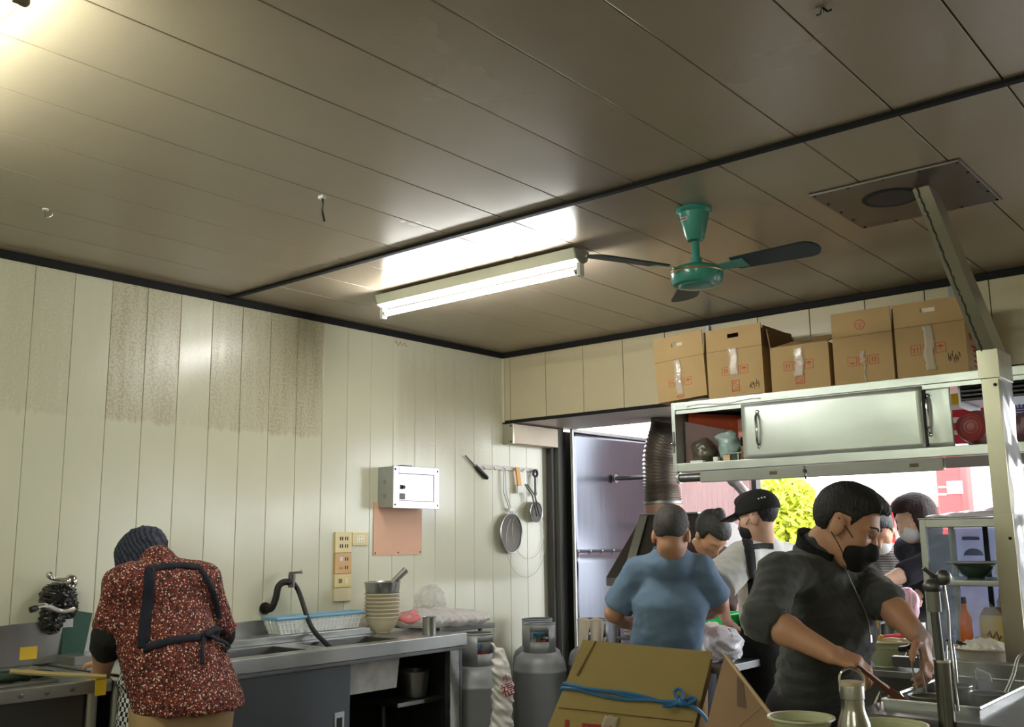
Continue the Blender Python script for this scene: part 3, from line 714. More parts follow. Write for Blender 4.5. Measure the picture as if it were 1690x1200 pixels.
fl = thing('square_flue', 'tall square galvanised flue slanting from the ceiling plate to the noodle stove', 'flue', (3.34, -1.16, 0.0))
# riser: front face at y=-1.0
rx0, rx1, ry0, ry1 = 3.297, 3.355, -1.22, -1.045
def frustum(mb, A, B):
    a = [mb.bm.verts.new(Vector(p)) for p in A]; b = [mb.bm.verts.new(Vector(p)) for p in B]
    mb.bm.faces.new(a[::-1]); mb.bm.faces.new(b)
    for i in range(4): mb.bm.faces.new((a[i], a[(i+1) % 4], b[(i+1) % 4], b[i]))
    return mb
ris = obj('riser', MB().box((rx0, ry0, 1.40), (rx1, ry1, 1.97), 0.002), GALV, fl)
obj('riser_sleeve', MB().box((rx0-0.002, ry0-0.002, 1.29), (rx1+0.003, ry1+0.003, 1.445), 0.002), GALV, fl)
obj('lower_riser', MB().box((rx0-0.005, ry0-0.003, 0.0), (rx1+0.004, ry1+0.003, 1.32), 0.002), GALV, fl)
obj('elbow_sleeve', MB().box((rx0-0.006, ry0-0.006, 1.925), (rx1+0.008, ry1+0.006, 2.03), 0.002), GALV, fl)
A = [(rx0, ry0, 2.02), (rx1, ry0, 2.02), (rx1, ry1, 2.02), (rx0, ry1, 2.02)]
t0 = P(1505, 312, z=HC-0.006); wx = 0.058; wy = 0.12
B = [(t0[0], t0[1], HC-0.006), (t0[0]+wx, t0[1], HC-0.006), (t0[0]+wx, t0[1]+wy, HC-0.006), (t0[0], t0[1]+wy, HC-0.006)]
sl = obj('slanted_section', frustum(MB(), A, B), GALV, fl, smooth=False)
# ragged silicone bead down the front seam
mb = MB(); pts = []
for i in range(60):
    t = i/59; p = Vector(A[0])*(1-t)+Vector(B[0])*t+Vector((0.014+0.006*random.random(), -0.001, 0)); pts.append(p)
obj('sealant_bead', mb.tube(pts, [0.0025+0.002*random.random() for _ in pts], 6), mat('dark_sealant', S(70, 66, 56), 0.6), sl)
for z in (1.36, 1.90): obj('rivet', MB().sph((rx1-0.012, ry0-0.003, z), 0.006, u=8, v=6), DARK, fl)
# plastic film hung on the right side of the riser (wrinkled, catches daylight)
def filmfn(u, v):
    return (rx1+0.006+(0.004+0.022*max(0, 1-1.6*v))*(1+math.sin(14*v+5*u))*(0.3+0.7*u)+0.003*math.sin(40*v+9*u), ry0+0.010+0.155*u+0.006*math.sin(11*v), 0.70+1.22*v)
obj('plastic_wrap', MB().grid(filmfn, 10, 60), film_mat('wrap_film', S(232, 232, 244), 0.62, 0.1), fl, solid=0.0)
# hooks and cable stub on the ceiling
h1 = P(532, 322, z=HC)
hk = thing('ceiling_cable_stub', 'short black cable end hanging from a ceiling seam', 'cable', (h1[0], h1[1], HC))
obj('cable', MB().tube(spline([(h1[0], h1[1], HC), (h1[0]+0.003, h1[1], HC-0.03), (h1[0]-0.001, h1[1]+0.002, HC-0.06), (h1[0]+0.010, h1[1]+0.004, HC-0.10)], 5), [0.004]*16, 8), BLACKP, hk)
obj('clip', MB().box((h1[0]-0.016, h1[1]-0.008, HC-0.014), (h1[0]+0.012, h1[1]+0.010, HC-0.0005), 0.002), WHITEP, hk)
h2 = P(75, 345, z=HC)
hk = thing('ceiling_hook', 'small bent metal hook screwed into the ceiling above the left wall', 'hook', (h2[0], h2[1], HC))
obj('hook', MB().tube(spline([(h2[0], h2[1], HC), (h2[0], h2[1], HC-0.022), (h2[0]+0.008, h2[1]+0.004, HC-0.034), (h2[0]+0.024, h2[1]+0.014, HC-0.030), (h2[0]+0.027, h2[1]+0.016, HC-0.018)], 4), 0.0028, 8), CHROME, hk)
obj('base', MB().cyl((h2[0], h2[1], HC-0.004), (h2[0], h2[1], HC-0.0002), 0.012), WHITEP, hk)
h3 = P(1358, 13, z=HC)
hk = thing('ceiling_wire_stub', 'tuft of dark cut wire poking from the ceiling near the top edge', 'wire', (h3[0], h3[1], HC))
for k, (a, b) in enumerate(((0.02, 0.004), (-0.018, 0.006), (0.006, -0.012))):
    obj('strand', MB().tube([(h3[0], h3[1], HC), (h3[0]+a*0.5, h3[1]+b*0.5, HC-0.012), (h3[0]+a, h3[1]+b, HC-0.010)], 0.003, 6), BLACKP, hk)
# red scrawl left on the left wall under the ceiling
s1 = P(662, 568, x=0.0)
top('wall_scrawl', MB().tube([(0.0012, s1[1]-0.05+0.10*i/14, s1[2]+0.018*math.sin(i*1.3)*(1-i/28)) for i in range(15)], 0.0016, 5), mat('faded_red_ink', S(150, 96, 80), 0.7),
    'faded red scrawl on the cream wall just under the ceiling', 'scrawl')

# ================================================================== HANGING CABINET, BOXES
YC = -0.40; CX0, CX1 = 1.535, 4.3; CZ0, CZ1 = 1.715, 2.085
cab = thing('hanging_cabinet', 'long stainless hanging cabinet with sliding doors under the cardboard boxes', 'cabinet', ((CX0+CX1)/2, -0.2, CZ0))
obj('top_shelf', MB().box((CX0, YC-0.012, CZ1-0.042), (CX1, -0.008, CZ1), 0.004), STEELC, cab)
obj('bottom_shelf', MB().box((CX0, YC-0.012, CZ0), (CX1, -0.008, CZ0+0.045), 0.004), STEELC, cab)
obj('side_panel', MB().box((CX0, YC-0.014, CZ0), (CX0+0.022, -0.008, CZ1), 0.003), STEELC, cab)
obj('side_panel', MB().box((CX1-0.03, YC-0.014, CZ0), (CX1, -0.008, CZ1), 0.003), STEELC, cab)
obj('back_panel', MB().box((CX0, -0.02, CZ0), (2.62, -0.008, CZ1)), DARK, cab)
obj('door_rail', MB().box((CX0+0.02, YC-0.004, CZ1-0.062), (3.4, YC+0.01, CZ1-0.042)), STEELC, cab)
obj('partition', MB().box((2.605, YC+0.04, CZ0+0.04), (2.62, -0.02, CZ1-0.04)), STEELD, cab)
def bow(x0, x1, y, z0, z1, a):
    return lambda u, v: (x0+(x1-x0)*u, y-a*math.sin(PI*u)*math.sin(PI*v)-0.004*math.sin(6*u+2.5*v), z0+(z1-z0)*v)
def cab_door(x0, x1, y, hx):
    d = obj('door', MB().grid(bow(x0, x1, y, CZ0+0.043, CZ1-0.046, 0.006), 30, 12), STEELC, cab, solid=0.012)
    zc = (CZ0+CZ1)/2+0.005
    pts = spline([(hx, y-0.004, zc+0.085), (hx+0.002, y-0.030, zc+0.06), (hx+0.004, y-0.036, zc), (hx+0.002, y-0.030, zc-0.06), (hx, y-0.004, zc-0.085)], 5)
    obj('handle', MB().tube(pts, 0.0075, 8), CHROME, d)
    for dz in (0.088, -0.088): obj('handle_foot', MB().sph((hx, y-0.006, zc+dz), 0.012, (1, 0.6, 1)), CHROME, d)
cab_door(1.945, 2.838, YC-0.004, 2.032)
cab_door(2.795, 2.955, YC+0.014, 2.858)
obj('seal_strip', MB().box((2.840, YC-0.004, CZ0+0.05), (2.848, YC+0.008, CZ1-0.05)), DARK, cab)
lt = obj('latch', MB().box((CX0+0.004, YC-0.022, 1.82), (CX0+0.016, YC-0.012, 1.93), 0.003), STEELD, cab)
obj('latch_knob', MB().sph((CX0+0.010, YC-0.028, 1.865), 0.012), CHROME, lt)
obj('foil_lining', MB().grid(lambda u, v: (CX0+0.10+0.42*u, YC-0.014+0.02*v, CZ1-0.03+0.035*v+0.006*math.sin(9*u)), 14, 2), mat('crumpled_foil', S(226, 228, 226), 0.3, 0.6, 0.1, 20, 0.4, 30), cab, solid=0.002)
for x in (1.56, 2.9, 4.25): obj('hanger_strap', MB().box((x-0.014, -0.020, CZ1-0.01), (x+0.014, -0.016, HC-0.04)), STEELD, cab)
# rolled awning / bar under the cabinet
rb = thing('rolled_blind', 'rolled grey awning bar fixed along the underside of the hanging cabinet', 'blind', ((CX0+CX1)/2, -0.37, 1.64))
obj('roller', MB().cyl((1.562, -0.385, 1.683), (1.86, -0.385, 1.683), 0.022), STEELD, rb)
obj('end_disc', MB().cyl((1.548, -0.385, 1.685), (1.562, -0.385, 1.685), 0.030, n=24), STEELC, rb)
obj('fascia', MB().box((1.69, -0.412, 1.655), (2.26, -0.375, 1.712), 0.004), mat('blind_fascia', S(150, 152, 142), 0.5, 0.2), rb)
obj('fascia', MB().box((2.27, -0.412, 1.655), (2.905, -0.375, 1.712), 0.004), MATS['blind_fascia'], rb)
obj('fascia', MB().box((2.91, -0.40, 1.665), (4.28, -0.365, 1.712), 0.004), mat('blind_fascia_dark', S(112, 106, 102), 0.5, 0.2), rb)
obj('clip', MB().cyl((2.265, -0.418, 1.685), (2.265, -0.40, 1.685), 0.010, n=10).cyl((2.265, -0.41, 1.66), (2.265, -0.41, 1.645), 0.004, n=8), DARK, rb)
for x in (2.10, 2.78): obj('rust_plate', MB().box((x-0.02, -0.4135, 1.675), (x+0.02, -0.4115, 1.692)), mat('rust', S(96, 84, 58), 0.8), rb)
# cartons
def ink(mb, M, poly): mb.prism([(x, 0, z) for x, z in poly], (0, -0.0008, 0), M)
def icon_row(parent, M, cx, cz, s, kinds, mtl=REDINK):
    for i, kd in enumerate(kinds):
        x = cx+(i-1)*s*1.18; q = MB(); h = s/2; e = s*0.05
        for a, b, c, d in ((-h, -h, h, -h+e), (-h, h-e, h, h), (-h, -h, -h+e, h), (h-e, -h, h, h)): ink(q, M, [(x+a, cz+b), (x+c, cz+b), (x+c, cz+d), (x+a, cz+d)])
        if kd == 'arrows':
            for dx in (-0.16, 0.16):
                X = x+dx*s
                ink(q, M, [(X-0.04*s, cz-0.28*s), (X+0.04*s, cz-0.28*s), (X+0.04*s, cz+0.06*s), (X+0.10*s, cz+0.06*s), (X, cz+0.30*s), (X-0.10*s, cz+0.06*s), (X-0.04*s, cz+0.06*s)])
        elif kd == 'umbrella':
            ink(q, M, [(x-0.30*s, cz+0.06*s)]+[(x+0.30*s*math.cos(t), cz+0.06*s+0.22*s*math.sin(t)) for t in [PI-PI*i_/8 for i_ in range(1, 8)]]+[(x+0.30*s, cz+0.06*s)])
            ink(q, M, [(x-0.02*s, cz-0.28*s), (x+0.02*s, cz-0.28*s), (x+0.02*s, cz+0.06*s), (x-0.02*s, cz+0.06*s)])
        elif kd == 'umbrella_down':
            ink(q, M, [(x-0.28*s, cz-0.10*s), (x+0.28*s, cz-0.10*s)]+[(x+0.28*s*math.cos(t), cz-0.10*s-0.18*s*math.sin(t)) for t in [PI*i_/8 for i_ in range(1, 8)]])
        else:
            ink(q, M, [(x-0.18*s, cz+0.28*s), (x+0.18*s, cz+0.28*s), (x+0.10*s, cz-0.02*s), (x+0.03*s, cz-0.08*s), (x+0.03*s, cz-0.22*s), (x+0.14*s, cz-0.28*s), (x-0.14*s, cz-0.28*s), (x-0.03*s, cz-0.22*s), (x-0.03*s, cz-0.08*s), (x-0.10*s, cz-0.02*s)])
        obj('printed_mark', q, mtl, parent, smooth=False)
def seal(parent, M, cx, cz, w, h, mtl=REDINK):
    q = MB(); e = 0.0035
    for a, b, c, d in ((-w/2, -h/2, w/2, -h/2+e), (-w/2, h/2-e, w/2, h/2), (-w/2, -h/2, -w/2+e, h/2), (w/2-e, -h/2, w/2, h/2)): ink(q, M, [(cx+a, cz+b), (cx+c, cz+b), (cx+c, cz+d), (cx+a, cz+d)])
    for i in range(4):
        for j in range(3):
            if (i*3+j) % 4 != 3: ink(q, M, [(cx-w*0.36+j*w*0.26, cz-h*0.38+i*h*0.2), (cx-w*0.36+j*w*0.26+w*0.2, cz-h*0.38+i*h*0.2), (cx-w*0.36+j*w*0.26+w*0.2, cz-h*0.30+i*h*0.2), (cx-w*0.36+j*w*0.26, cz-h*0.30+i*h*0.2)])
    obj('printed_seal', q, mtl, parent, smooth=False)
def tape(parent, M, cx, z0, z1, w, seed):
    rr = random.Random(seed); n = 18
    f = lambda u, v: M @ Vector((cx+w*(u-0.5)+0.004*math.sin(9*v+seed)+(0.004*rr.uniform(-1, 1) if u in (0, 1) else 0), -0.002-0.0025*rr.random(), z0+(z1-z0)*v))
    obj('packing_tape', MB().grid(f, 4, n), TAPE, parent, solid=0.0006)
def scribble(parent, M, cx, cz, w, h, seed):
    rr = random.Random(seed); q = MB()
    for i in range(7):
        x = cx-w/2+w*i/6.5; z = cz+h*rr.uniform(-.25, .25)
        q.tube([M @ Vector((x+w*0.05*rr.uniform(-1, 1), -0.001, z+h*0.45*rr.uniform(.3, 1))), M @ Vector((x+w*0.06*rr.uniform(-1, 1), -0.001, z)), M @ Vector((x+w*0.1*rr.uniform(0, 1), -0.001, z-h*0.45*rr.uniform(.3, 1)))], 0.0012, 4)
        q.tube([M @ Vector((x-w*0.05, -0.001, z+h*0.2*rr.uniform(-1, 1))), M @ Vector((x+w*0.09, -0.001, z+h*0.25*rr.uniform(-1, 1)))], 0.0012, 4)
    obj('marker_writing', q, INK, parent)
def carton(x0, x1, z0, zc, zt, label, tilt=0.0, handle=None, flap='front', dep=0.36, yoff=0.0):
    w = x1-x0; yf = YC+0.004+yoff
    t = thing('cardboard_carton', label, 'carton', ((x0+x1)/2, yf+dep/2, z0), 0, 'cartons on top of the hanging cabinet')
    M = Matrix.Translation(((x0+x1)/2, yf, z0)) @ Matrix.Rotation(tilt, 4, 'Y')
    h = zc-z0; T = 0.006
    body = MB().box((-w/2, 0, 0), (w/2, T, h), 0, M).box((-w/2, dep-T, 0), (w/2, dep, h), 0, M).box((-w/2, T, 0), (-w/2+T, dep-T, h), 0, M).box((w/2-T, T, 0), (w/2, dep-T, h), 0, M).box((-w/2+T, T, 0), (w/2-T, dep-T, T), 0, M)
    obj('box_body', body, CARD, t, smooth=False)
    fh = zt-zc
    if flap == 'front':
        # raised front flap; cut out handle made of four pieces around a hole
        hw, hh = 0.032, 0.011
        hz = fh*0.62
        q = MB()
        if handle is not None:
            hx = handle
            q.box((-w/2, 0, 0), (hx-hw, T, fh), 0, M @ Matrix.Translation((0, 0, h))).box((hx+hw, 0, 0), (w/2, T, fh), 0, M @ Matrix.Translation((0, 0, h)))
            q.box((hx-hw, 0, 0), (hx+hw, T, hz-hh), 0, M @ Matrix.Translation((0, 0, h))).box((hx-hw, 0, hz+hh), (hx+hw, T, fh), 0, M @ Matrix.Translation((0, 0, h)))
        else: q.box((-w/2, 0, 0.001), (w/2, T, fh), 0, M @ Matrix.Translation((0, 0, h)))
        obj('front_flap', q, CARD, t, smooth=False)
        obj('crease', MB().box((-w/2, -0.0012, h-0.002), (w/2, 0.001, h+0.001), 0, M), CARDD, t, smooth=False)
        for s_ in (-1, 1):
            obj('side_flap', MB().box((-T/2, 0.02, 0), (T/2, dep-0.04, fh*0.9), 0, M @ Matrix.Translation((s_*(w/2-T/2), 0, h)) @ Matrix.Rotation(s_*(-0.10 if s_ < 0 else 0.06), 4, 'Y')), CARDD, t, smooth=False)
    return t, M, w, h, fh
t, M, w, h, fh = carton(1.447, 1.748, CZ1+0.018, 2.325, 2.455, 'leftmost cardboard carton on the cabinet, leaning slightly, hand hole half blocked', -0.055, handle=-0.005)
icon_row(t, M, -0.005, h*0.42, 0.042, ('arrows', 'glass', 'umbrella')); tape(t, M, -0.01, h*0.12, h*0.98, 0.04, 1); seal(t, M, -0.008, h*0.16, 0.042, 0.05)
obj('hole_paper', MB().box((-0.01, 0.007, h+fh*0.56), (0.03, 0.009, h+fh*0.72), 0, M), mat('pale_card', S(226, 214, 190), 0.7), t)
t, M, w, h, fh = carton(1.757, 2.072, CZ1+0.001, 2.335, 2.452, 'second carton from the left with open dark oval hand hole', -0.012, handle=0.0)
icon_row(t, M, 0.0, h*0.55, 0.044, ('arrows', 'glass', 'umbrella')); tape(t, M, -0.004, h*0.45, h*1.02, 0.05, 2); seal(t, M, 0.0, h*0.22, 0.045, 0.06); scribble(t, M, 0.105, h*0.2, 0.05, 0.045, 3)
obj('hole_shade_card', MB().box((-w/2+0.01, 0.10, 0.02), (w/2-0.01, 0.106, h+fh*0.95), 0, M), mat('shadowed_card', S(70, 54, 38), 0.9), t)  # dark sheet painting the shade seen through the hand hole
# third carton: lid folded inward, left flap standing up
t, M, w, h, fh = carton(2.112, 2.415, CZ1+0.001, 2.305, 2.42, 'low middle carton with its lid folded down and one flap standing', 0.0, flap='low')
lid = obj('lid_flap', MB().prism([(-w/2+0.004, 0.0, h), (w/2-0.004, 0.0, h), (w/2-0.004, 0.20, h+0.07), (-w/2+0.10, 0.20, h+0.07)], (0, 0, 0.006), M), CARD, t, smooth=False)
obj('lid_slot', MB().box((-0.03, 0, 0), (0.04, 0.014, 0.001), 0, M @ Matrix.Translation((0.01, 0.06, h+0.0275)) @ Matrix.Rotation(0.336, 4, 'X')), DARK, lid)
obj('standing_flap', MB().prism([(-w/2, 0.0, h), (-w/2, 0.34, h), (-w/2-0.02, 0.30, h+0.13), (-w/2-0.03, 0.03, h+0.115)], (0.006, 0, 0), M), CARDD, t, smooth=False)
icon_row(t, M, -0.005, h*0.56, 0.046, ('arrows', 'glass', 'umbrella')); tape(t, M, 0.0, h*0.30, h*0.97, 0.05, 4); seal(t, M, 0.0, h*0.24, 0.048, 0.05)
t, M, w, h, fh = carton(2.437, 2.722, CZ1+0.001, 2.315, 2.435, 'fourth carton with round red printed face and no hand hole', 0.0)
q = MB()
q.lathe([(0.022, 0), (0.025, 0), (0.025, 0.0008), (0.022, 0.0008)], (0, 0, 0), 24, M @ Matrix.Translation((-0.004, -0.0003, h+fh*0.42)) @ Matrix.Rotation(PI/2, 4, 'X'), True)
for a, b, c, d in ((-0.012, 0.004, -0.006, 0.009), (0.004, 0.004, 0.010, 0.009), (-0.010, -0.012, 0.008, -0.008), (-0.004, -0.004, 0.002, 0.002)): ink(q, M, [(-0.004+a, h+fh*0.42+b), (-0.004+c, h+fh*0.42+b), (-0.004+c, h+fh*0.42+d), (-0.004+a, h+fh*0.42+d)])
obj('printed_face_mark', q, REDINK, t, smooth=False)
icon_row(t, M, 0.0, h*0.46, 0.044, ('umbrella_down', 'glass', 'arrows')); tape(t, M, 0.0, h*0.42, h*0.66, 0.02, 6); tape(t, M, 0.006, h*0.02, h*0.4, 0.006, 7)
t, M, w, h, fh = carton(2.735, 3.045, CZ1+0.001, 2.32, 2.432, 'rightmost and largest carton with pale blocked hand hole beside the flue', 0.0, handle=0.0)
icon_row(t, M, -0.01, h*0.52, 0.046, ('arrows', 'glass', 'umbrella')); tape(t, M, -0.004, h*0.10, h*0.98, 0.042, 8); scribble(t, M, 0.10, h*0.30, 0.05, 0.05, 11)
obj('hole_paper', MB().box((-0.034, 0.007, h+fh*0.5), (0.034, 0.009, h+fh*0.74), 0, M), MATS['pale_card'], t)
MS = M @ Matrix.Translation((w/2, 0, 0)) @ Matrix.Rotation(PI/2, 4, 'Z')
q = MB(); ink(q, MS, [(0.045, h*0.72), (0.07, h*0.80), (0.095, h*0.72), (0.07, h*0.62)]); obj('printed_diamond', q, REDINK2, t, smooth=False)
text_mesh('printed_name', 'EDEN', 0.055, MS @ Matrix.Translation((0.18, -0.001, h*0.70)) @ Matrix.Rotation(PI/2, 4, 'X'), GREENINK, t)
q = MB()
for i in range(4): ink(q, MS, [(0.10, h*0.12+i*0.024), (0.24, h*0.12+i*0.024), (0.24, h*0.12+i*0.024+0.013), (0.10, h*0.12+i*0.024+0.013)])
ink(q, MS, [(0.07, h*0.5), (0.16, h*0.5), (0.16, h*0.55), (0.07, h*0.55)]); obj('printed_lines', q, REDINK2, t, smooth=False)
# left open compartment
q = MB().prism([(1.575, -0.30, 1.765), (1.575, -0.30, 2.035), (1.80, -0.14, 2.02), (1.80, -0.14, 1.80)], (0.004, 0.02, 0)); top('orange_leaflet', q, mat('orange_card', S(206, 84, 44), 0.6), 'orange card leaflet leaning in the open cabinet compartment', 'leaflet', smooth=False)
q = MB().prism([(1.565, -0.325, 1.761), (1.565, -0.325, 1.99), (1.76, -0.18, 1.94), (1.76, -0.18, 1.761)], (0.004, 0.02, 0)); top('brown_paper_sheet', q, mat('mauve_paper', S(128, 104, 100), 0.7), 'brownish paper folded in front of the orange leaflet in cabinet', 'paper', smooth=False)
top('printed_slip', MB().box((1.795, -0.16, 1.90), (1.85, -0.155, 2.0)).box((1.797, -0.157, 1.761), (1.803, -0.153, 1.90)), mat('pink_slip', S(226, 150, 130), 0.6), 'narrow pink printed slip standing in the open cabinet compartment', 'slip', smooth=False)
def bag_blob(name, label, c, r, m, seed, knot=True, amp=0.011, freq=38, cat='bag', h=0.009):
    sd = Sdf(h, 0.03); sd.ell(c, r); 
    if knot: sd.cone((c[0], c[1], c[2]+r[2]*0.8), (c[0]+0.01, c[1], c[2]+r[2]*1.35), r[0]*0.30, r[0]*0.12); sd.ell((c[0]-r[0]*0.5, c[1]-0.02, c[2]+r[2]*0.75), (r[0]*0.8, r[1]*0.4, r[2]*0.22))
    sd.noise = wrinkle(amp, freq, seed)
    zc = c[2]-r[2]*0.86; sd.cut(lambda p: p[..., 2]-zc)
    return put_props(sdf_obj(name, sd, m), label, cat)
GREENBAG = mat('pale_green_bag', S(150, 172, 164), 0.25, 0, 0.2, 30)
DARKBAG = mat('dark_olive_bag', S(84, 78, 62), 0.25, 0, 0.35, 25)
bag_blob('plastic_bag', 'pale green knotted plastic bag in the open cabinet compartment', (1.81, -0.29, 1.83), (0.062, 0.06, 0.085), GREENBAG, 5)
bag_blob('plastic_bag', 'dark olive plastic bag at the left of the open cabinet compartment', (1.645, -0.27, 1.815), (0.07, 0.06, 0.068), DARKBAG, 8)
top('small_box', MB().box((1.815, -0.385, 1.761), (1.855, -0.36, 1.792), 0.003), mat('tan_box', S(206, 176, 130), 0.6), 'tiny tan box at the front of the open cabinet compartment', 'box')
top('white_block', MB().box((1.757, -0.385, 1.761), (1.785, -0.36, 1.785), 0.003), WHITEP, 'tiny white block between paper strip and tan box in the cabinet', 'block')
top('paper_strip', MB().box((1.625, -0.39, 1.761), (1.70, -0.36, 1.772), 0.002), WHITEP, 'flat white paper strip on the cabinet compartment floor', 'paper')
top('knife_strip', MB().box((1.815, -0.392, 1.795), (1.925, -0.378, 1.800), 0, Matrix.Translation((0, 0, 0))).box((1.90, -0.39, 1.761), (1.906, -0.38, 1.797)).box((1.832, -0.388, 1.79), (1.84, -0.38, 1.797)), STEEL, 'thin white metal strip lying on the tan box', 'strip')
top('wood_block', MB().box((1.895, -0.34, 1.761), (1.94, -0.28, 1.835), 0.003), CARDD, 'yellowish wooden block beside the cabinet sliding door', 'block')
# right open bay: dark trays and red stool seat seen end on
for k in range(4):
    z = 2.028-0.019*k
    top('black_tray', MB().box((2.99, -0.36, z-0.012), (4.18, -0.05, z), 0.003), mat('black_tray_%d' % (k % 2), S(26+20*(k % 2), 24+20*(k % 2), 24+20*(k % 2)), 0.4), ('topmost', 'second', 'third', 'lowest')[k]+' of the flat black trays stacked under the cabinet top', 'tray', 'black trays in the cabinet')
for x in (2.985, 4.19): obj('tray_rack', MB().box((x-0.004, -0.36, 1.93), (x+0.004, -0.05, 2.043)), STEELD, cab)
rs = P(1600, 715, y=-0.37); 
st = thing('red_basin', 'dark red round basin standing on edge in the cabinet right bay', 'basin', (rs[0], -0.28, CZ0+0.045))
Rr = 0.082; MR = Matrix.Translation((rs[0]+0.005, -0.36, CZ0+0.046+Rr)) @ Matrix.Rotation(PI/2, 4, 'X')
obj('basin', MB().lathe([(0, 0), (0.058, 0), (0.064, -0.003), (0.066, -0.012), (Rr-0.004, -0.10), (Rr, -0.10), (Rr, -0.105), (Rr-0.008, -0.105), (0.062, -0.016), (0, -0.006)], (0, 0, 0), 40, MR), mat('red_plastic', S(140, 40, 38), 0.4), st)
for r in (0.02, 0.036, 0.05): obj('foot_ring', MB().lathe([(r-0.0012, 0), (r, 0.0022), (r+0.0012, 0)], (0, 0, 0), 40, MR), mat('red_plastic_light', S(172, 66, 54), 0.4), st)
bag_blob('dark_bag', 'dark mauve bundle on the cabinet right of the flue', (3.24, -0.27, 1.83), (0.08, 0.07, 0.075), mat('mauve_bag', S(104, 74, 78), 0.4, 0, 0.3, 25), 12, knot=False)
# ================================================================== LEFT WALL FITTINGS
wy = lambda px, py: P(px, py, x=0.0)
# electrical box with screwed frame and little door
ya, yb, z0, z1 = -1.118, -0.76, 1.555, 1.795
eb = thing('electrical_box', 'grey metal electrical box with hinged lid above the pink board', 'box', (0.06, (ya+yb)/2, z0))
obj('casing', MB().box((0.001, ya, z0+0.006), (0.125, yb, z1-0.004), 0.003), mat('box_galv', S(168, 170, 166), 0.45, 0.4, 0.15, 9), eb)
BOXF = mat('box_frame', S(186, 184, 196), 0.35, 0.6, 0.12, 12)
q = MB(); ya2, yb2 = ya-0.006, yb+0.006
q.box((0.125, ya2, z0), (0.137, ya2+0.042, z1), 0.002).box((0.125, yb2-0.042, z0), (0.137, yb2, z1), 0.002).box((0.125, ya2+0.042, z0), (0.137, yb2-0.042, z0+0.042), 0.002).box((0.125, ya2+0.042, z1-0.042), (0.137, yb2-0.042, z1), 0.002)
obj('frame', q, BOXF, eb)
dr = obj('door', MB().box((0.126, ya2+0.043, z0+0.044), (0.133, yb2-0.043, z1-0.044), 0.001), mat('box_door', S(190, 186, 190), 0.38, 0.7, 0.15, 6), eb)
obj('lock', MB().cyl((0.133, ya+0.075, (z0+z1)/2), (0.141, ya+0.075, (z0+z1)/2), 0.010).box((0.133, ya+0.05, (z0+z1)/2-0.012), (0.135, ya+0.07, (z0+z1)/2+0.012)), DARK, dr)
obj('worn_patch', MB().box((0.133, ya+0.045, z0+0.05), (0.1335, ya+0.09, z0+0.085)), mat('worn_paint', S(110, 106, 108), 0.6), dr)
for y in (ya+0.008, yb-0.008):
    for z in (z0+0.02, z1-0.02): obj('screw', MB().sph((0.138, y, z), 0.006, (0.5, 1, 1), u=8, v=6), DARK, eb)
obj('label_clip', MB().box((0.03, ya+0.12, z1-0.004), (0.07, ya+0.21, z1+0.012), 0.003), BLACKP, eb)
for z in (z0+0.07, z0+0.15): obj('knockout', MB().cyl((0.06, ya-0.001, z), (0.06, ya+0.001, z), 0.014, n=16), mat('knockout_ring', S(140, 142, 138), 0.5), eb)
bd = thing('pink_board', 'square pinkish board screwed to the wall below the electrical box', 'board', (0.004, -0.957, 1.288))
a, b = wy(616, 838), wy(695, 915)
obj('panel', MB().box((0.0005, a[1], b[2]), (0.006, b[1], a[2]+0.03), 0.001), PINKB, bd)
for y in (a[1]+0.014, (a[1]+b[1])/2, b[1]-0.014): obj('screw', MB().sph((0.0065, y, b[2]+0.014), 0.005, (0.5, 1, 1), u=8, v=6), DARK, bd)
# socket plates
def plate(y0, y1, z0, z1, m, label, holes, sub=()):
    t = thing('socket_plate', label, 'socket', (0.006, (y0+y1)/2, z0), 0, 'socket plates on the left wall')
    pb_ = obj('plate', MB().box((0.0005, y0+0.001, z0+0.001), (0.014, y1-0.001, z1-0.001), 0.003), m, t)
    for (u, v, w, h, mm) in holes:
        yy = y0+(y1-y0)*u; zz = z0+(z1-z0)*v
        obj('slot' if mm is DARK else 'switch', MB().box((0.0135, yy-w/2, zz-h/2), (0.0155, yy+w/2, zz+h/2), 0.0006), mm, pb_)
a = wy(551, 878); b = wy(577, 989); y0, y1 = a[1], b[1]; zt = a[2]
zs = [zt, zt-0.113, zt-0.226, zt-0.300, zt-0.372]
four = [(u, v, 0.007, 0.020, DARK) for u in (0.30, 0.42, 0.60, 0.72) for v in (0.68, 0.32)]
mix = [(0.36, 0.70, 0.022, 0.022, WHITEP), (0.62, 0.70, 0.007, 0.018, DARK), (0.74, 0.70, 0.007, 0.018, DARK), (0.36, 0.28, 0.024, 0.012, mat('tan_rocker', S(184, 140, 90), 0.4)), (0.62, 0.30, 0.007, 0.018, DARK), (0.74, 0.30, 0.007, 0.018, DARK)]
plate(y0, y1, zs[1], zs[0], PLATE, 'topmost ivory double socket plate of the vertical column', four)
plate(y0, y1, zs[2], zs[1], PLATEB, 'tan coloured switch and socket plate, second in the column', mix)
plate(y0, y1, zs[3], zs[2], PLATE, 'ivory plate with round socket, third in the column', [(0.34, 0.5, 0.024, 0.024, mat('socket_grey', S(120, 112, 96), 0.5)), (0.68, 0.5, 0.022, 0.030, mat('ivory_rocker', S(238, 226, 184), 0.4))])
plate(y0, y1, zs[4], zs[3], mat('ivory_blank', S(234, 222, 186), 0.4), 'blank ivory cover plate at the foot of the column', [])
c, d = wy(579, 879), wy(605, 898)
plate(c[1], d[1], zt-0.075, zt-0.003, PLATE, 'single ivory socket plate right of the column top', [(0.5, 0.5, 0.060, 0.038, mat('ivory_face', S(244, 236, 204), 0.4))]+[(u, v, 0.006, 0.008, DARK) for u in (0.36, 0.5, 0.64) for v in (0.36, 0.64)])
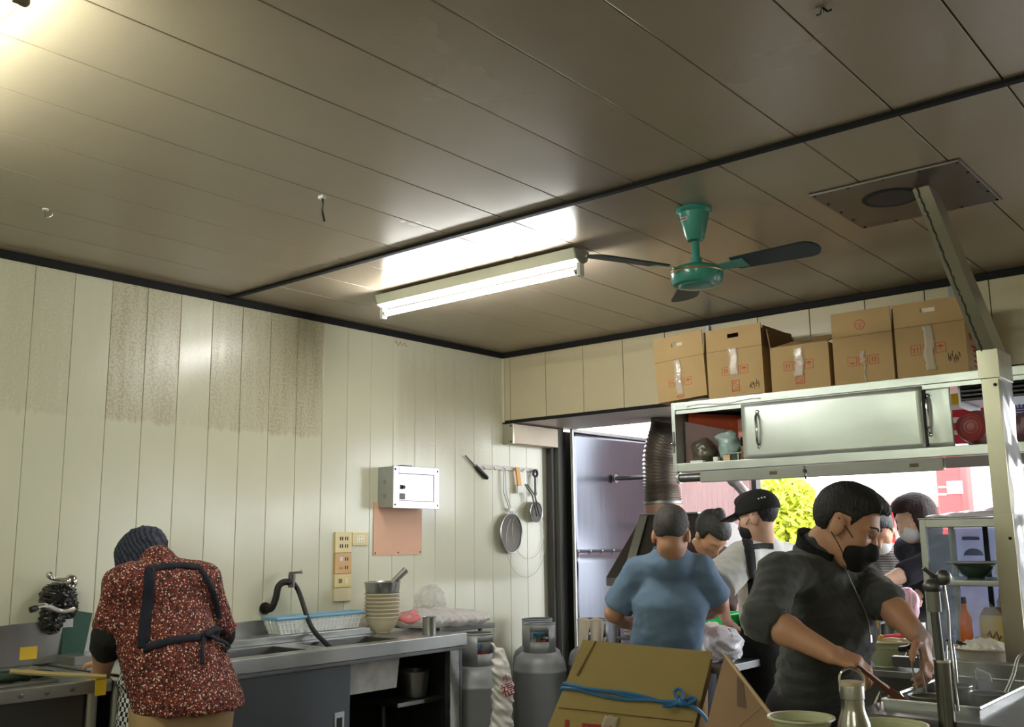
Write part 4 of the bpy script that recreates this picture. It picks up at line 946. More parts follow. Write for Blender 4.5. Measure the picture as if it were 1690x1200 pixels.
# hook rail with tools
r0, r1 = wy(786, 768), wy(887, 779); zr = (r0[2]+r1[2])/2
rail = thing('hook_rail', 'white hook rail with tools hanging on the wall near the gas bottles', 'rail', (0.006, (r0[1]+r1[1])/2, zr-0.02))
obj('strip', MB().box((0.0005, r0[1], zr-0.012), (0.010, r1[1], zr+0.014), 0.003), mat('rail_white', S(206, 200, 196), 0.4), rail)
hy = [r0[1]+0.045+0.105*k for k in range(6)]
for y in hy: obj('hook', MB().tube(spline([(0.010, y, zr+0.004), (0.022, y, zr-0.004), (0.026, y, zr-0.018), (0.034, y, zr-0.014)], 3), 0.003, 6), CHROME, rail)
k1 = wy(765, 752); k2 = wy(801, 790)
kn = thing('screwdriver', 'black handled screwdriver stuck slanting at the left end of the hook rail', 'screwdriver', (0.02, k2[1], k2[2]))
km = Vector((0.016, k1[1]+(k2[1]-k1[1])*0.46, k1[2]+(k2[2]-k1[2])*0.46)); e1 = Vector((0.016, k1[1], k1[2])); e2 = Vector((0.018, k2[1], k2[2]))
obj('shaft', MB().cyl(e1, km, 0.005, 0.007, n=10), STEELD, kn)
obj('handle', MB().tube([km+(e2-km)*t for t in (0, 0.15, 0.5, 0.9, 1.0)], [0.010, 0.014, 0.015, 0.016, 0.010], 10), BLACKP, kn)
MESH = mat('strainer_mesh', S(112, 109, 102), 0.6, 0.3, 0.2, 160)
def skimmer(name, label, cy, cz, ry, rz, top_y, top_z, depth, tilt):
    t = thing(name, label, 'strainer', (0.03, cy, cz-rz))
    M = Matrix.Translation((0.032, cy, cz)) @ Matrix.Rotation(tilt, 4, 'Z') @ Matrix.Rotation(PI/2, 4, 'Y')
    sc = Matrix.Diagonal((rz/ry, 1, 1, 1))
    obj('mesh_bowl', MB().lathe([(0, -depth), (ry*0.5, -depth*0.85), (ry*0.85, -depth*0.4), (ry, 0)], (0, 0, 0), 32, M @ sc), MESH, t, solid=0.002)
    obj('rim', MB().tube([M @ sc @ Vector((ry*math.cos(2*PI*i/32), ry*math.sin(2*PI*i/32), 0)) for i in range(32)], 0.0045, 8, True), STEEL, t)
    return t
c = wy(838, 880)
s1 = skimmer('round_strainer', 'large round mesh strainer hanging low from the hook rail', c[1], c[2], 0.128, 0.128, 0, 0, 0.03, 0.12)
for dy in (-0.012, 0.012): obj('handle', MB().tube([(0.03, c[1]+dy*0.7+0.01, c[2]+0.125), (0.024, hy[2]+dy, zr-0.16), (0.024, hy[2]+dy*0.6, zr-0.012)], 0.004, 8), STEEL, s1)
obj('handle_clasp', MB().box((0.018, c[1]-0.018, c[2]+0.14), (0.036, c[1]+0.030, c[2]+0.165), 0.004), WHITEP, s1)
c = wy(879, 845)
s2 = skimmer('noodle_skimmer', 'small flat skimmer with double wire handle on the hook rail', c[1], c[2], 0.098, 0.066, 0, 0, 0.02, 0.25)
for dy in (-0.014, 0.014): obj('handle', MB().tube([(0.05, c[1]+dy, c[2]-0.03), (0.05, c[1]-0.05+dy, c[2]+0.11), (0.04, hy[4]-0.01+dy*0.8, zr-0.10)], 0.0055, 8), STEELD, s2)
obj('hanger', MB().tube([(0.04, hy[4]-0.01, zr-0.10), (0.03, hy[4], zr-0.012)], 0.003, 6), STEEL, s2)
y = hy[3]; sc_ = thing('yellow_scraper', 'yellow handled scraper hanging on the hook rail', 'scraper', (0.03, y, zr-0.17))
obj('handle', MB().prism([(0.022, y+0.0, zr+0.01), (0.022, y+0.036, zr+0.01), (0.022, y+0.058, zr-0.115), (0.022, y+0.022, zr-0.115)], (0.012, 0, 0)), mat('yellow_handle', S(226, 160, 34), 0.4), sc_)
obj('head', MB().box((0.018, y+0.012, zr-0.16), (0.038, y+0.072, zr-0.113), 0.003), WHITEP, sc_)
y = hy[5]; op = thing('black_opener', 'black bottle opener hanging at the right end of the hook rail', 'opener', (0.03, y, zr-0.18))
obj('ring', MB().tube([(0.03, y+0.022*math.cos(2*PI*i/16), zr-0.022+0.022*math.sin(2*PI*i/16)) for i in range(16)], 0.008, 8, True), BLACKP, op)
obj('shank', MB().box((0.024, y-0.008, zr-0.17), (0.034, y+0.008, zr-0.045), 0.003), BLACKP, op)
obj('wire_loop', MB().tube([(0.028, y+0.03*math.cos(2*PI*i/20), zr-0.10+0.075*math.sin(2*PI*i/20)) for i in range(20)], 0.0014, 5, True), STEEL, op)
c = wy(862, 880)
ww = thing('wire_coil', 'thin wire loop hanging around the strainer on the wall', 'wire', (0.02, c[1], c[2]-0.3))
for rr_, dy, dz in ((0.19, 0.05, 0.02), (0.23, 0.02, -0.06)):
    obj('loop', MB().tube([(0.014, c[1]+dy+rr_*0.9*math.cos(2*PI*i/30), c[2]+dz+rr_*math.sin(2*PI*i/30)) for i in range(30)], 0.0014, 5, True), mat('pale_wire', S(190, 184, 168), 0.4, 0.4), ww)

# ================================================================== SINK COUNTER ALONG THE LEFT WALL
ZC = 0.89
sk = thing('sink_counter', 'long stainless double sink counter with sliding door below the sockets', 'counter', (0.3, -2.0, 0))
y0, y1, xf = -2.98, -1.03, 0.605
# top with two openings
def slab_holes(mb, x0, x1, y0, y1, z0, z1, holes):
    ys_ = [y0]+[v for h in holes for v in (h[2], h[3])]+[y1]
    for i in range(0, len(ys_)-1, 2): mb.box((x0, ys_[i], z0), (x1, ys_[i+1], z1))
    for h in holes: mb.box((x0, h[2], z0), (h[0], h[3], z1)); mb.box((h[1], h[2], z0), (x1, h[3], z1))
    return mb
H = [(0.27, 0.525, -2.45, -2.02), (0.28, 0.525, -1.90, -1.44)]
obj('worktop', slab_holes(MB(), 0.0, xf, y0, y1, ZC-0.006, ZC, H), STEEL, sk, smooth=False)
def basin(h, depth):
    q = MB(); z = ZC-0.006
    def rect(x0, x1, ya, yb, zz): return [q.bm.verts.new(v) for v in ((x0, ya, zz), (x1, ya, zz), (x1, yb, zz), (x0, yb, zz))]
    A = rect(h[0], h[1], h[2], h[3], z); B = rect(h[0]+0.015, h[1]-0.015, h[2]+0.015, h[3]-0.015, z-depth)
    for i in range(4): q.bm.faces.new((A[i], A[(i+1) % 4], B[(i+1) % 4], B[i]))
    q.bm.faces.new(B); return q
obj('basin', basin(H[0], 0.22), STEELD, sk, smooth=False, solid=0.003)
obj('basin', basin(H[1], 0.215), STEELD, sk, smooth=False, solid=0.003)
b2 = obj('basin_shell', basin((H[1][0]-0.006, H[1][1]+0.006, H[1][2]-0.006, H[1][3]+0.006), 0.228), mat('stained_white_basin', S(190, 190, 186), 0.5, 0.1, 0.5, 14), sk, smooth=False, solid=0.002)
obj('fascia', MB().box((xf-0.015, y0, ZC-0.062), (xf+0.004, y1+0.004, ZC+0.001), 0.004), STEEL, sk)
obj('lower_rail', MB().box((xf-0.030, y0, ZC-0.082), (xf-0.006, y1, ZC-0.064), 0.003), STEELD, sk)
obj('end_fascia', MB().box((0.0, y1-0.012, ZC-0.062), (xf-0.015, y1+0.004, ZC+0.001), 0.003), STEEL, sk)
obj('backsplash', MB().box((0.002, y0, ZC), (0.012, -1.36, ZC+0.10), 0.002), STEEL, sk)
obj('ledge', MB().box((0.012, -2.95, ZC), (0.20, -1.337, ZC+0.034), 0.004), STEEL, sk)
sd_ = obj('sliding_door', MB().box((xf-0.045, -2.55, 0.08), (xf-0.030, -1.80, ZC-0.085), 0.003), mat('door_dark_steel', S(92, 96, 100), 0.42, 0.8, 0.12, 5), sk)
obj('finger_pull', MB().box((xf-0.031, -1.895, 0.46), (xf-0.027, -1.835, 0.60), 0.003), STEEL, sd_)
obj('finger_recess', MB().box((xf-0.0275, -1.882, 0.475), (xf-0.0262, -1.848, 0.575)), DARK, sd_)
obj('end_panel', MB().box((0.02, y1-0.03, 0.0), (xf-0.02, y1-0.012, ZC-0.065)), STEELD, sk)
for y in (y0+0.02, y1-0.10): obj('leg', MB().box((xf-0.06, y, 0), (xf-0.022, y+0.085, ZC-0.065), 0.003), STEEL, sk)
for y in (y0+0.03, y1-0.07): obj('leg', MB().cyl((0.05, y, 0), (0.05, y, ZC-0.065), 0.02), STEELD, sk)
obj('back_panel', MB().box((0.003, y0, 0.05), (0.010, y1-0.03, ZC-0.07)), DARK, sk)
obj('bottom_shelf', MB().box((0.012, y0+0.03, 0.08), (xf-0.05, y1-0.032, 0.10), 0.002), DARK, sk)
obj('middle_shelf', MB().box((0.012, -1.40, 0.545), (xf-0.13, y1-0.032, 0.567), 0.003), STEELD, sk)
PT = thing('steel_pot', 'small steel pot on the shelf inside the sink counter', 'pot', (0.36, -1.20, 0.568))
obj('pot', MB().lathe([(0, 0.570), (0.062, 0.570), (0.066, 0.576), (0.080, 0.698), (0.086, 0.700), (0.082, 0.704), (0.077, 0.698), (0.062, 0.582), (0, 0.580)], (0.38, -1.19, 0)), STEEL, PT)
# second sink unit at the far left
sk2 = thing('corner_sink', 'single stainless sink unit cut by the left picture edge', 'sink', (0.35, -3.6, 0))
ya_, yb_, xf2 = -4.25, -3.05, 0.69
H2 = [(0.20, 0.62, -4.10, -3.22)]
obj('worktop', slab_holes(MB(), 0.014, xf2, ya_, yb_, ZC-0.006, ZC, H2), STEEL, sk2, smooth=False)
obj('basin', basin(H2[0], 0.24), STEEL, sk2, smooth=False, solid=0.003)
obj('rim', MB().tube([(0.20, -4.1, ZC+0.004), (0.62, -4.1, ZC+0.004), (0.62, -3.22, ZC+0.004), (0.20, -3.22, ZC+0.004)], 0.008, 6, True), STEEL, sk2)
fa = obj('fascia', MB().box((xf2-0.012, ya_, ZC-0.045), (xf2+0.004, yb_, ZC+0.001), 0.004), STEEL, sk2)
for k in range(9): obj('dent', MB().sph((xf2+0.003, -3.20-0.09*k, ZC-0.022), 0.012, (0.25, 1, 0.8), u=8, v=6), STEELD, fa)
obj('front_panel', MB().box((xf2-0.06, ya_, 0.10), (xf2-0.045, yb_-0.08, ZC-0.046)), mat('front_dark_steel', S(84, 84, 82), 0.45, 0.7), sk2)
for y in (ya_+0.02, yb_-0.05): obj('leg', MB().cyl((xf2-0.05, y, 0), (xf2-0.05, y, ZC-0.01), 0.022), STEEL, sk2); obj('leg', MB().cyl((0.06, y, 0), (0.06, y, ZC-0.01), 0.022), STEEL, sk2)
obj('backsplash', MB().box((0.014, ya_, ZC), (0.026, yb_, ZC+0.165), 0.003), STEELD, sk2)
obj('splash_plate', MB().prism([(0.03, -3.40, ZC+0.002), (0.03, -2.885, ZC+0.002), (0.03, -2.885, ZC+0.175), (0.03, -3.22, ZC+0.165)], (0.012, 0, 0)), STEEL, sk2, smooth=False)
top('yellow_sticker', MB().box((0.0425, -3.10, 0.915), (0.0435, -3.03, 0.965)), mat('yellow_paper', S(214, 178, 46), 0.5), 'yellow square sticker on the splash plate behind the left sink', 'sticker')
br = thing('bridge_counter', 'narrow steel drainboard between the two sink units', 'counter', (0.3, -3.0, 0))
obj('tray', MB().box((0.05, -3.045, ZC-0.03), (0.70, -2.985, ZC-0.008), 0.003), STEEL, br)
for x in (0.1, 0.66): obj('leg', MB().cyl((x, -3.015, 0), (x, -3.015, ZC-0.03), 0.018), STEEL, br)
top('green_cutting_board', MB().prism([(0.052, -2.935, ZC+0.001), (0.052, -2.845, ZC+0.001), (0.018, -2.795, ZC+0.19), (0.018, -2.925, ZC+0.215)], (0.012, 0, 0.002)), mat('dark_green_plastic', S(18, 66, 50), 0.5), 'dark green cutting board standing behind the bending woman', 'board', smooth=False)
# green cloth and bamboo stick on the rim, yellow tape
p0, p1 = P(25, 1098, z=0.90), P(140, 1122, z=0.90)
q = Sdf(0.007, 0.02); q.ell((0.50, -3.40, 0.912), (0.09, 0.14, 0.022)); q.ell((0.47, -3.26, 0.908), (0.05, 0.10, 0.014)); q.noise = wrinkle(0.006, 60, 4); q.cut(lambda p: p[..., 2]-0.897)
put_props(sdf_obj('green_cloth', q, mat('wet_green_cloth', S(30, 52, 38), 0.6)), 'crumpled dark green cloth on the rim of the left sink', 'cloth')
top('bamboo_stick', MB().tube([(0.55, -3.36, 0.936), (0.60, -3.22, 0.915), (0.685, -3.07, 0.899)], [0.010, 0.009, 0.006], 8), mat('bamboo', S(186, 166, 116), 0.6), 'thin bamboo stick lying across the left sink corner', 'stick')
top('yellow_tape', MB().box((0.694, -3.115, 0.835), (0.697, -3.075, 0.895)).box((0.66, -3.115, 0.8905), (0.697, -3.075, 0.8935)), mat('yellow_tape', S(206, 170, 40), 0.4), 'yellow tape folded over the edge of the left sink', 'tape', smooth=False)
# faucet wrapped in black, chrome lever and spout
FQ = P(88, 985, x=0.05)
fa = thing('black_wrapped_faucet', 'wall faucet wrapped in black plastic with chrome lever and spout', 'faucet', (0.0, FQ[1], FQ[2]-0.1))
q = Sdf(0.006, 0.03); y, z = FQ[1]+0.02, FQ[2]
q.ell((0.05, y, z+0.0), (0.06, 0.075, 0.06)); q.ell((0.05, y-0.02, z-0.085), (0.045, 0.05, 0.07)); q.ell((0.03, y+0.05, z-0.05), (0.03, 0.05, 0.05)); q.noise = wrinkle(0.012, 70, 2)
q.cut(lambda p: p[..., 0]-0.002)
obj_w = sdf_obj('wrapping', q, mat('black_shiny_plastic', S(26, 25, 24), 0.2, 0, 0.4, 30), fa)
obj('spout', MB().tube(spline([(0.09, y+0.05, z-0.055), (0.12, y-0.02, z-0.055), (0.16, y-0.10, z-0.028), (0.175, y-0.145, z-0.03), (0.18, y-0.155, z-0.045)], 5), 0.011, 10), CHROME, fa)
obj('spout_tip', MB().cyl((0.18, y-0.17, z-0.04), (0.176, y-0.145, z-0.034), 0.013), BLACKP, fa)
obj('cap', MB().sph((0.09, y+0.03, z+0.06), 0.030, (1, 1, 1.1)), CHROME, fa)
obj('lever', MB().tube(spline([(0.095, y+0.02, z+0.07), (0.11, y-0.05, z+0.075), (0.115, y-0.08, z+0.10)], 5), [0.010, 0.010, 0.009, 0.009, 0.008, 0.008, 0.009, 0.011, 0.014, 0.015, 0.010], 10), CHROME, fa)
# second tap with rubber hose
TQ = wy(447, 1000)
tp = thing('wall_tap', 'dark wall tap with black hose running into the sink', 'tap', (0.0, TQ[1], TQ[2]-0.1))
y, z = TQ[1]-0.01, TQ[2]-0.01
ELB = mat('grimy_iron', S(40, 37, 34), 0.45, 0.5)
obj('elbow_pipe', MB().tube(spline([(0.0, y-0.03, z), (0.05, y-0.025, z+0.0), (0.065, y-0.01, z+0.05), (0.07, y+0.0, z+0.105), (0.075, y+0.03, z+0.128), (0.08, y+0.075, z+0.125)], 5), 0.017, 10), ELB, tp)
obj('wall_flange', MB().cyl((0.0, y-0.03, z), (0.014, y-0.03, z), 0.03), ELB, tp)
obj('valve', MB().cyl((0.08, y+0.075, z+0.10), (0.08, y+0.075, z+0.165), 0.018), STEELD, tp)
obj('tee_handle', MB().tube([(0.08, y+0.055, z+0.172), (0.085, y+0.13, z+0.175)], 0.007, 8).sph((0.085, y+0.13, z+0.175), 0.011), CHROME, tp)
obj('hose', MB().tube(spline([(0.085, y+0.085, z+0.12), (0.10, y+0.11, z+0.07), (0.20, y+0.11, z-0.09), (0.34, y+0.10, z-0.17), (0.44, y+0.12, z-0.235), (0.47, y+0.13, z-0.33)], 6), 0.012, 10), RUBBER, tp)
# baskets
def basket(name, label, corners, h, rimm, wallm, flare=1.12, slots=9):
    # corners: 4 base points in order; open tray with slatted sides
    c = sum((Vector(p) for p in corners), Vector())/4
    t = thing(name, label, 'basket', c)
    B = [Vector(p) for p in corners]; T_ = [c+(p-c)*flare+Vector((0, 0, h)) for p in B]
    q = MB()
    obj('base', MB().prism(B, (0, 0, 0.003)), wallm, t, smooth=False)
    for i in range(4):
        a0, a1, b0, b1 = B[i], B[(i+1) % 4], T_[i], T_[(i+1) % 4]
        n = max(3, int((a1-a0).length/0.022))
        for k in range(n):
            u0, u1 = (k+0.12)/n, (k+0.80)/n
            v = [a0.lerp(a1, u0), a0.lerp(a1, u1), b0.lerp(b1, u1), b0.lerp(b1, u0)]
            q.bm.faces.new([q.bm.verts.new(p) for p in v])
        for v_ in (0.33, 0.66):
            q.tube([a0.lerp(b0, v_), a1.lerp(b1, v_)], 0.0022, 5)
    obj('slatted_wall', q, wallm, t, smooth=False, solid=0.0022)
    obj('rim', MB().tube(T_, 0.009, 8, True), rimm, t)
    return t
zL = ZC+0.035
basket('blue_rim_basket', 'white slatted basket with pale blue rim tilted on the sink ledge', [(0.055, -1.89, zL), (0.155, -1.89, zL), (0.175, -1.405, zL+0.003), (0.075, -1.405, zL+0.003)], 0.075, mat('pale_blue_plastic', S(128, 176, 206), 0.4), mat('basket_white', S(224, 228, 226), 0.5))
basket('red_rim_basket', 'pale basket with red rim half hidden behind the bending woman', [(0.06, -2.50, zL), (0.16, -2.50, zL), (0.17, -2.20, zL), (0.07, -2.20, zL)], 0.07, mat('red_rim_plastic', S(206, 50, 62), 0.4), mat('basket_cream', S(216, 216, 200), 0.5), 1.2)
# bowl stack, basin and ladle
def bowl_prof(r, h, foot=0.45, t=0.004):
    return [(0, 0), (r*foot, 0), (r*foot, 0.006), (r*0.72, h*0.35), (r*0.90, h*0.80), (r*0.92, h*0.91), (r, h*0.945), (r, h), (r-t*0.6, h+0.001), (r*0.93-t, h*0.77), (r*0.70-t, h*0.38+0.003), (r*0.40, 0.010), (0, 0.010)]
bx, by = 0.205, -1.262
def bowl_mesh(name, r, h): return MB().lathe(bowl_prof(r, h), (0, 0, 0), 32)
src = obj('noodle_bowl', bowl_mesh('b', 0.098, 0.085), CREAMB); src.location = (bx, by, ZC+0.001)
labs = ['lowest', 'second', 'third', 'fourth', 'fifth', 'sixth', 'topmost']
for k in range(7):
    o = src
    if k: o = src.copy(); COL.objects.link(o)
    o.location = (bx, by, ZC+0.001+0.020*k)
    put_props(o, labs[k]+' bowl of the cream bowl stack under the steel pan', 'bowl', 'bowls stacked beside the blue rimmed basket')
pn = thing('steel_pan', 'steel saucepan resting on top of the bowl stack', 'pan', (bx, by, ZC+0.20))
zp = ZC+0.001+0.020*6+0.080
obj('pan', MB().lathe([(0, zp), (0.085, zp), (0.090, zp+0.006), (0.097, zp+0.062), (0.103, zp+0.063), (0.098, zp+0.067), (0.094, zp+0.060), (0.083, zp+0.008), (0, zp+0.006)], (bx, by, 0)), STEEL, pn)
obj('handle', MB().tube([(bx+0.02, by+0.05, zp+0.055), (bx+0.05, by+0.125, zp+0.125)], [0.016, 0.020], 12), STEEL, pn)
# plastic bags and cup at the end of the counter
q = Sdf(0.008, 0.04); q.ell((0.27, -1.02, 0.945), (0.18, 0.16, 0.05)); q.ell((0.33, -0.80, 0.94), (0.16, 0.20, 0.045)); q.ell((0.24, -0.92, 0.955), (0.10, 0.12, 0.06)); q.noise = wrinkle(0.011, 30, 6); q.cut(lambda p: p[..., 2]-0.905); HEAP = q
TABX = thing('side_table', 'low steel side table beside the sink counter holding plastic bags', 'table', (0.30, -0.79, 0))
obj('table_top', MB().box((0.03, -1.02, 0.875), (0.40, -0.56, 0.903), 0.003), STEELD, TABX)
for x in (0.06, 0.31): 
    for y in (-0.99, -0.59): obj('leg', MB().cyl((x, y, 0), (x, y, 0.876), 0.012), STEELD, TABX)
put_props(sdf_obj('plastic_bag_heap', q, film_mat('white_bag_film', S(238, 234, 234), 0.72, 0.2)), 'crumpled white plastic bags heaped at the end of the sink counter', 'bags')
q = Sdf(0.007, 0.03); q.ell((0.24, -0.93, 1.04), (0.07, 0.10, 0.09)); q.cone((0.22, -0.98, 1.05), (0.22, -0.86, 1.10), 0.03, 0.02); q.noise = wrinkle(0.010, 34, 9); q.cut(lambda p: p[..., 2]-0.985)
put_props(sdf_obj('clear_plastic_bag', q, CLEARBAG), 'clear plastic bag puffed up on the white bag heap', 'bag')
cp = thing('steel_cup', 'small straight steel cup on the sink counter corner', 'cup', (0.50, -1.20, ZC))
obj('cup', MB().lathe([(0, ZC+0.001), (0.036, ZC+0.001), (0.036, ZC+0.088), (0.0385, ZC+0.090), (0.036, ZC+0.092), (0.034, ZC+0.088), (0.034, ZC+0.006), (0, ZC+0.005)], (0.50, -1.20, 0)), STEEL, cp)

# ================================================================== GAS BOTTLES
def gas_bottle(x, y, label, m, rot, collar='open'):
    t = thing('gas_bottle', label, 'gas bottle', (x, y, 0), 0, 'gas bottles by the sink counter')
    r = 0.158
    obj('tank', MB().lathe([(0, 0.05), (0.10, 0.052), (0.145, 0.085), (r, 0.14), (r, 0.585), (r+0.003, 0.590), (r+0.003, 0.600), (r, 0.605), (r*0.985, 0.635), (r*0.90, 0.672), (r*0.70, 0.698), (r*0.4, 0.710), (0, 0.712)], (x, y, 0), 40), m, t)
    obj('foot_ring', MB().lathe([(0.125, 0.0), (0.132, 0.0), (0.132, 0.10), (0.125, 0.10)], (x, y, 0), 32, None, True), m, t)
    rc = 0.095; q = MB(); n = 40; zb, zt_ = 0.695, 0.868; wlo, whi = 0.765, 0.828
    for i in range(n):
        a0, a1 = rot+2*PI*i/n, rot+2*PI*(i+1)/n; ph = (i+0.5)/n
        win = any(abs(((ph-c_+0.5) % 1)-0.5) < 0.095 for c_ in (0.0, 0.5))
        segs = [(zb, wlo), (whi, zt_)] if win else [(zb, zt_)]
        for (za, zb2) in segs:
            q.bm.faces.new([q.bm.verts.new(v) for v in ((x+rc*math.cos(a0), y+rc*math.sin(a0), za), (x+rc*math.cos(a1), y+rc*math.sin(a1), za), (x+rc*math.cos(a1), y+rc*math.sin(a1), zb2), (x+rc*math.cos(a0), y+rc*math.sin(a0), zb2))])
    bmesh.ops.remove_doubles(q.bm, verts=q.bm.verts, dist=1e-5)
    obj('collar', q, m, t, solid=0.005)
    obj('collar_rim', MB().tube([(x+rc*math.cos(2*PI*i/36), y+rc*math.sin(2*PI*i/36), zt_) for i in range(36)], 0.005, 6, True), m, t)
    v = obj('valve', MB().cyl((x, y, 0.705), (x, y, 0.79), 0.018), mat('brass_valve', S(168, 140, 80), 0.35, 0.8), t)
    obj('hand_wheel', MB().lathe([(0.008, 0.79), (0.034, 0.79), (0.036, 0.80), (0.034, 0.812), (0.008, 0.812)], (x, y, 0), 20), mat('valve_wheel', S(52, 120, 150), 0.4), v)
    obj('regulator', MB().cyl((x+0.02, y, 0.755), (x+0.065, y, 0.755), 0.026), mat('regulator_red', S(120, 50, 44), 0.4), v)
    return t
# square collared look comes from the folded collar plates
CAMDIR = math.atan2(-5.0-(-0.15), 4.247-0.42)
gas_bottle(0.50, -0.84, 'grey gas bottle right against the end of the sink counter', CYLG, CAMDIR+0.8)
gas_bottle(0.40, -0.15, 'foremost grey gas bottle standing free in the middle', CYLG, CAMDIR)
t3 = gas_bottle(0.185, 0.10, 'blue grey gas bottle with white label behind the free standing one', CYLB, CAMDIR+0.5)
a = CAMDIR-0.10
obj('label', MB().grid(lambda u, v: (0.185+0.101*math.cos(a+0.75*u), 0.10+0.101*math.sin(a+0.75*u), 0.828+0.032*v), 8, 1), WHITEP, t3, solid=0.001)
obj('label_print', MB().grid(lambda u, v: (0.185+0.1025*math.cos(a+0.12+0.45*u), 0.10+0.1025*math.sin(a+0.12+0.45*u), 0.838+0.012*v), 8, 1), mat('label_blue', S(70, 96, 140), 0.5), t3, solid=0.001)
obj('paper_tag', MB().grid(lambda u, v: (0.185+0.101*math.cos(a-1.0+0.6*u), 0.10+0.101*math.sin(a-1.0+0.6*u), 0.80+0.04*v), 6, 1), mat('cream_tag', S(214, 206, 184), 0.6), t3, solid=0.001)
gas_bottle(0.50, 0.27, 'gas bottle behind the carton bundle draped with a rag', CYLG, CAMDIR+0.3)
def ragfn(u, v):
    aa = CAMDIR-0.95+1.55*u; ln = 0.05+0.22*abs(math.sin(PI*(1.9*u+0.12)))+0.02*math.sin(23*u)
    fold = 0.006*math.sin(19*u)*min(1, 3*v)
    if v < 0.2: r_, z_ = 0.060+0.044*v/0.2, 0.872+0.010*v/0.2
    else: r_, z_ = 0.108+0.012*(v-0.2)+fold, 0.882-0.008-ln*(v-0.2)/0.8
    return (0.50+r_*math.cos(aa), 0.27+r_*math.sin(aa), z_+0.006*math.sin(11*u))
put_props(obj('draped_rag', MB().grid(ragfn, 40, 14), mat('beige_rag', S(206, 194, 176), 0.9, 0, 0.1, 30, 0.2, 120), None, solid=0.004), 'beige rag draped over the collar of the rear right gas bottle', 'rag')
# white carrier bag hanging from the first bottle
q = Sdf(0.007, 0.03); bp = D(830, 1140, 5.15); bp2 = D(825, 1190, 5.15)
hp = D(826, 1092, 5.15)
q.chain([hp+np.array((0, 0, 0.05)), hp, hp+np.array((0.005, 0, -0.05))], [0.010, 0.028, 0.036], ax=_R0, ratio=1.2); q.chain([hp+np.array((0.005, 0, -0.05)), bp, bp2-np.array((0, 0, 0.12)), bp2-np.array((0, 0, 0.26))], [0.036, 0.042, 0.054, 0.058], ax=_R0, ratio=1.2)
q.chain([hp+np.array((0, 0, 0.05)), D(822, 1075, 5.15), D(812, 1062, 5.22)], [0.012, 0.006, 0.006])
q.noise = wrinkle(0.012, 42, 13)
bg = put_props(sdf_obj('carrier_bag', q, mat('white_carrier_bag', S(232, 228, 224), 0.35, 0, 0.05)), 'white carrier bag with red lettering hanging by the gas bottle', 'bag')
q = MB(); pa = Vector(D(836, 1126, 5.06)); X = Vector(_R0)*0.022; Z = Vector((0, 0, 0.028))
fm = frame_m(D(839, 1140, 5.088), tuple(_R0+np.array((0.0, 0, 0.35))), tuple(-_F))
text_mesh('red_lettering', '福', 0.075, fm, REDINK2, bg)
text_mesh('red_lettering', '小', 0.045, frame_m(D(836, 1120, 5.098), tuple(_R0+np.array((0.0, 0, 0.3))), tuple(-_F)), REDINK2, bg)

# ================================================================== HOOD AND DUCT
hd = thing('range_hood', 'dark tapered range hood behind the man in the blue shirt', 'hood', (1.05, 0.5, 1.12))
HOODM = mat('hood_dark', S(58, 52, 48), 0.4, 0.4, 0.2)
zb, zt_ = 1.13, 1.515
l0 = P(1000, 950, y=0.22); l1 = P(1060, 852, y=0.45)
BQ = [(l0[0], 0.22, zb), (1.62, 0.22, zb), (1.62, 0.95, zb), (l0[0], 0.95, zb)]
TQ_ = [(l1[0], 0.45, zt_), (1.18, 0.45, zt_), (1.18, 0.80, zt_), (l1[0], 0.80, zt_)]
obj('canopy', frustum(MB(), BQ, TQ_), HOODM, hd, smooth=False)
obj('skirt', MB().box((l0[0], 0.22, zb-0.05), (1.62, 0.95, zb), 0.003), STEELD, hd)
obj('corner_strip', MB().prism([(l1[0]-0.005, 0.43, zt_), (l1[0]+0.055, 0.43, zt_), (l1[0]+0.06, 0.25, 1.22), (l1[0], 0.25, 1.22)], (0, -0.006, 0)), STEEL, hd, smooth=False)
obj('top_plate', MB().box((l1[0]-0.01, 0.44, zt_), (1.19, 0.81, zt_+0.012), 0.003), STEELD, hd)
obj('spigot', MB().cyl((0.84, 0.62, zt_), (0.84, 0.62, zt_+0.07), 0.125, n=32), mat('rusty_collar', S(150, 116, 100), 0.5, 0.5), hd)
for x in (l0[0]+0.04, 1.56):
    for y in (0.28, 0.9): obj('post', MB().cyl((x, y, 0.0), (x, y, zb-0.05), 0.015), STEELD, hd)
du = thing('flexible_duct', 'ribbed silver flexible duct rising from the range hood', 'duct', (0.84, 0.62, 1.58))
path = spline([(0.84, 0.62, 1.586), (0.83, 0.62, 1.72), (0.85, 0.60, 1.90), (0.93, 0.57, 2.06), (0.955, 0.55, 2.138)], 16)
rs_ = [0.116+0.006*(1 if i % 2 else -1) for i in range(len(path))]
obj('ribbed_tube', MB().tube(path, rs_, 32), DUCT, du, ang=0.3)
obj('clamp', MB().lathe([(0.124, 1.588), (0.128, 1.588), (0.128, 1.606), (0.124, 1.606)], (0.84, 0.62, 0), 32, None, True), STEELD, du)
# second curved pipe near the capped cook
c0 = P(1217, 800, y=1.2)
top('curved_pipe', MB().tube(spline([(c0[0]-0.06, 1.2, c0[2]+0.32), (c0[0]-0.05, 1.2, c0[2]+0.06), (c0[0]+0.0, 1.2, c0[2]-0.0), (c0[0]+0.05, 1.2, c0[2]-0.07), (c0[0]+0.045, 1.2, c0[2]-0.2), (c0[0]+0.045, 1.2, 0.02)], 6), 0.034, 14), mat('grey_pipe', S(140, 136, 136), 0.4, 0.4), 'grey curved pipe behind the black cap', 'pipe')
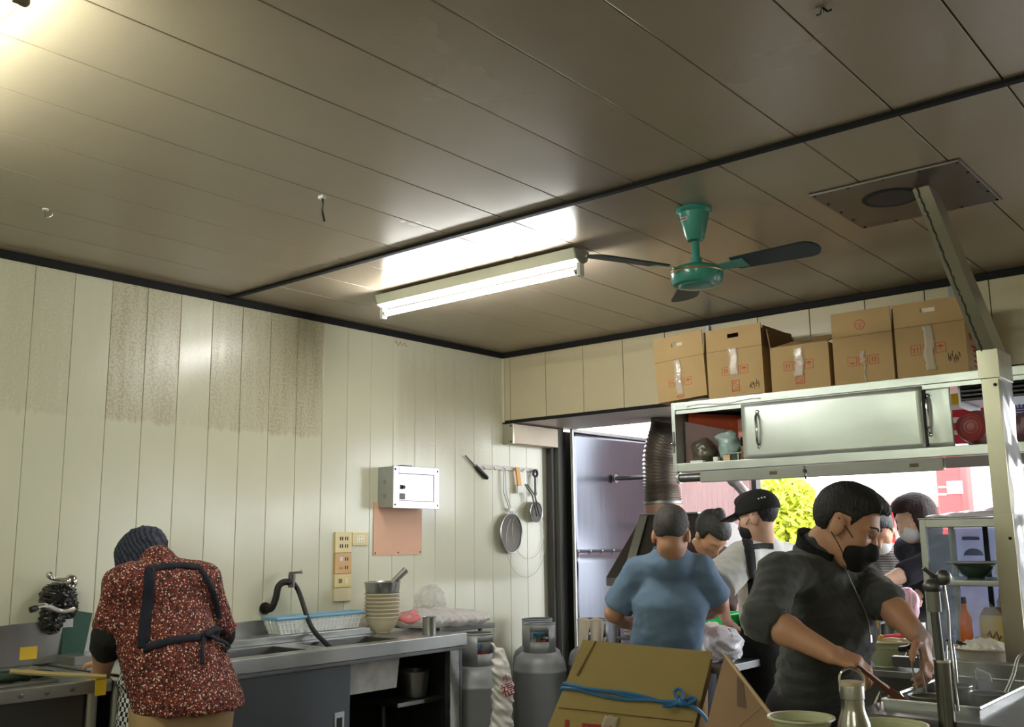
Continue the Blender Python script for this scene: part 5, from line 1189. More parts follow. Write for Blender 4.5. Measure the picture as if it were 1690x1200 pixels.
# stove below the hood
stv = thing('wok_stove', 'dark steel cooking stove under the range hood', 'stove', (1.15, 0.6, 0))
obj('body', MB().box((0.80, 0.26, 0.0), (1.52, 0.92, 0.80), 0.01), STEELD, stv)
obj('hob', MB().box((0.78, 0.24, 0.80), (1.54, 0.94, 0.83), 0.006), DARK, stv)
for x in (0.98, 1.34): obj('burner', MB().lathe([(0.06, 0.83), (0.12, 0.83), (0.12, 0.85), (0.06, 0.85)], (x, 0.58, 0), 24, None, True), DARK, stv)
# wire rack and bowls left of the blue man
rk = thing('wire_rack', 'thin steel rack left of the man in the blue shirt', 'rack', (0.98, -0.12, 0))
qa = D(998, 1000, 5.7); qb = D(1040, 1045, 5.6)
X0, X1, Y0, Y1 = 0.93, 1.33, -0.12, 0.12
for (x, y) in ((X0, Y0), (X1, Y0), (X0, Y1), (X1, Y1)): obj('post', MB().cyl((x, y, 0), (x, y, 0.98), 0.008, n=10), STEEL, rk)
for z in (0.42, 0.80):
    obj('shelf', MB().box((X0, Y0, z), (X1, Y1, z+0.012), 0.002), STEELD, rk)
for z in (0.90, 0.975):
    obj('rail', MB().cyl((X0, Y0, z), (X1, Y0, z), 0.006, n=8).cyl((X0, Y0, z), (X0, Y1, z), 0.006, n=8), STEEL, rk)
src = None
for k in range(8):
    if src is None:
        src = obj('plate', MB().lathe([(0, 0), (0.05, 0), (0.11, 0.016), (0.112, 0.018), (0.108, 0.020), (0.05, 0.005), (0, 0.005)], (0, 0, 0), 28), mat('white_plate', S(214, 206, 184), 0.3)); o = src
    else: o = src.copy(); COL.objects.link(o)
    o.location = (1.05, 0.0, 0.813+0.021*k)
    put_props(o, ('lowest', 'second', 'third', 'fourth', 'fifth', 'sixth', 'seventh', 'topmost')[k]+' plate of the stack on the thin steel rack', 'plate', 'plates stacked on the thin rack')
# ================================================================== PREPARATION TABLE BEHIND THE BLUE MAN
pt = thing('prep_table', 'steel preparation table between the cooks with white bags on it', 'table', (1.66, -0.52, 0))
obj('table_top', MB().box((1.30, -0.86, 0.765), (2.02, -0.20, 0.80), 0.004), STEELD, pt)
for x in (1.34, 1.98):
    for y in (-0.82, -0.24): obj('leg', MB().cyl((x, y, 0), (x, y, 0.765), 0.02), STEELD, pt)
obj('lower_shelf', MB().box((1.32, -0.84, 0.25), (2.0, -0.22, 0.27)), STEELD, pt)
q = Sdf(0.008, 0.04); c = np.array((1.87, -0.66, 0.9))
q.ell((c[0]-0.09, c[1]-0.02, 0.880), (0.14, 0.10, 0.10)); q.ell((c[0]+0.05, c[1]-0.03, 0.87), (0.10, 0.10, 0.08)); q.ell((c[0], c[1], 0.895), (0.12, 0.09, 0.06)); q.noise = wrinkle(0.022, 46, 21); q.cut(lambda p: p[..., 2]-0.801)
put_props(sdf_obj('wrapped_noodle_bags', q, mat('milky_bag', S(228, 226, 234), 0.22, 0, 0.08, 40, 0.2, 70)), 'milky white plastic wrapped bundle on the preparation table', 'bundle')
gb = np.array((1.78, -0.42, 0.9))
gbk = thing('green_basket', 'bright green plastic basket behind the white bundle', 'basket', (gb[0], gb[1], 0.801))
GRN = mat('bright_green_plastic', S(40, 226, 110), 0.35, trans=0.0)
obj('wall', MB().box((gb[0]-0.12, gb[1]-0.10, 0.836), (gb[0]+0.10, gb[1]-0.096, 0.995)).box((gb[0]-0.12, gb[1]+0.096, 0.836), (gb[0]+0.10, gb[1]+0.10, 0.995)).box((gb[0]-0.12, gb[1]-0.096, 0.836), (gb[0]-0.116, gb[1]+0.096, 0.995)).box((gb[0]+0.096, gb[1]-0.096, 0.836), (gb[0]+0.10, gb[1]+0.096, 0.995)), GRN, gbk, smooth=False)
obj('base', MB().box((gb[0]-0.116, gb[1]-0.096, 0.836), (gb[0]+0.096, gb[1]+0.096, 0.842)), GRN, gbk)
obj('rim', MB().tube([(gb[0]-0.122, gb[1]-0.102, 0.995), (gb[0]+0.102, gb[1]-0.102, 0.995), (gb[0]+0.102, gb[1]+0.102, 0.995), (gb[0]-0.122, gb[1]+0.102, 0.995)], 0.007, 8, True), GRN, gbk)

# ================================================================== CARTON BUNDLE (tied flat cartons leaning), FOREGROUND
A0, A1 = D(962, 1056, 3.42), D(1176, 1076, 3.40)        # top edge of the front sheet
B0, B1 = D(904, 1200, 3.22), D(1146, 1200, 3.24)
A0, A1, B0, B1 = [Vector(v) for v in (A0, A1, B0, B1)]
xd = (A1-A0).normalized(); dn = ((B0-A0)/(abs((B0-A0).z))); L = A0.z-0.02
F0 = A0+dn*L; F1 = A1+((B1-A1)/abs((B1-A1).z))*(A1.z-0.02)
nrm = xd.cross(dn.normalized()).normalized()
if nrm.dot(Vector(_F)) < 0: nrm = -nrm            # pointing away from the camera
cb = thing('carton_bundle', 'bundle of big flattened cartons tied with blue plastic rope', 'cartons', ((F0+F1)/2)+nrm*0.06)
rr = random.Random(5)
for k in range(4):
    o_ = nrm*(0.028*k); sh_ = xd*rr.uniform(-0.012, 0.012)+Vector((0, 0, -0.012*k))
    if k == 0: sh_ = Vector()
    obj('carton_sheet', MB().prism([A0+o_+sh_, A1+o_+sh_, Vector((F1.x, F1.y, 0.02))+o_, Vector((F0.x, F0.y, 0.02))+o_], nrm*0.022), CARDO if k == 0 else CARDB, cb, smooth=False)
fp = lambda u, v, e=0.0: (A0.lerp(A1, u)).lerp(F0.lerp(F1, u), v)-nrm*e
vv = lambda py, u: 0
v0 = (1150-1056)/( (1200-1056)/((A0-B0).length/(A0-F0).length))
def vat(u, py):        # parameter down the sheet for a pixel row
    lo_, hi_ = 0.0, 1.0
    for _ in range(30):
        m_ = (lo_+hi_)/2; p = np.array(fp(u, m_))-CAMP; yy = 600-FPX*(p@_U)/(p@_F)
        if yy < py: lo_ = m_
        else: hi_ = m_
    return lo_
obj('fold_line', MB().tube([fp(0.02, vat(0.02, 1168), 0.0005), fp(0.98, vat(0.98, 1192), 0.0005)], 0.0016, 5), mat('crease_dark', S(112, 92, 56), 0.9), cb)
obj('side_crease', MB().tube([fp(0.10, 0.0, 0.0005), fp(0.06, vat(0.06, 1115), 0.0005)], 0.003, 5), MATS['crease_dark'], cb)
# rope: three strands of flat plastic twine round the bundle with a bow
for k, (dv0, dv1, r) in enumerate(((-4, 1, 0.006), (2, -2, 0.0055), (6, 2, 0.005))):
    pts = [fp(-0.01+u*0.98, vat(u, 1133+34*u+dv0*(1-u)+dv1*u+2.5*math.sin(9*u+k*2)), 0.006+0.003*math.sin(7*u+k)) for u in [i/14 for i in range(15)]]
    pts = [pts[0]+nrm*0.13]+[pts[0]+nrm*0.01]+pts
    obj('rope_strand', MB().tube(pts, r, 6), ROPE, cb)
kc = fp(0.86, vat(0.86, 1162), 0.014)
kn_ = obj('rope_knot', MB().sph(kc, 0.016, (1.2, 0.8, 0.9)), ROPE, cb)
zz = Vector((0, 0, 1)); dd = -dn.normalized()
for pts in ([kc, kc-xd*0.03+dd*0.03, kc-xd*0.022+dd*0.045, kc-xd*0.004+dd*0.03, kc], [kc, kc-xd*0.03-dd*0.02, kc-xd*0.055-dd*0.022], [kc, kc+xd*0.025+dd*0.02, kc+xd*0.045+dd*0.01, kc+xd*0.02-dd*0.01, kc]):
    obj('rope_loop', MB().tube(spline([p-nrm*0.004*i for i, p in enumerate(pts)], 5), 0.0055, 6), ROPE, kn_)
obj('rope_tail', MB().tube(spline([kc, kc+xd*0.07-dd*0.03-nrm*0.01, kc+xd*0.13-dd*0.11-nrm*0.03, kc+xd*0.16-dd*0.22-nrm*0.04], 6), 0.0065, 6), ROPE, cb)
# glossy tape and big red lettering at the lower edge of the photo
def on(u, py): return fp(u, vat(u, py), 0.0015)
obj('packing_tape', MB().grid(lambda u, v: on(0.36+0.10*u, 1180+40*v+4*u+1.5*math.sin(11*u+5*v)), 6, 8), TAPE, cb, solid=0.0005)
Mx = frame_m(on(0.16, 1226), tuple(xd), tuple(-nrm))
text_mesh('red_lettering', '水', 0.14, Mx, REDINK2, cb)
text_mesh('red_lettering', '果', 0.14, frame_m(on(0.37, 1231), tuple(xd), tuple(-nrm)), REDINK2, cb)
# second flattened carton leaning to the right (dark print patch)
C0, C1, C2, C3 = [Vector(D(*a)) for a in ((1196, 1080, 3.16), (1212, 1092, 3.14), (1287, 1200, 2.92), (1165, 1200, 3.04))]
ext = lambda p, q_: p+(q_-p)*((p.z-0.02)/(p.z-q_.z))
G0 = ext(C0, C3); G1 = ext(C1, C2)
n2 = (C2-C0).cross(C3-C0).normalized()
if n2.dot(Vector(_F)) < 0: n2 = -n2
lc = thing('leaning_carton', 'brown open carton flap leaning beside the tied bundle', 'carton', (C2+C3)/2-Vector((0, 0, (C2.z+C3.z)/2)))
Cb = C0+(C2-C0)*0.0
obj('flap', MB().prism([C0, C2, Vector((C2.x+0.05, C2.y-0.03, 0.02)), Vector((C3.x-0.02, C3.y-0.02, 0.02)), C3], n2*0.012), CARDB, lc, smooth=False)
obj('edge_flute', MB().tube([C0-n2*0.002, C2-n2*0.002], 0.006, 6), mat('card_edge', S(206, 176, 140), 0.8), lc)
pm = lambda a, b: C0+(C3-C0)*a+(C2-C0)*b
obj('printed_patch', MB().prism([pm(0.06, 0.26), pm(-0.02+0.06, 0.38), pm(0.26, 0.50), pm(0.36, 0.36)], -n2*0.001), mat('dark_print', S(96, 78, 62), 0.8), lc, smooth=False)
obj('fold_line', MB().tube([pm(0.0, 0.72)-n2*0.001, pm(0.6, 0.42)-n2*0.001], 0.0014, 5), mat('fold_pale', S(176, 144, 110), 0.8), lc)

# ================================================================== NEAR TABLE with thermos and bowls
ZT = 0.80
nt_ = thing('serving_table', 'steel serving table under the thermos at the bottom edge', 'table', (3.3, -2.75, 0))
obj('table_top', MB().box((2.95, -3.05, ZT-0.03), (3.85, -2.50, ZT), 0.005), STEELD, nt_)
for x in (3.0, 3.8):
    for y in (-3.0, -2.55): obj('leg', MB().cyl((x, y, 0), (x, y, ZT-0.03), 0.018), STEELD, nt_)
th = D(1405, 1125, 2.16); tx, ty = th[0], th[1]; z1 = th[2]
fl2 = thing('thermos_flask', 'brushed steel thermos flask with loop handle in the foreground', 'flask', (tx, ty, ZT))
obj('flask', MB().lathe([(0, ZT+0.001), (0.034, ZT+0.001), (0.0365, ZT+0.006), (0.0365, z1-0.105), (0.034, z1-0.085), (0.026, z1-0.062), (0.0245, z1-0.052), (0.0245, z1-0.036), (0, z1-0.036)], (tx, ty, 0), 36), mat('flask_steel', S(170, 168, 164), 0.22, 1.0, 0.05, stretch=(1, 1, 0.1), vs=40), fl2)
cp_ = obj('cap', MB().lathe([(0, z1-0.035), (0.026, z1-0.035), (0.026, z1-0.010), (0.0255, z1-0.008), (0, z1-0.008)], (tx, ty, 0), 36), STEEL, fl2)
obj('cap_top', MB().lathe([(0, z1-0.008), (0.0265, z1-0.008), (0.0265, z1-0.001), (0.024, z1+0.001), (0, z1+0.001)], (tx, ty, 0), 36), mat('bamboo_lid', S(198, 182, 156), 0.5), cp_)
R_ = Vector(_R0)
obj('loop_handle', MB().tube(spline([Vector((tx, ty, z1-0.02))-R_*0.027, Vector((tx, ty, z1+0.015))-R_*0.024, Vector((tx, ty, z1+0.028))-R_*0.006, Vector((tx, ty, z1+0.026))+R_*0.014, Vector((tx, ty, z1+0.010))+R_*0.026, Vector((tx, ty, z1-0.02))+R_*0.027], 5), 0.003, 8), CHROME, fl2)
def fg_bowl(px, py, dep, r, h, label, m, fill=None):
    c = D(px, py, dep); zt_ = c[2]; n = max(1, int(round((zt_-h-ZT)/0.03)))
    t = thing('enamel_bowl', label, 'bowl', (c[0], c[1], zt_-h), 0, 'pale green bowls in the foreground')
    obj('bowl', MB().lathe([(p[0], p[1]+zt_-h) for p in bowl_prof(r, h, 0.5, 0.005)], (c[0], c[1], 0), 40), m, t)
    obj('rim', MB().lathe([(r-0.004, zt_-0.002), (r+0.003, zt_-0.001), (r+0.002, zt_+0.003), (r-0.004, zt_+0.002)], (c[0], c[1], 0), 40, None, True), mat('bowl_rim', S(206, 200, 168), 0.3), t)
    if fill: obj('contents', MB().lathe([(0, zt_-h*0.30), (r*0.4, zt_-h*0.28), (r*0.88, zt_-h*0.33)], (c[0], c[1], 0), 32), fill, t)
    return c, zt_-h
SAUCE = mat('brown_paste', S(120, 90, 60), 0.4, 0, 0.3, 60, 0.5, 80)
lowb = []
lowb.append(fg_bowl(1322, 1184, 2.52, 0.082, 0.06, 'celadon bowl of brown paste beside the leaning carton', CELADON, SAUCE))
lowb.append(fg_bowl(1470, 1196, 2.45, 0.088, 0.06, 'wide celadon bowl right of the thermos flask', CELADON, mat('green_soup', S(160, 166, 110), 0.2)))
lowb.append(fg_bowl(1548, 1212, 2.50, 0.080, 0.06, 'third celadon bowl half hidden behind the wide one', CELADON, None))
for k, (c, zb_) in enumerate(lowb):
    top('bowl_stand', MB().lathe([(0, ZT+0.001), (0.05, ZT+0.001), (0.046, ZT+0.012), (0.040, zb_-0.004), (0.044, zb_-0.001), (0, zb_-0.001)], (c[0], c[1], 0)), CREAMB, 'upturned cream bowl carrying the '+('paste bowl', 'wide celadon bowl', 'third celadon bowl')[k], 'bowl')
obj('extension_leaf', MB().box((3.2, -2.50, ZT-0.03), (3.85, -2.40, ZT), 0.005), STEELD, nt_)

# ================================================================== NOODLE BOILER
ZK = 0.92
bo = thing('noodle_boiler', 'steaming stainless noodle boiler in front of the masked cook', 'boiler', (3.5, -1.95, 0))
bx0, bx1, by0, by1 = 3.19, 3.98, -2.34, -1.50
HB = [(3.225, 3.47, -2.22, -1.66)]
q = MB(); 
q.box((bx0, by0, ZK-0.02), (bx1, HB[0][2], ZK)).box((bx0, HB[0][3], ZK-0.02), (bx1, by1, ZK)).box((bx0, HB[0][2], ZK-0.02), (HB[0][0], HB[0][3], ZK)).box((HB[0][1], HB[0][2], ZK-0.02), (bx1, HB[0][3], ZK))
obj('top_plate', q, STEELD, bo, smooth=False)
def tubq(h, z, depth):
    q = MB()
    def rect(x0, x1, ya, yb, zz): return [q.bm.verts.new(v) for v in ((x0, ya, zz), (x1, ya, zz), (x1, yb, zz), (x0, yb, zz))]
    A = rect(*h, z); B = rect(h[0]+0.01, h[1]-0.01, h[2]+0.01, h[3]-0.01, z-depth)
    for i in range(4): q.bm.faces.new((A[i], A[(i+1) % 4], B[(i+1) % 4], B[i]))
    q.bm.faces.new(B); return q
obj('tub', tubq((3.225, 3.47, -2.22, -1.66), ZK+0.018, 0.22), STEEL, bo, smooth=False, solid=0.003)
obj('tub_rim', MB().tube([(3.225, -2.22, ZK+0.018), (3.47, -2.22, ZK+0.018), (3.47, -1.66, ZK+0.018), (3.225, -1.66, ZK+0.018)], 0.005, 6, True), STEEL, bo)
obj('cooking_water', MB().box((3.233, -2.212, ZK-0.05), (3.462, -1.668, ZK-0.045)), mat('cloudy_water', S(176, 172, 158), 0.08, 0, 0.15, 12, 0.5, 14), bo)
obj('front_panel', MB().box((bx0, by0, 0.08), (bx0+0.012, by1, ZK-0.02)).box((bx0, by0, 0.08), (bx1, by0+0.012, ZK-0.02)).box((bx1-0.012, by0, 0.08), (bx1, by1, ZK-0.02)).box((bx0, by1-0.012, 0.08), (bx1, by1, ZK-0.02)), STEELD, bo, smooth=False)
for x in (bx0+0.03, bx1-0.03):
    for y in (by0+0.03, by1-0.03): obj('leg', MB().cyl((x, y, 0), (x, y, 0.1), 0.018), STEELD, bo)
obj('back_splash', MB().box((bx0, by1-0.02, ZK), (bx1-0.0, by1, ZK+0.05), 0.003), STEEL, bo)
obj('back_rail', MB().box((3.0, -1.50, ZK+0.015), (3.62, -1.47, ZK+0.05), 0.003), STEEL, bo)
# noodle baskets hooked on the tub
def noodle_basket(x, y, label, hx, hy_):
    t = thing('noodle_strainer', label, 'strainer', (x, y, ZK-0.09), 0, 'noodle strainers hooked in the boiler')
    obj('mesh_cup', MB().lathe([(0, ZK-0.085), (0.03, ZK-0.08), (0.046, ZK-0.05), (0.050, ZK+0.012)], (x, y, 0), 20), MESH, t, solid=0.0015)
    obj('rim', MB().tube([(x+0.051*math.cos(2*PI*i/20), y+0.051*math.sin(2*PI*i/20), ZK+0.012) for i in range(20)], 0.003, 6, True), STEEL, t)
    q0 = Vector((x, y, ZK+0.012)); d_ = Vector((hx, hy_, 0)).normalized(); n_ = Vector((-d_.y, d_.x, 0))
    for s_ in (-1, 1):
        obj('wire_handle', MB().tube(spline([q0+d_*0.045+n_*0.012*s_, q0+d_*0.07+n_*0.012*s_+Vector((0, 0, 0.05)), q0+d_*0.09+n_*0.010*s_+Vector((0, 0, 0.10)), q0+d_*0.135+n_*0.006*s_+Vector((0, 0, 0.115))], 4), 0.0028, 6), STEEL, t)
    obj('grip', MB().tube([q0+d_*0.125+Vector((0, 0, 0.115)), q0+d_*0.20+Vector((0, 0, 0.105))], 0.010, 8), BLACKP, t)
noodle_basket(3.285, -1.80, 'noodle strainer hooked at the far end of the boiler', -0.3, 1)
noodle_basket(3.41, -1.90, 'noodle strainer in the middle of the boiler tub', 0.9, 0.5)
noodle_basket(3.29, -2.05, 'noodle strainer nearest the masked cook', -0.6, 0.8)
# big square wire handles standing in the water
for k, (px, py, dep) in enumerate(((1470, 1150, 2.72), (1612, 1140, 2.9))):
    c = Vector(D(px, py, dep)); 
    t = thing('wire_basket_handle', ('arched wire handle of the sunken basket near the thermos', 'tall bent wire handle at the right of the boiler')[k], 'handle', (c.x, c.y, ZK-0.04))
    if k == 0:
        pts = [Vector((c.x, c.y, ZK-0.045))-R_*0.055, c-R_*0.045-Vector((0, 0, 0.02)), c-R_*0.03+Vector((0, 0, 0.012)), c+R_*0.025+Vector((0, 0, 0.010)), c+R_*0.045-Vector((0, 0, 0.02)), Vector((c.x, c.y, ZK-0.045))+R_*0.055]
        obj('arch', MB().tube(pts, 0.004, 8), CHROME, t)
        for s_ in (-0.03, -0.01, 0.012, 0.03): obj('rib', MB().tube([c+R_*s_+Vector((0, 0, 0.008)), Vector((c.x, c.y, ZK-0.045))+R_*s_], 0.0022, 6), STEELD, t)
    else:
        obj('post', MB().tube([Vector((c.x, c.y, ZK-0.045)), c+Vector((0, 0, 0.05)), c+R_*0.006+Vector((0, 0, 0.062)), c+R_*0.04+Vector((0, 0, 0.045)), c+R_*0.045+Vector((0, 0, 0.02))], 0.0045, 8), CHROME, t)
        obj('stay', MB().tube([c+R_*0.012+Vector((0, 0, -0.01)), c+R_*0.045+Vector((0, 0, -0.05))], 0.003, 6), STEEL, t)
# swivel tap standing at the front of the boiler
tp2 = thing('swivel_tap', 'tall standing water tap with steel column in front of the boiler', 'tap', (3.31, -2.30, ZK))
b0 = D(1562, 1180, 2.45); pxx, pyy = b0[0], b0[1]
tp2.location = (pxx, pyy, 0.5)
zc1 = D(1562, 1092, 2.45)[2]; zc2 = D(1556, 975, 2.45)[2]
obj('column', MB().cyl((pxx, pyy, 0.5), (pxx, pyy, zc1), 0.020), mat('column_steel', S(120, 120, 118), 0.25, 1.0), tp2)
obj('column_rim', MB().cyl((pxx, pyy, zc1-0.004), (pxx, pyy, zc1+0.002), 0.0215), CHROME, tp2)
obj('stem', MB().cyl((pxx-0.004, pyy, zc1), (pxx-0.008, pyy, zc2-0.04), 0.011), mat('stem_grey', S(96, 98, 98), 0.4, 0.6), tp2)
obj('stem_sleeve', MB().cyl((pxx-0.008, pyy, zc2-0.055), (pxx-0.008, pyy, zc2), 0.017), mat('sleeve_grey', S(130, 130, 126), 0.4, 0.3), tp2)
obj('joint', MB().sph((pxx-0.008, pyy, zc2+0.008), 0.024, (1, 1, 0.8)).sph((pxx+0.018, pyy+0.01, zc2+0.030), 0.020), STEELD, tp2)
obj('lever', MB().tube([(pxx+0.0, pyy, zc2+0.03), (pxx-0.02, pyy-0.02, zc2+0.055)], 0.006, 8), STEELD, tp2)
obj('thin_pipe', MB().tube(spline([(pxx+0.018, pyy+0.01, zc2+0.01), (pxx+0.022, pyy+0.01, zc2-0.06), (pxx+0.020, pyy+0.01, zc1+0.04), (pxx+0.026, pyy+0.01, zc1-0.12)], 5), 0.0035, 6), CHROME, tp2)
# shelf carrying the tap column (front ledge of the boiler)
obj('tap_ledge', MB().box((pxx-0.06, pyy-0.05, 0.47), (pxx+0.5, by0, 0.5), 0.003), STEELD, bo)
# paddle held by the cook
pd0, pd1 = D(1425, 1106, 2.66), D(1502, 1168, 2.72)
pdl = thing('wooden_paddle', 'long brown wooden paddle held by the masked cook over the boiler', 'paddle', pd1)
P0, P1 = Vector(pd0), Vector(pd1); dP = (P1-P0).normalized()
obj('handle', MB().tube([P0-dP*0.03, P0+dP*0.06, P0+dP*0.10], [0.007, 0.008, 0.010], 8), mat('reddish_wood', S(128, 74, 50), 0.5), pdl)
sdn = dP.cross(Vector(_F)).normalized()
obj('blade', MB().prism([P0+dP*0.09-sdn*0.008, P1-dP*0.04-sdn*0.013, P1+dP*0.03-sdn*0.010, P1+dP*0.035+sdn*0.004, P1-dP*0.03+sdn*0.013, P0+dP*0.09+sdn*0.008], Vector(_F)*0.006), MATS['reddish_wood'], pdl, smooth=False)

# ================================================================== STALL COUNTER: bowls, pots, glass case
ZS = 0.86
sc = thing('stall_counter', 'steel stall counter towards the street behind the boiler', 'counter', (3.0, -0.75, 0))
obj('worktop', MB().box((2.36, -1.03, ZS-0.03), (4.6, -0.30, ZS), 0.005), STEELD, sc)
obj('front_panel', MB().box((2.40, -0.36, 0.0), (4.6, -0.34, ZS-0.03)), STEELD, sc)
for x in (2.42, 3.5, 4.55): obj('leg', MB().box((x-0.02, -1.01, 0), (x+0.02, -0.97, ZS-0.03)), STEELD, sc)
fl['label'] = 'tall square galvanised flue slanting from the ceiling plate to the noodle stove'
def big_bowl(px0, px1, py, y, label, m, rim, fill, h=0.10):
    a_, b_ = P(px0, py, y=y), P(px1, py, y=y); r = (b_[0]-a_[0])/2; cx = (a_[0]+b_[0])/2; zt_ = ZS+0.001+h
    t = thing('food_bowl', label, 'bowl', (cx, y, ZS), 0, 'food bowls on the stall counter')
    obj('bowl', MB().lathe([(p[0], p[1]+ZS+0.001) for p in bowl_prof(r, h, 0.45, 0.005)], (cx, y, 0), 40), m, t)
    obj('rim', MB().lathe([(r-0.004, zt_-0.002), (r+0.006, zt_-0.001), (r+0.004, zt_+0.004), (r-0.004, zt_+0.002)], (cx, y, 0), 40, None, True), rim, t)
    return t, cx, r, zt_
t, cx, r, zt_ = big_bowl(1422, 1502, 1064, -0.925, 'large celadon bowl with yellow knobbed stick beside the cook', CELADON, mat('rim_cream', S(222, 214, 184), 0.3), None)
obj('contents', MB().lathe([(0, zt_-0.018), (r*0.5, zt_-0.016), (r*0.93, zt_-0.024)], (cx, -0.925, 0), 32), mat('pale_batter', S(200, 196, 172), 0.4), t)
for k in range(7):
    a_ = 2*PI*k/7+0.3; obj('drip', MB().sph((cx+r*0.96*math.cos(a_), -0.925+r*0.96*math.sin(a_), zt_+0.002), 0.008, (1.4, 1, 0.6), u=8, v=6), WHITEP, t)
w0 = P(1447, 1050, y=-1.10); 
ws = thing('wooden_stick', 'upright wooden stick with yellow knob in the celadon bowl', 'stick', (cx-0.02, -0.93, zt_-0.02))
obj('rod', MB().cyl((cx-0.02, -0.93, zt_-0.02), (cx-0.03, -0.91, zt_+0.115), 0.0045), mat('pale_wood', S(186, 144, 90), 0.6), ws)
obj('knob', MB().sph((cx-0.021, -0.928, zt_+0.012), 0.016, (1, 1, 0.7)), mat('amber', S(214, 160, 60), 0.4), ws)
top('red_ladle', MB().tube(spline([(cx-0.06, -0.85, zt_+0.006), (cx+0.03, -0.86, zt_+0.016), (cx+0.11, -0.86, zt_+0.016), (cx+0.155, -0.86, zt_+0.012)], 4), [0.006]*4+[0.010]*6+[0.011]*3, 8), mat('red_plastic_spoon', S(222, 64, 84), 0.4), 'red plastic ladle lying over the celadon bowl', 'ladle')
t, cx, r, zt_ = big_bowl(1576, 1672, 1072, -0.925, 'pale bowl heaped with white noodles beside the flue', mat('pale_stone_bowl', S(196, 184, 166), 0.4), mat('rim_white', S(230, 226, 214), 0.3), None, 0.095)
q = Sdf(0.006, 0.02); q.ell((cx, -0.925, zt_-0.005), (r*0.86, r*0.86, 0.035)); q.noise = wrinkle(0.012, 90, 31)
nd = sdf_obj('noodle_heap', q, mat('white_noodles', S(232, 226, 212), 0.5, 0, 0.1, 80), t); nd['kind'] = 'stuff'
obj('serving_spoon', MB().tube([(cx-r*0.75, -0.99, zt_+0.022), (cx-r*0.35, -0.98, zt_+0.006)], 0.007, 8), DARK, t)
# steel pots and containers behind the cook
def pot(px0, px1, py0, y, label, m=STEEL, lid=True, hgt=None, base=ZS):
    a_, b_ = P(px0, py0, y=y), P(px1, py0, y=y); r = abs(b_[0]-a_[0])/2*0.98; cx = (a_[0]+b_[0])/2; zt_ = a_[2]
    t = thing('steel_canister', label, 'canister', (cx, y, base), 0, 'steel canisters on the stall counter')
    obj('body', MB().lathe([(0, base+0.001), (r*0.97, base+0.001), (r, base+0.006), (r, zt_-0.004), (r*1.04, zt_), (r*0.97, zt_+0.002), (r*0.95, zt_-0.006), (r*0.94, base+0.01), (0, base+0.008)], (cx, y, 0), 28), m, t)
    if lid:
        l = obj('lid', MB().lathe([(0, zt_+0.016), (r*0.4, zt_+0.014), (r*0.96, zt_+0.004), (r*0.96, zt_+0.001), (0, zt_+0.001)], (cx, y, 0), 28), m, t)
        obj('knob', MB().sph((cx, y, zt_+0.022), 0.010), BLACKP, l)
    return cx, zt_
pot(1405, 1427, 1000, -0.78, 'steel canister with bag in its mouth next to the cook sleeve', lid=False)
pot(1428, 1449, 1012, -0.66, 'short lidded steel canister behind the celadon bowl')
pot(1452, 1478, 1025, -0.62, 'tall plain steel canister left of the chopstick holder', lid=False)
pot(1479, 1505, 1022, -0.56, 'ribbed steel canister holding the chopsticks', lid=False)
cc = P(1492, 1010, y=-0.56)
for k in range(6):
    dx = -0.025+0.01*k
    top('chopstick', MB().cyl((cc[0]+dx*0.5, -0.56+0.008*(k % 3-1), ZS+0.02), (cc[0]+dx*1.4, -0.56+0.015*(k % 3-1), cc[2]+0.055+0.012*(k % 3)), 0.0032, 0.0042, n=8), mat('pale_chopstick', S(226, 214, 196), 0.5),
        ('leftmost', 'second', 'third', 'fourth', 'fifth', 'rightmost')[k]+' pale chopstick standing in the steel canister', 'chopstick', 'chopsticks in the canister')
top('stacked_tray', MB().box((2.40, -1.01, ZS+0.001), (2.56, -0.88, ZS+0.085), 0.004), STEEL, 'square steel food tray behind the cook', 'tray')
bag_blob('pink_plastic_bag', 'pink and white plastic bag beside the glass case', P(1500, 1000, y=-0.44), (0.045, 0.04, 0.085), mat('pink_bag', S(236, 170, 196), 0.35, 0, 0.3, 25), 17, knot=False, amp=0.012)
q = P(1500, 1000, y=-0.44)
top('bag_stand_box', MB().box((q[0]-0.05, -0.49, ZS+0.001), (q[0]+0.05, -0.39, q[2]-0.0725), 0.003), WHITEP, 'white box under the pink plastic bag', 'box')
# glass display case
Yc0, Yc1 = -0.84, -0.44
ca, cbm = P(1516, 858, y=Yc0), P(1535, 1050, y=Yc0)
gx0, gx1, gz1 = ca[0], ca[0]+0.62, ca[2]; gz0 = ZS+0.012
gc = thing('glass_food_case', 'glass food case with steel frame and shelf behind the flue', 'case', ((gx0+gx1)/2, (Yc0+Yc1)/2, ZS))
FR = mat('case_frame', S(176, 178, 172), 0.38, 0.7, 0.12, 20)
f = 0.024
for x in (gx0, gx1-f):
    for y in (Yc0, Yc1-f): obj('frame_post', MB().box((x, y, ZS+0.001), (x+f, y+f, gz1), 0.002), FR, gc)
for z in (gz0, gz1-f*1.3):
    for y in (Yc0, Yc1-f): obj('frame_rail', MB().box((gx0+f, y, z), (gx1-f, y+f, z+f*1.3), 0.002), FR, gc)
    for x in (gx0, gx1-f): obj('frame_rail', MB().box((x, Yc0+f, z), (x+f, Yc1-f, z+f*1.3), 0.002), FR, gc)
obj('top_sheet', MB().box((gx0-0.004, Yc0-0.004, gz1), (gx1+0.004, Yc1+0.004, gz1+0.006), 0.002), FR, gc)
zsh = P(1540, 957, y=Yc0)[2]
obj('shelf', MB().box((gx0+0.006, Yc0+0.004, zsh-0.022), (gx1-0.006, Yc1-0.03, zsh), 0.003), FR, gc)
obj('glass_pane', MB().box((gx0+f, Yc1-0.016, gz0+0.03), (gx1-f, Yc1-0.012, gz1-0.035)), GLASS, gc)
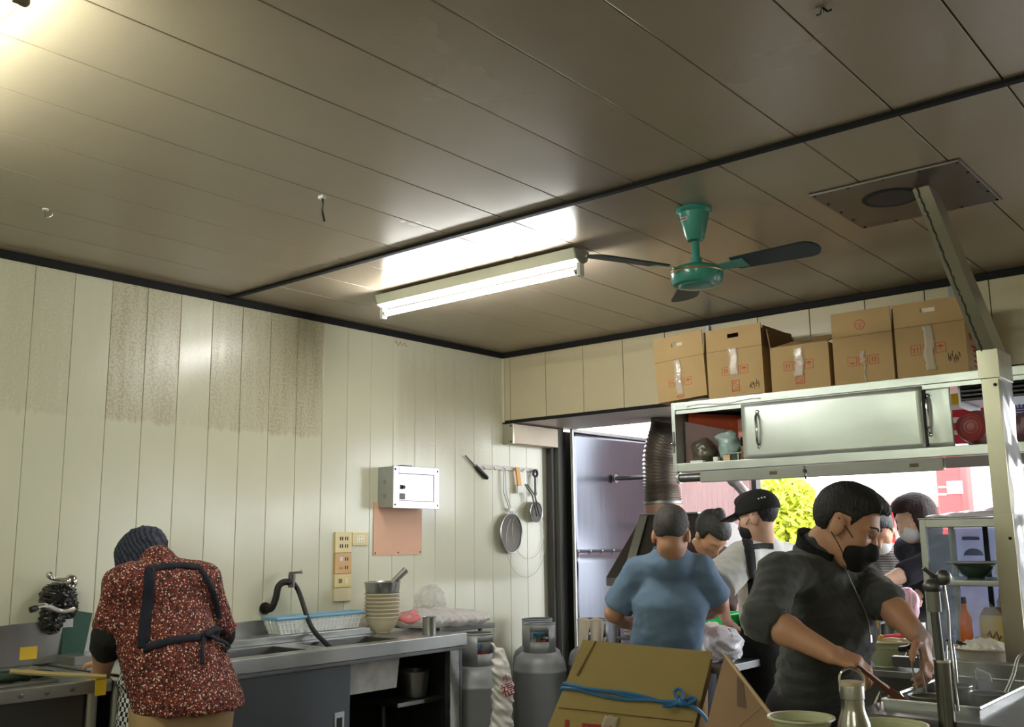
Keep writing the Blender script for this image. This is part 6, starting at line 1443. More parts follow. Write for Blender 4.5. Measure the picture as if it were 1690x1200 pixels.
obj('glass_pane', MB().box((gx0+0.010, Yc0+f, gz0+0.03), (gx0+0.014, Yc1-f, gz1-0.035)), GLASS, gc)
obj('inner_mullion', MB().box((gx0+0.14, Yc1-0.03, gz0), (gx0+0.16, Yc1-0.018, gz1), 0.002), DARK, gc)
top('crumpled_film', MB().grid(lambda u, v: (gx0+0.02+0.56*u, Yc0+0.02+0.33*v, gz1+0.010+0.035*math.sin(PI*u)*math.sin(PI*v)+0.008*math.sin(17*u+9*v)*math.sin(13*v)), 26, 14), mat('lilac_film', S(232, 226, 244), 0.15, 0, 0.12, 12), 'crumpled pale plastic sheet on top of the glass case', 'sheet', solid=0.002)
sbw = thing('small_green_bowl', 'dark green bowl with plate lid on the case shelf', 'bowl', (gx0+0.165, -0.72, zsh))
obj('bowl', MB().lathe([(p[0], p[1]+zsh+0.001) for p in bowl_prof(0.075, 0.055)], (gx0+0.165, -0.72, 0)), mat('dark_green_glaze', S(48, 72, 58), 0.25), sbw)
obj('lid_plate', MB().lathe([(0, zsh+0.058), (0.07, zsh+0.058), (0.105, zsh+0.066), (0.105, zsh+0.069), (0.07, zsh+0.062), (0, zsh+0.062)], (gx0+0.165, -0.72, 0)), mat('grey_plate', S(170, 168, 160), 0.4), sbw)
top('steel_tongs', MB().box((gx0+0.01, -0.835, zsh+0.001), (gx0+0.10, -0.825, zsh+0.006), 0, Matrix()).box((gx0+0.01, -0.820, zsh+0.001), (gx0+0.10, -0.810, zsh+0.006)).box((gx0+0.008, -0.835, zsh+0.001), (gx0+0.014, -0.81, zsh+0.007)), CHROME, 'steel tongs lying at the left end of the case shelf', 'tongs', smooth=False)
ch = thing('chili_tray', 'white tray of chopped red chilies on the case shelf', 'tray', (gx0+0.36, -0.72, zsh))
obj('tray', tubq((gx0+0.255, gx0+0.47, -0.80, -0.64), zsh+0.05, 0.048), mat('tray_white', S(206, 206, 206), 0.4), ch, smooth=False, solid=0.003)
rr = random.Random(2); q = MB()
for k in range(150): q.sph((gx0+0.275+0.175*rr.random(), -0.785+0.13*rr.random(), zsh+0.03+0.025*rr.random()), 0.006, (1.4, 1, 0.7), u=6, v=4)
chp = obj('chopped_chili', q, mat('chili_red', S(176, 40, 28), 0.4), ch); chp['kind'] = 'stuff'
cx0 = P(1577, 900, y=-0.425)[0]
pcd = thing('printed_sheet', 'pale lilac printed sheet standing behind the glass case', 'poster', (cx0+0.2, -0.37, ZS))
obj('body', MB().box((cx0, -0.425, ZS+0.001), (cx0+0.40, -0.421, gz1-0.03)), film_mat('lilac_sheet', S(222, 222, 240), 0.86, 0.4), pcd)
LIL = mat('lilac_ink', S(166, 166, 196), 0.6)
q = MB().box((cx0+0.03, -0.4265, gz1-0.085), (cx0+0.10, -0.4255, gz1-0.07))
q.prism([(cx0+0.03, -0.4255, gz1-0.15)]+[(cx0+0.07+0.04*math.cos(t_), -0.4255, gz1-0.15+0.03*math.sin(t_)) for t_ in [PI-PI*i/10 for i in range(1, 10)]]+[(cx0+0.11, -0.4255, gz1-0.15)], (0, -0.001, 0))
obj('printed_umbrella', q, LIL, pcd, smooth=False)
text_mesh('printed_word', 'PAPER', 0.045, frame_m((cx0+0.10, -0.4265, gz1-0.19), (1, 0, 0), (0, -1, 0)), LIL, pcd)
text_mesh('printed_word', 'CUP 50 PCS', 0.035, frame_m((cx0+0.12, -0.4265, gz1-0.27), (1, 0, 0), (0, -1, 0)), LIL, pcd)
# jars / tins in the lower case
zb_ = gz0+0.032
obj('case_floor', MB().box((gx0+0.02, Yc0+0.02, gz0+0.024), (gx1-0.02, Yc1-0.02, gz0+0.031)), FR, gc)
tn = thing('yellow_seasoning_bag', 'yellow seasoning pouch with printed mark in the case', 'pouch', (gx0+0.21, -0.67, zb_))
obj('pouch', MB().box((gx0+0.155, -0.70, zb_), (gx0+0.285, -0.64, zb_+0.155), 0.012), mat('pouch_yellow', S(206, 186, 92), 0.4), tn)
obj('folded_top', MB().prism([(gx0+0.16, -0.695, zb_+0.15), (gx0+0.28, -0.695, zb_+0.15), (gx0+0.285, -0.66, zb_+0.185), (gx0+0.17, -0.66, zb_+0.18)], (0, 0.02, 0)), mat('pouch_brown', S(150, 122, 96), 0.4), tn, smooth=False)
obj('printed_mark', MB().tube([(gx0+0.185+0.05*i/6, -0.7015, zb_+0.075+0.02*math.sin(i*2.1)) for i in range(7)], 0.004, 5), mat('olive_ink', S(110, 92, 40), 0.5), tn)
top('glass_jar', MB().lathe([(0, zb_), (0.036, zb_), (0.038, zb_+0.01), (0.038, zb_+0.20), (0.028, zb_+0.22), (0.028, zb_+0.25), (0, zb_+0.25)], (gx0+0.235, -0.57, 0)), mat('pale_jar', S(190, 192, 190), 0.1, 0, 0.1), 'pale glass jar behind the yellow pouch', 'jar')
ob = thing('orange_bottle', 'orange sauce bottle standing behind the swivel tap', 'bottle', (gx0+0.12, -0.75, zb_))
obj('bottle', MB().lathe([(0, zb_), (0.022, zb_), (0.024, zb_+0.006), (0.024, zb_+0.145), (0.010, zb_+0.175), (0.008, zb_+0.20), (0, zb_+0.20)], (gx0+0.12, -0.75, 0)), mat('orange_plastic', S(228, 112, 22), 0.35), ob)
obj('cap', MB().lathe([(0, zb_+0.20), (0.011, zb_+0.20), (0.009, zb_+0.225), (0, zb_+0.225)], (gx0+0.12, -0.75, 0), 16), DARK, ob)
top('tan_tub', MB().lathe([(0, zb_), (0.028, zb_), (0.032, zb_+0.07), (0.034, zb_+0.072), (0, zb_+0.072)], (gx0+0.185, -0.77, 0)), mat('tan_tub', S(206, 160, 104), 0.5), 'small tan tub right of the orange bottle', 'tub')
top('red_striped_packet', MB().box((gx0+0.30, -0.75, zb_), (gx0+0.42, -0.69, zb_+0.055), 0.008), stripe_mat('red_stripe', S(200, 60, 66), S(226, 190, 180), 12, 'X', 0.4), 'red and white packet lying right of the yellow pouch', 'packet')
top('wrapped_paper', MB().grid(lambda u, v: (gx0+0.28+0.12*u, -0.52+0.02*math.sin(6*u+4*v), zb_+0.02+0.24*v-0.03*u), 10, 12), mat('lilac_wrap', S(214, 210, 236), 0.3), 'pale crinkled plastic wrapping at the back of the case', 'wrapping', solid=0.002)
# ================================================================== PEOPLE
def axes_of(fwd, up=(0, 0, 1)):
    f_ = unit(fwd); l_ = unit(np.cross(up, f_)); u_ = np.cross(f_, l_)
    return np.stack((f_, l_, u_))            # rows: forward, left, up
def hpt(c, A, x, y, z, s=1.0): return np.array(c)+s*(x*A[0]+y*A[1]+z*A[2])
def add_head(sd, c, A, s=1.0, face=True):
    h_ = lambda x, y, z: hpt(c, A, x, y, z, s)
    sd.ell(h_(-0.012, 0, 0.030), np.array((0.096, 0.076, 0.088))*s, A, k=0.02)
    sd.ell(h_(0.030, 0, -0.040), np.array((0.060, 0.060, 0.075))*s, A, k=0.03)
    sd.ell(h_(0.058, 0, -0.092), np.array((0.028, 0.032, 0.022))*s, A, k=0.03)
    for e in (-1, 1):
        sd.ell(h_(0.044, 0.036*e, -0.022), np.array((0.036, 0.026, 0.026))*s, A, k=0.02)
        sd.ell(h_(-0.008, 0.078*e, -0.012), np.array((0.022, 0.010, 0.034))*s, A, k=0.006)
        if face: sd.ell(h_(0.097, 0.032*e, 0.004), np.array((0.018, 0.020, 0.012))*s, A, k=0.012, sub=True)
    if face:
        sd.cone(h_(0.086, 0, 0.004), h_(0.104, 0, -0.036), 0.009*s, 0.014*s, k=0.012)
        sd.ell(h_(0.076, 0, 0.024), np.array((0.016, 0.052, 0.012))*s, A, k=0.018)
        sd.ell(h_(0.084, 0, -0.066), np.array((0.012, 0.026, 0.010))*s, A, k=0.010)
def hair_sdf(c, A, s=1.0, t=0.012, cut='short', h=0.005, seed=1, amp=0.003, freq=150, nape=-0.058):
    sd = Sdf(h, 0.02); h_ = lambda x, y, z: hpt(c, A, x, y, z, s)
    sd.ell(h_(-0.014, 0, 0.034), (np.array((0.097, 0.077, 0.088))+t)*s, A, k=0.0)
    c_ = np.array(c)
    def loc(p): return ((p-c_)@A.T)/s
    if cut == 'short':          # short back and sides, hairline above the brow, clear of the ears
        sd.pr.pop(); sd.boxes.pop()
        sd.ell(h_(-0.013, 0, 0.034), (np.array((0.097, 0.0775, 0.088))+np.array((t*0.9, 0.003, t)))*s, A, k=0.0)
        sd.ell(h_(0.010, 0, 0.092), np.array((0.088, 0.066, 0.040))*s, A, k=0.02)
        def keep(p):
            q = loc(p); x, y, z = q[..., 0], q[..., 1], q[..., 2]
            edge = np.interp(x, [-0.12, -0.06, -0.042, -0.030, 0.016, 0.022, 0.045, 0.075, 0.12], [nape-0.004, nape, nape+0.012, 0.028, 0.030, 0.002, 0.050, 0.078, 0.086])
            mid_ = np.interp(x, [-0.12, -0.06, 0.04, 0.075, 0.12], [nape-0.004, nape, 0.060, 0.078, 0.086])
            edge = np.where(np.abs(y) > 0.045, edge, mid_)
            return (edge-z)*0.8
        sd.pr.append(('f', lambda p: -keep(p)*1.0, 0.0, True)); sd.boxes.append(None)
    elif cut == 'bob':
        sd.chain([h_(-0.04, 0, 0.02), h_(-0.055, 0, -0.07), h_(-0.05, 0, -0.125)], [0.095*s, 0.082*s, 0.066*s], k=0.03)
        for e in (-1, 1): sd.chain([h_(0.005, 0.062*e, 0.04), h_(0.012, 0.072*e, -0.05), h_(0.005, 0.060*e, -0.115)], [0.042*s, 0.034*s, 0.026*s], k=0.03)
        sd.ell(h_(0.040, 0, 0.085), np.array((0.06, 0.066, 0.040))*s, A, k=0.03)
        def face_(p):
            q = loc(p); x, y, z = q[..., 0], q[..., 1], q[..., 2]
            return np.maximum(np.maximum(0.052-x, np.abs(y)-0.058), z-0.056)
        sd.pr.append(('f', face_, 0.01, True)); sd.boxes.append(None)
    elif cut == 'bun':
        def keep2(p):
            q = loc(p); x, z = q[..., 0], q[..., 2]
            return np.where(x > 0.03, 0.060-z, -0.075-z+(x+0.10)*0.55)
        sd.pr.append(('f', lambda p: -keep2(p), 0.0, True)); sd.boxes.append(None)
        sd.ell(h_(-0.035, -0.01, 0.135), np.array((0.034, 0.036, 0.030))*s, A, k=0.015)
    sd.noise = wrinkle(amp, freq, seed); return sd
def add_hand(sd, wr, d, nrm, curl=0.5, s=1.0, thumb=1, spread=0.12, r=0.0085):
    """wrist point, direction of the palm, back-of-hand normal, thumb side (+1 = along nrm x d)"""
    d = unit(d); nrm = np.array(nrm, float); nrm = unit(nrm-d*(nrm@d)); sdv = np.cross(nrm, d)*thumb
    wr = np.array(wr, float); pc = wr+d*0.048*s
    sd.box(pc, np.array((0.044, 0.038, 0.013))*s, np.stack((d, sdv, nrm)), 0.012*s, k=0.012)
    for i, (off, L) in enumerate(((0.027, 0.072), (0.009, 0.080), (-0.009, 0.074), (-0.027, 0.060))):
        p = wr+d*0.088*s+sdv*off*s; ang = 0.25*curl; dd = d+sdv*(off/0.027)*spread*0.6; pts = [p-d*0.012*s]
        for j, f_ in enumerate((0.45, 0.32, 0.23)):
            ang += curl*(0.55 if j == 0 else 0.62)
            p = p+L*f_*s*(unit(dd)*math.cos(ang)-nrm*math.sin(ang)); pts.append(p)
        sd.chain(pts, [r*1.08*s, r*1.05*s, r*0.95*s, r*0.8*s], k=0.004)
    b = wr+d*0.025*s+sdv*0.030*s
    t1 = b+(d*0.55+sdv*0.72-nrm*0.25*(0.5+curl))*0.036*s; t2 = t1+(d*0.85+sdv*0.15-nrm*0.45*(0.4+curl))*0.034*s; t3 = t2+(d*0.9-sdv*0.12-nrm*0.4*curl)*0.026*s
    sd.chain([wr+d*0.012*s+sdv*0.016*s, b, t1, t2, t3], [0.016*s, 0.015*s, 0.0115*s, 0.0105*s, 0.008*s], k=0.008)
class Body:
    pass
def legs_into(sd, hipc, left, ankles, knees=None, r=(0.085, 0.058, 0.045), foot=None):
    for e, an in zip((1, -1), ankles):
        hp = np.array(hipc)+np.array(left)*0.085*e; an = np.array(an, float)
        kn = (hp+an)/2 if knees is None else np.array(knees[0 if e == 1 else 1], float)
        sd.chain([hp, kn, an], list(r), k=0.03)
        if foot is not None: sd.chain([an+np.array((0, 0, -0.03)), an+np.array(foot)*0.15+np.array((0, 0, -0.045))], [0.040, 0.033], k=0.02)
def make_person(label, base, build, parts, group=None, h=0.008, skin=None):
    """base: ground point; build(sd) fills the continuous body; parts: list of (name, sdf or MB, material, kwargs)"""
    sd = Sdf(h, 0.03); build(sd)
    v, f = None, None
    em = bpy.data.objects.new('tmp', None); em.location = Vector(base); COL.objects.link(em)
    o = sdf_obj('person', sd, skin or SKIN, em, relax=1)
    o.parent = None; o.location = Vector(base); bpy.data.objects.remove(em)
    put_props(o, label, 'person', group)
    for pr in parts:
        nm, g, m = pr[:3]; kw = pr[3] if len(pr) > 3 else {}
        if isinstance(g, Sdf): c = sdf_obj(nm, g, m, o, relax=kw.get('relax', 1))
        else: c = obj(nm, g, m, o, solid=kw.get('solid', 0.0))
        if 'label' in kw: c['label'] = kw['label']
        for sub in kw.get('sub', ()):
            if isinstance(sub[1], Sdf): sdf_obj(sub[0], sub[1], sub[2], c)
            else: obj(sub[0], sub[1], sub[2], c, solid=(sub[3] if len(sub) > 3 else 0.0))
    return o
def trunk(sd, pel, wst, chs, nek, SL, SR, left, g=0.0, rw=(0.115, 0.105, 0.112), ratio=1.45, sh=0.056, k=0.05):
    sd.cone(pel, wst, rw[0]+g, rw[1]+g, ax=left, ratio=ratio, k=k)
    sd.cone(wst, chs, rw[1]+g, rw[2]+g, ax=left, ratio=ratio, k=k)
    mid = (np.array(SL)+np.array(SR))/2
    sd.cone(SL, SR, sh+g, sh+g, k=k)
    sd.cone(mid*0.75+np.array(chs)*0.25, np.array(chs), 0.075+g, 0.10+g, ax=left, ratio=1.5, k=k)
    for s_ in (SL, SR): sd.cone(np.array(nek)*0.75+mid*0.25, np.array(s_), 0.048+g, 0.050+g, k=0.04)
def sleeve(sd, sh, el, wr, cuff, g=0.012, r=(0.052, 0.045, 0.038), k=0.018):
    """sleeve from shoulder to cuff (0..1 upper arm, 1..2 forearm)"""
    sh, el, wr = [np.array(p, float) for p in (sh, el, wr)]
    if cuff <= 1:
        e = sh+(el-sh)*cuff; sd.cone(sh, e, r[0]+g, r[1]+g*1.4, k=k, cap=True)
    else:
        e = el+(wr-el)*(cuff-1); sd.cone(sh, el, r[0]+g, r[1]+g, k=k); sd.cone(el, e, r[1]+g, r[2]+g*1.1, k=k, cap=True)
    return e
def arm(sd, sh, el, wr, r=(0.052, 0.042, 0.028)):
    sd.chain([sh, el, (np.array(el)*0.65+np.array(wr)*0.35), wr], [r[0], r[1], r[1]*1.0, r[2]], k=0.02)
Z3 = np.array((0, 0, 1.0))
RH = unit((_R0[0], _R0[1], 0)); FH = unit((_F[0], _F[1], 0))
def ring_pts(c, A, rx, ry, z, n=28, a0=0, a1=2*PI):
    return [hpt(c, A, rx*math.cos(a0+(a1-a0)*i/n), ry*math.sin(a0+(a1-a0)*i/n), z) for i in range(n+1)]

from mathutils.bvhtree import BVHTree
JT = [None]
JD = [3.7]
def use_cloth(v, f, dep=3.7):
    JD[0] = dep; JT[0] = BVHTree.FromPolygons([tuple(q) for q in v], [tuple(int(i) for i in g) for g in f])
def lay(px, py, off=0.004):
    d_ = Vector(ray(px, py)).normalized(); loc_, nn, i_, di = JT[0].ray_cast(Vector(CAMP), d_)
    if loc_ is None:
        loc_, nn, i_, di = JT[0].find_nearest(Vector(D(px, py, JD[0])))
    if nn.dot(d_) > 0: nn = -nn
    return loc_+nn*off, nn
def ribbon(pix, w, n=10, off=0.005, wdir=None):
    """band laid on the jacket along a pixel path"""
    pts = spline([(p[0], p[1], 0) for p in pix], n); q = MB(); rows = []
    P3 = [lay(p.x, p.y, off) for p in pts]
    for i, (p, nn) in enumerate(P3):
        t_ = (P3[min(i+1, len(P3)-1)][0]-P3[max(i-1, 0)][0])
        if t_.length < 1e-5: continue
        t_.normalize(); s_ = nn.cross(t_).normalized(); rows.append((q.bm.verts.new(p-s_*w/2), q.bm.verts.new(p+s_*w/2)))
    for a_, b_ in zip(rows, rows[1:]): q.bm.faces.new((a_[0], a_[1], b_[1], b_[0]))
    return q

# ---------------------------------------------------------------- masked cook in charcoal fleece
def cook():
    face = unit(0.80*RH-0.50*FH-0.50*Z3); A = axes_of(face, unit(Z3+0.15*RH))
    hc = D(1398, 868, 3.13)
    nek = D(1347, 910, 3.17); SR = D(1286, 946, 3.04); SL = D(1424, 958, 3.30)
    left = unit((SL-SR)*np.array((1, 1, 0))); fw = unit(np.cross(left, Z3))
    ER = D(1262, 1022, 2.90); WRr = D(1372, 1080, 2.74)
    EL = D(1462, 992, 3.10); WL = D(1523, 1058, 2.93)
    chs = (SL+SR)/2-Z3*0.17+fw*0.02; pel = D(1345, 1185, 3.20); pel[2] = 0.86; wst = pel*0.45+chs*0.55
    base = np.array((pel[0], pel[1], 0)); 
    ank = [base+left*0.12+Z3*0.09, base-left*0.12+Z3*0.09]
    HRd = unit(D(1432, 1100, 2.70)-WRr); HLd = unit(D(1531, 1095, 2.88)-WL)
    def build(sd):
        trunk(sd, pel, wst, chs, nek, SL, SR, left, -0.012)
        sd.chain([nek-Z3*0.02, nek*0.4+hc*0.6-A[2]*0.03-A[0]*0.02], [0.058, 0.056], k=0.03)
        add_head(sd, hc, A, 1.03)
        arm(sd, SR, ER, WRr); arm(sd, SL, EL, WL)
        legs_into(sd, pel-Z3*0.05, left, ank, foot=fw)
        add_hand(sd, WRr-HRd*0.008, HRd, unit(Z3*0.8+0.3*RH-0.45*FH), 0.85, 0.98, thumb=1)
        add_hand(sd, WL-HLd*0.008, HLd, unit(0.75*RH+0.4*Z3-0.3*FH), 0.55, 0.98, thumb=-1)
    top_ = Sdf(0.007, 0.05); trunk(top_, pel-Z3*0.02, wst, chs, nek-Z3*0.02, SL, SR, left, 0.004, k=0.04, sh=0.050)
    cR = sleeve(top_, SR, ER, WRr, 1.24, 0.016, r=(0.048, 0.048, 0.040)); cL = sleeve(top_, SL, EL, WL, 1.08, 0.014, r=(0.046, 0.044, 0.038))
    cw = wrinkle(0.0058, 34, 5); cw2 = wrinkle(0.003, 90, 8)
    top_.noise = lambda p: cw(p)+cw2(p)
    top_.cone(nek-Z3*0.055, nek-Z3*0.012, 0.088, 0.074, k=0.025)
    CA = axes_of(unit(fw-0.35*Z3))
    def colfn(u, v):
        an = math.radians(22)+math.radians(316)*u; rr_ = 0.074+0.006*v+0.004*math.sin(3*an)
        return hpt(nek-Z3*0.018, CA, rr_*math.cos(an)+0.006, rr_*math.sin(an), -0.024+0.098*v-0.020*(1+math.cos(an))*v)
    collar = MB().grid(colfn, 30, 5)
    tro = Sdf(0.010, 0.04); legs_into(tro, pel-Z3*0.05, left, ank, r=(0.105, 0.082, 0.066)); tro.cone(pel-Z3*0.09, pel-Z3*0.02, 0.112, 0.112, ax=left, ratio=1.4)
    sh = Sdf(0.009, 0.02)
    for e in (1, -1):
        a_ = base+left*0.12*e; sh.chain([a_+Z3*0.05-fw*0.03, a_+Z3*0.042+fw*0.16], [0.048, 0.040])
    sh.cut(lambda p: p[..., 2]-0.002)
    hair = hair_sdf(hc, A, 1.03, 0.011, 'short', 0.005, 3)
    mask = Sdf(0.0045, 0.02)
    mask.ell(hpt(hc, A, 0.052, 0, -0.058), (0.056, 0.063, 0.056), A); mask.cone(hpt(hc, A, 0.098, 0, -0.024), hpt(hc, A, 0.108, 0, -0.046), 0.016, 0.018, k=0.03); mask.ell(hpt(hc, A, 0.070, 0, -0.092), (0.034, 0.036, 0.030), A, k=0.02)
    hcc = np.array(hc)
    def cutm(p):
        q = (p-hcc)@A.T; return np.maximum(np.maximum(q[..., 0]-0.030+0.0*q[..., 1], -1), -1)
    mask.pr.append(('f', lambda p: ((p-hcc)@A.T)[..., 0]-0.034, 0.0, True)); mask.boxes.append(None)
    mask.pr.append(('f', lambda p: -(((p-hcc)@A.T)[..., 2]+0.016-0.10*np.maximum(0, ((p-hcc)@A.T)[..., 0]-0.085)), 0.0, True)); mask.boxes.append(None)
    straps = []
    for e in (-1, 1):
        for z0_, z1_ in ((-0.024, 0.014), (-0.085, -0.036)):
            straps.append(('mask_strap', MB().tube(spline([hpt(hc, A, 0.045, 0.070*e, z0_), hpt(hc, A, 0.018, 0.081*e, (z0_+z1_)/2), hpt(hc, A, -0.016, 0.088*e, z1_)], 5), 0.0016, 5), BLACKM))
    eyes = []
    for e in (-1, 1):
        eyes.append(('eyebrow', MB().tube(spline([hpt(hc, A, 0.094, 0.014*e, 0.028), hpt(hc, A, 0.092, 0.034*e, 0.034), hpt(hc, A, 0.076, 0.056*e, 0.028)], 4), [0.0028]*9, 6), HAIR))
        eyes.append(('eyelid', MB().tube(spline([hpt(hc, A, 0.090, 0.018*e, 0.002), hpt(hc, A, 0.091, 0.033*e, 0.001), hpt(hc, A, 0.080, 0.048*e, 0.004)], 4), [0.0022]*9, 6), HAIR))
    ch_f = chs+fw*0.14
    zipper = MB().tube(spline([nek+fw*0.085+Z3*0.01, nek+fw*0.105-Z3*0.06, (chs+fw*0.128)+Z3*0.06, (chs+fw*0.135)+Z3*0.0], 5), 0.0025, 6)
    parts = [('fleece_top', top_, FLEECE, dict(sub=[('collar', collar, BLACKC, 0.006), ('zipper', zipper, STEELD), ('zip_pull', MB().box((-0.004, -0.002, -0.022), (0.004, 0.002, 0), 0, frame_m(chs+fw*0.138+Z3*0.0, tuple(left), tuple(Z3))), CHROME),
              ('chest_logo', MB().box((-0.022, -0.0015, -0.003), (0.022, 0.0015, 0.003), 0, frame_m(chs+fw*0.124+left*0.09+Z3*0.03, tuple(unit(left-0.25*fw)), tuple(Z3))), mat('logo_grey', S(170, 170, 168), 0.5))])),
             ('trousers', tro, TROUS), ('shoes', sh, SHOE), ('hair', hair, HAIR), ('face_mask', mask, BLACKM, dict(sub=straps))]+[(n_, g_, m_) for n_, g_, m_ in eyes]
    make_person('cook in charcoal half zip fleece and black mask stirring the boiler', base, build, parts, h=0.006)
cook()

# ---------------------------------------------------------------- man in blue tee seen from behind
def blue_man():
    fw = unit(FH+0.05*RH); left = unit(np.cross(Z3, fw))
    hc = D(1108, 883, 4.42); A = axes_of(unit(fw*0.95+RH*0.25-Z3*0.45))
    nek = D(1105, 906, 4.46); SL = D(1052, 942, 4.52); SR = D(1156, 938, 4.46)
    EL = D(1014, 1012, 4.56); WL = D(1062, 1038, 4.80); ER = D(1186, 996, 4.50); WR_ = D(1146, 1022, 4.68)
    pel = D(1098, 1082, 4.48); base = np.array((pel[0], pel[1], 0)); pel[2] = 0.86
    chs = (SL+SR)/2-Z3*0.16-fw*0.01; wst = pel*0.5+chs*0.5-fw*0.02
    ank = [base+left*0.10+Z3*0.09, base-left*0.10+Z3*0.09]
    HL = unit(WL-EL+0.3*fw); HR = unit(WR_-ER-Z3*0.25)
    def build(sd):
        trunk(sd, pel, wst, chs, nek, SL, SR, left, -0.018, rw=(0.098, 0.096, 0.108), ratio=1.4, sh=0.046)
        sd.chain([nek-Z3*0.02, hc-A[2]*0.05-A[0]*0.01], [0.052, 0.056], k=0.02); add_head(sd, hc, A, 1.0)
        arm(sd, SL, EL, WL); arm(sd, SR, ER, WR_); legs_into(sd, pel-Z3*0.05, left, ank, foot=fw)
        add_hand(sd, WL, HL, Z3, 0.6, 0.95, thumb=-1); add_hand(sd, WR_, HR, unit(-FH+0.4*Z3), 0.7, 0.95, thumb=1)
    tee = Sdf(0.008, 0.05); trunk(tee, pel-Z3*0.0, wst, chs, nek-Z3*0.02, SL, SR, left, 0.002, rw=(0.098, 0.096, 0.108), ratio=1.42, sh=0.050)
    tee.cone(pel+Z3*0.06, pel-Z3*0.005, 0.108, 0.112, ax=left, ratio=1.35, k=0.05)
    tee.cone(nek-Z3*0.06, nek+Z3*0.004, 0.100, 0.070, k=0.03, cap=True)
    sleeve(tee, SL, EL, WL, 0.86, 0.016, r=(0.046, 0.052, 0.04)); sleeve(tee, SR, ER, WR_, 0.86, 0.016, r=(0.046, 0.052, 0.04))
    hz = pel[2]+0.005; tee.cut(lambda p: p[..., 2]-hz)
    w1 = wrinkle(0.0036, 26, 11, (0, 0, -0.5)); w2 = wrinkle(0.0024, 62, 12, (0, 0, -0.6)); tee.noise = lambda p: w1(p)+w2(p)
    tro = Sdf(0.011, 0.04); legs_into(tro, pel-Z3*0.05, left, ank, r=(0.105, 0.08, 0.066)); tro.cone(pel-Z3*0.08, pel+Z3*0.02, 0.108, 0.104, ax=left, ratio=1.35)
    sh = Sdf(0.01, 0.02)
    for e in (1, -1): a_ = base+left*0.10*e; sh.chain([a_+Z3*0.05-fw*0.03, a_+Z3*0.042+fw*0.16], [0.048, 0.040])
    sh.cut(lambda p: p[..., 2]-0.002)
    hair = hair_sdf(hc, A, 1.0, 0.011, 'short', 0.006, 9, nape=-0.038)
    rib = MB().tube(ring_pts(nek+Z3*0.002, axes_of(unit(fw-0.10*Z3)), 0.068, 0.068, 0.002), 0.006, 6)
    make_person('man in faded blue grey tee shirt seen from behind', base, build, [('tee_shirt', tee, BLUETEE, dict(sub=[('neck_rib', rib, BLUETEE)])), ('trousers', tro, KHAKI), ('shoes', sh, SHOE), ('hair', hair, HAIRG)], h=0.007)
blue_man()

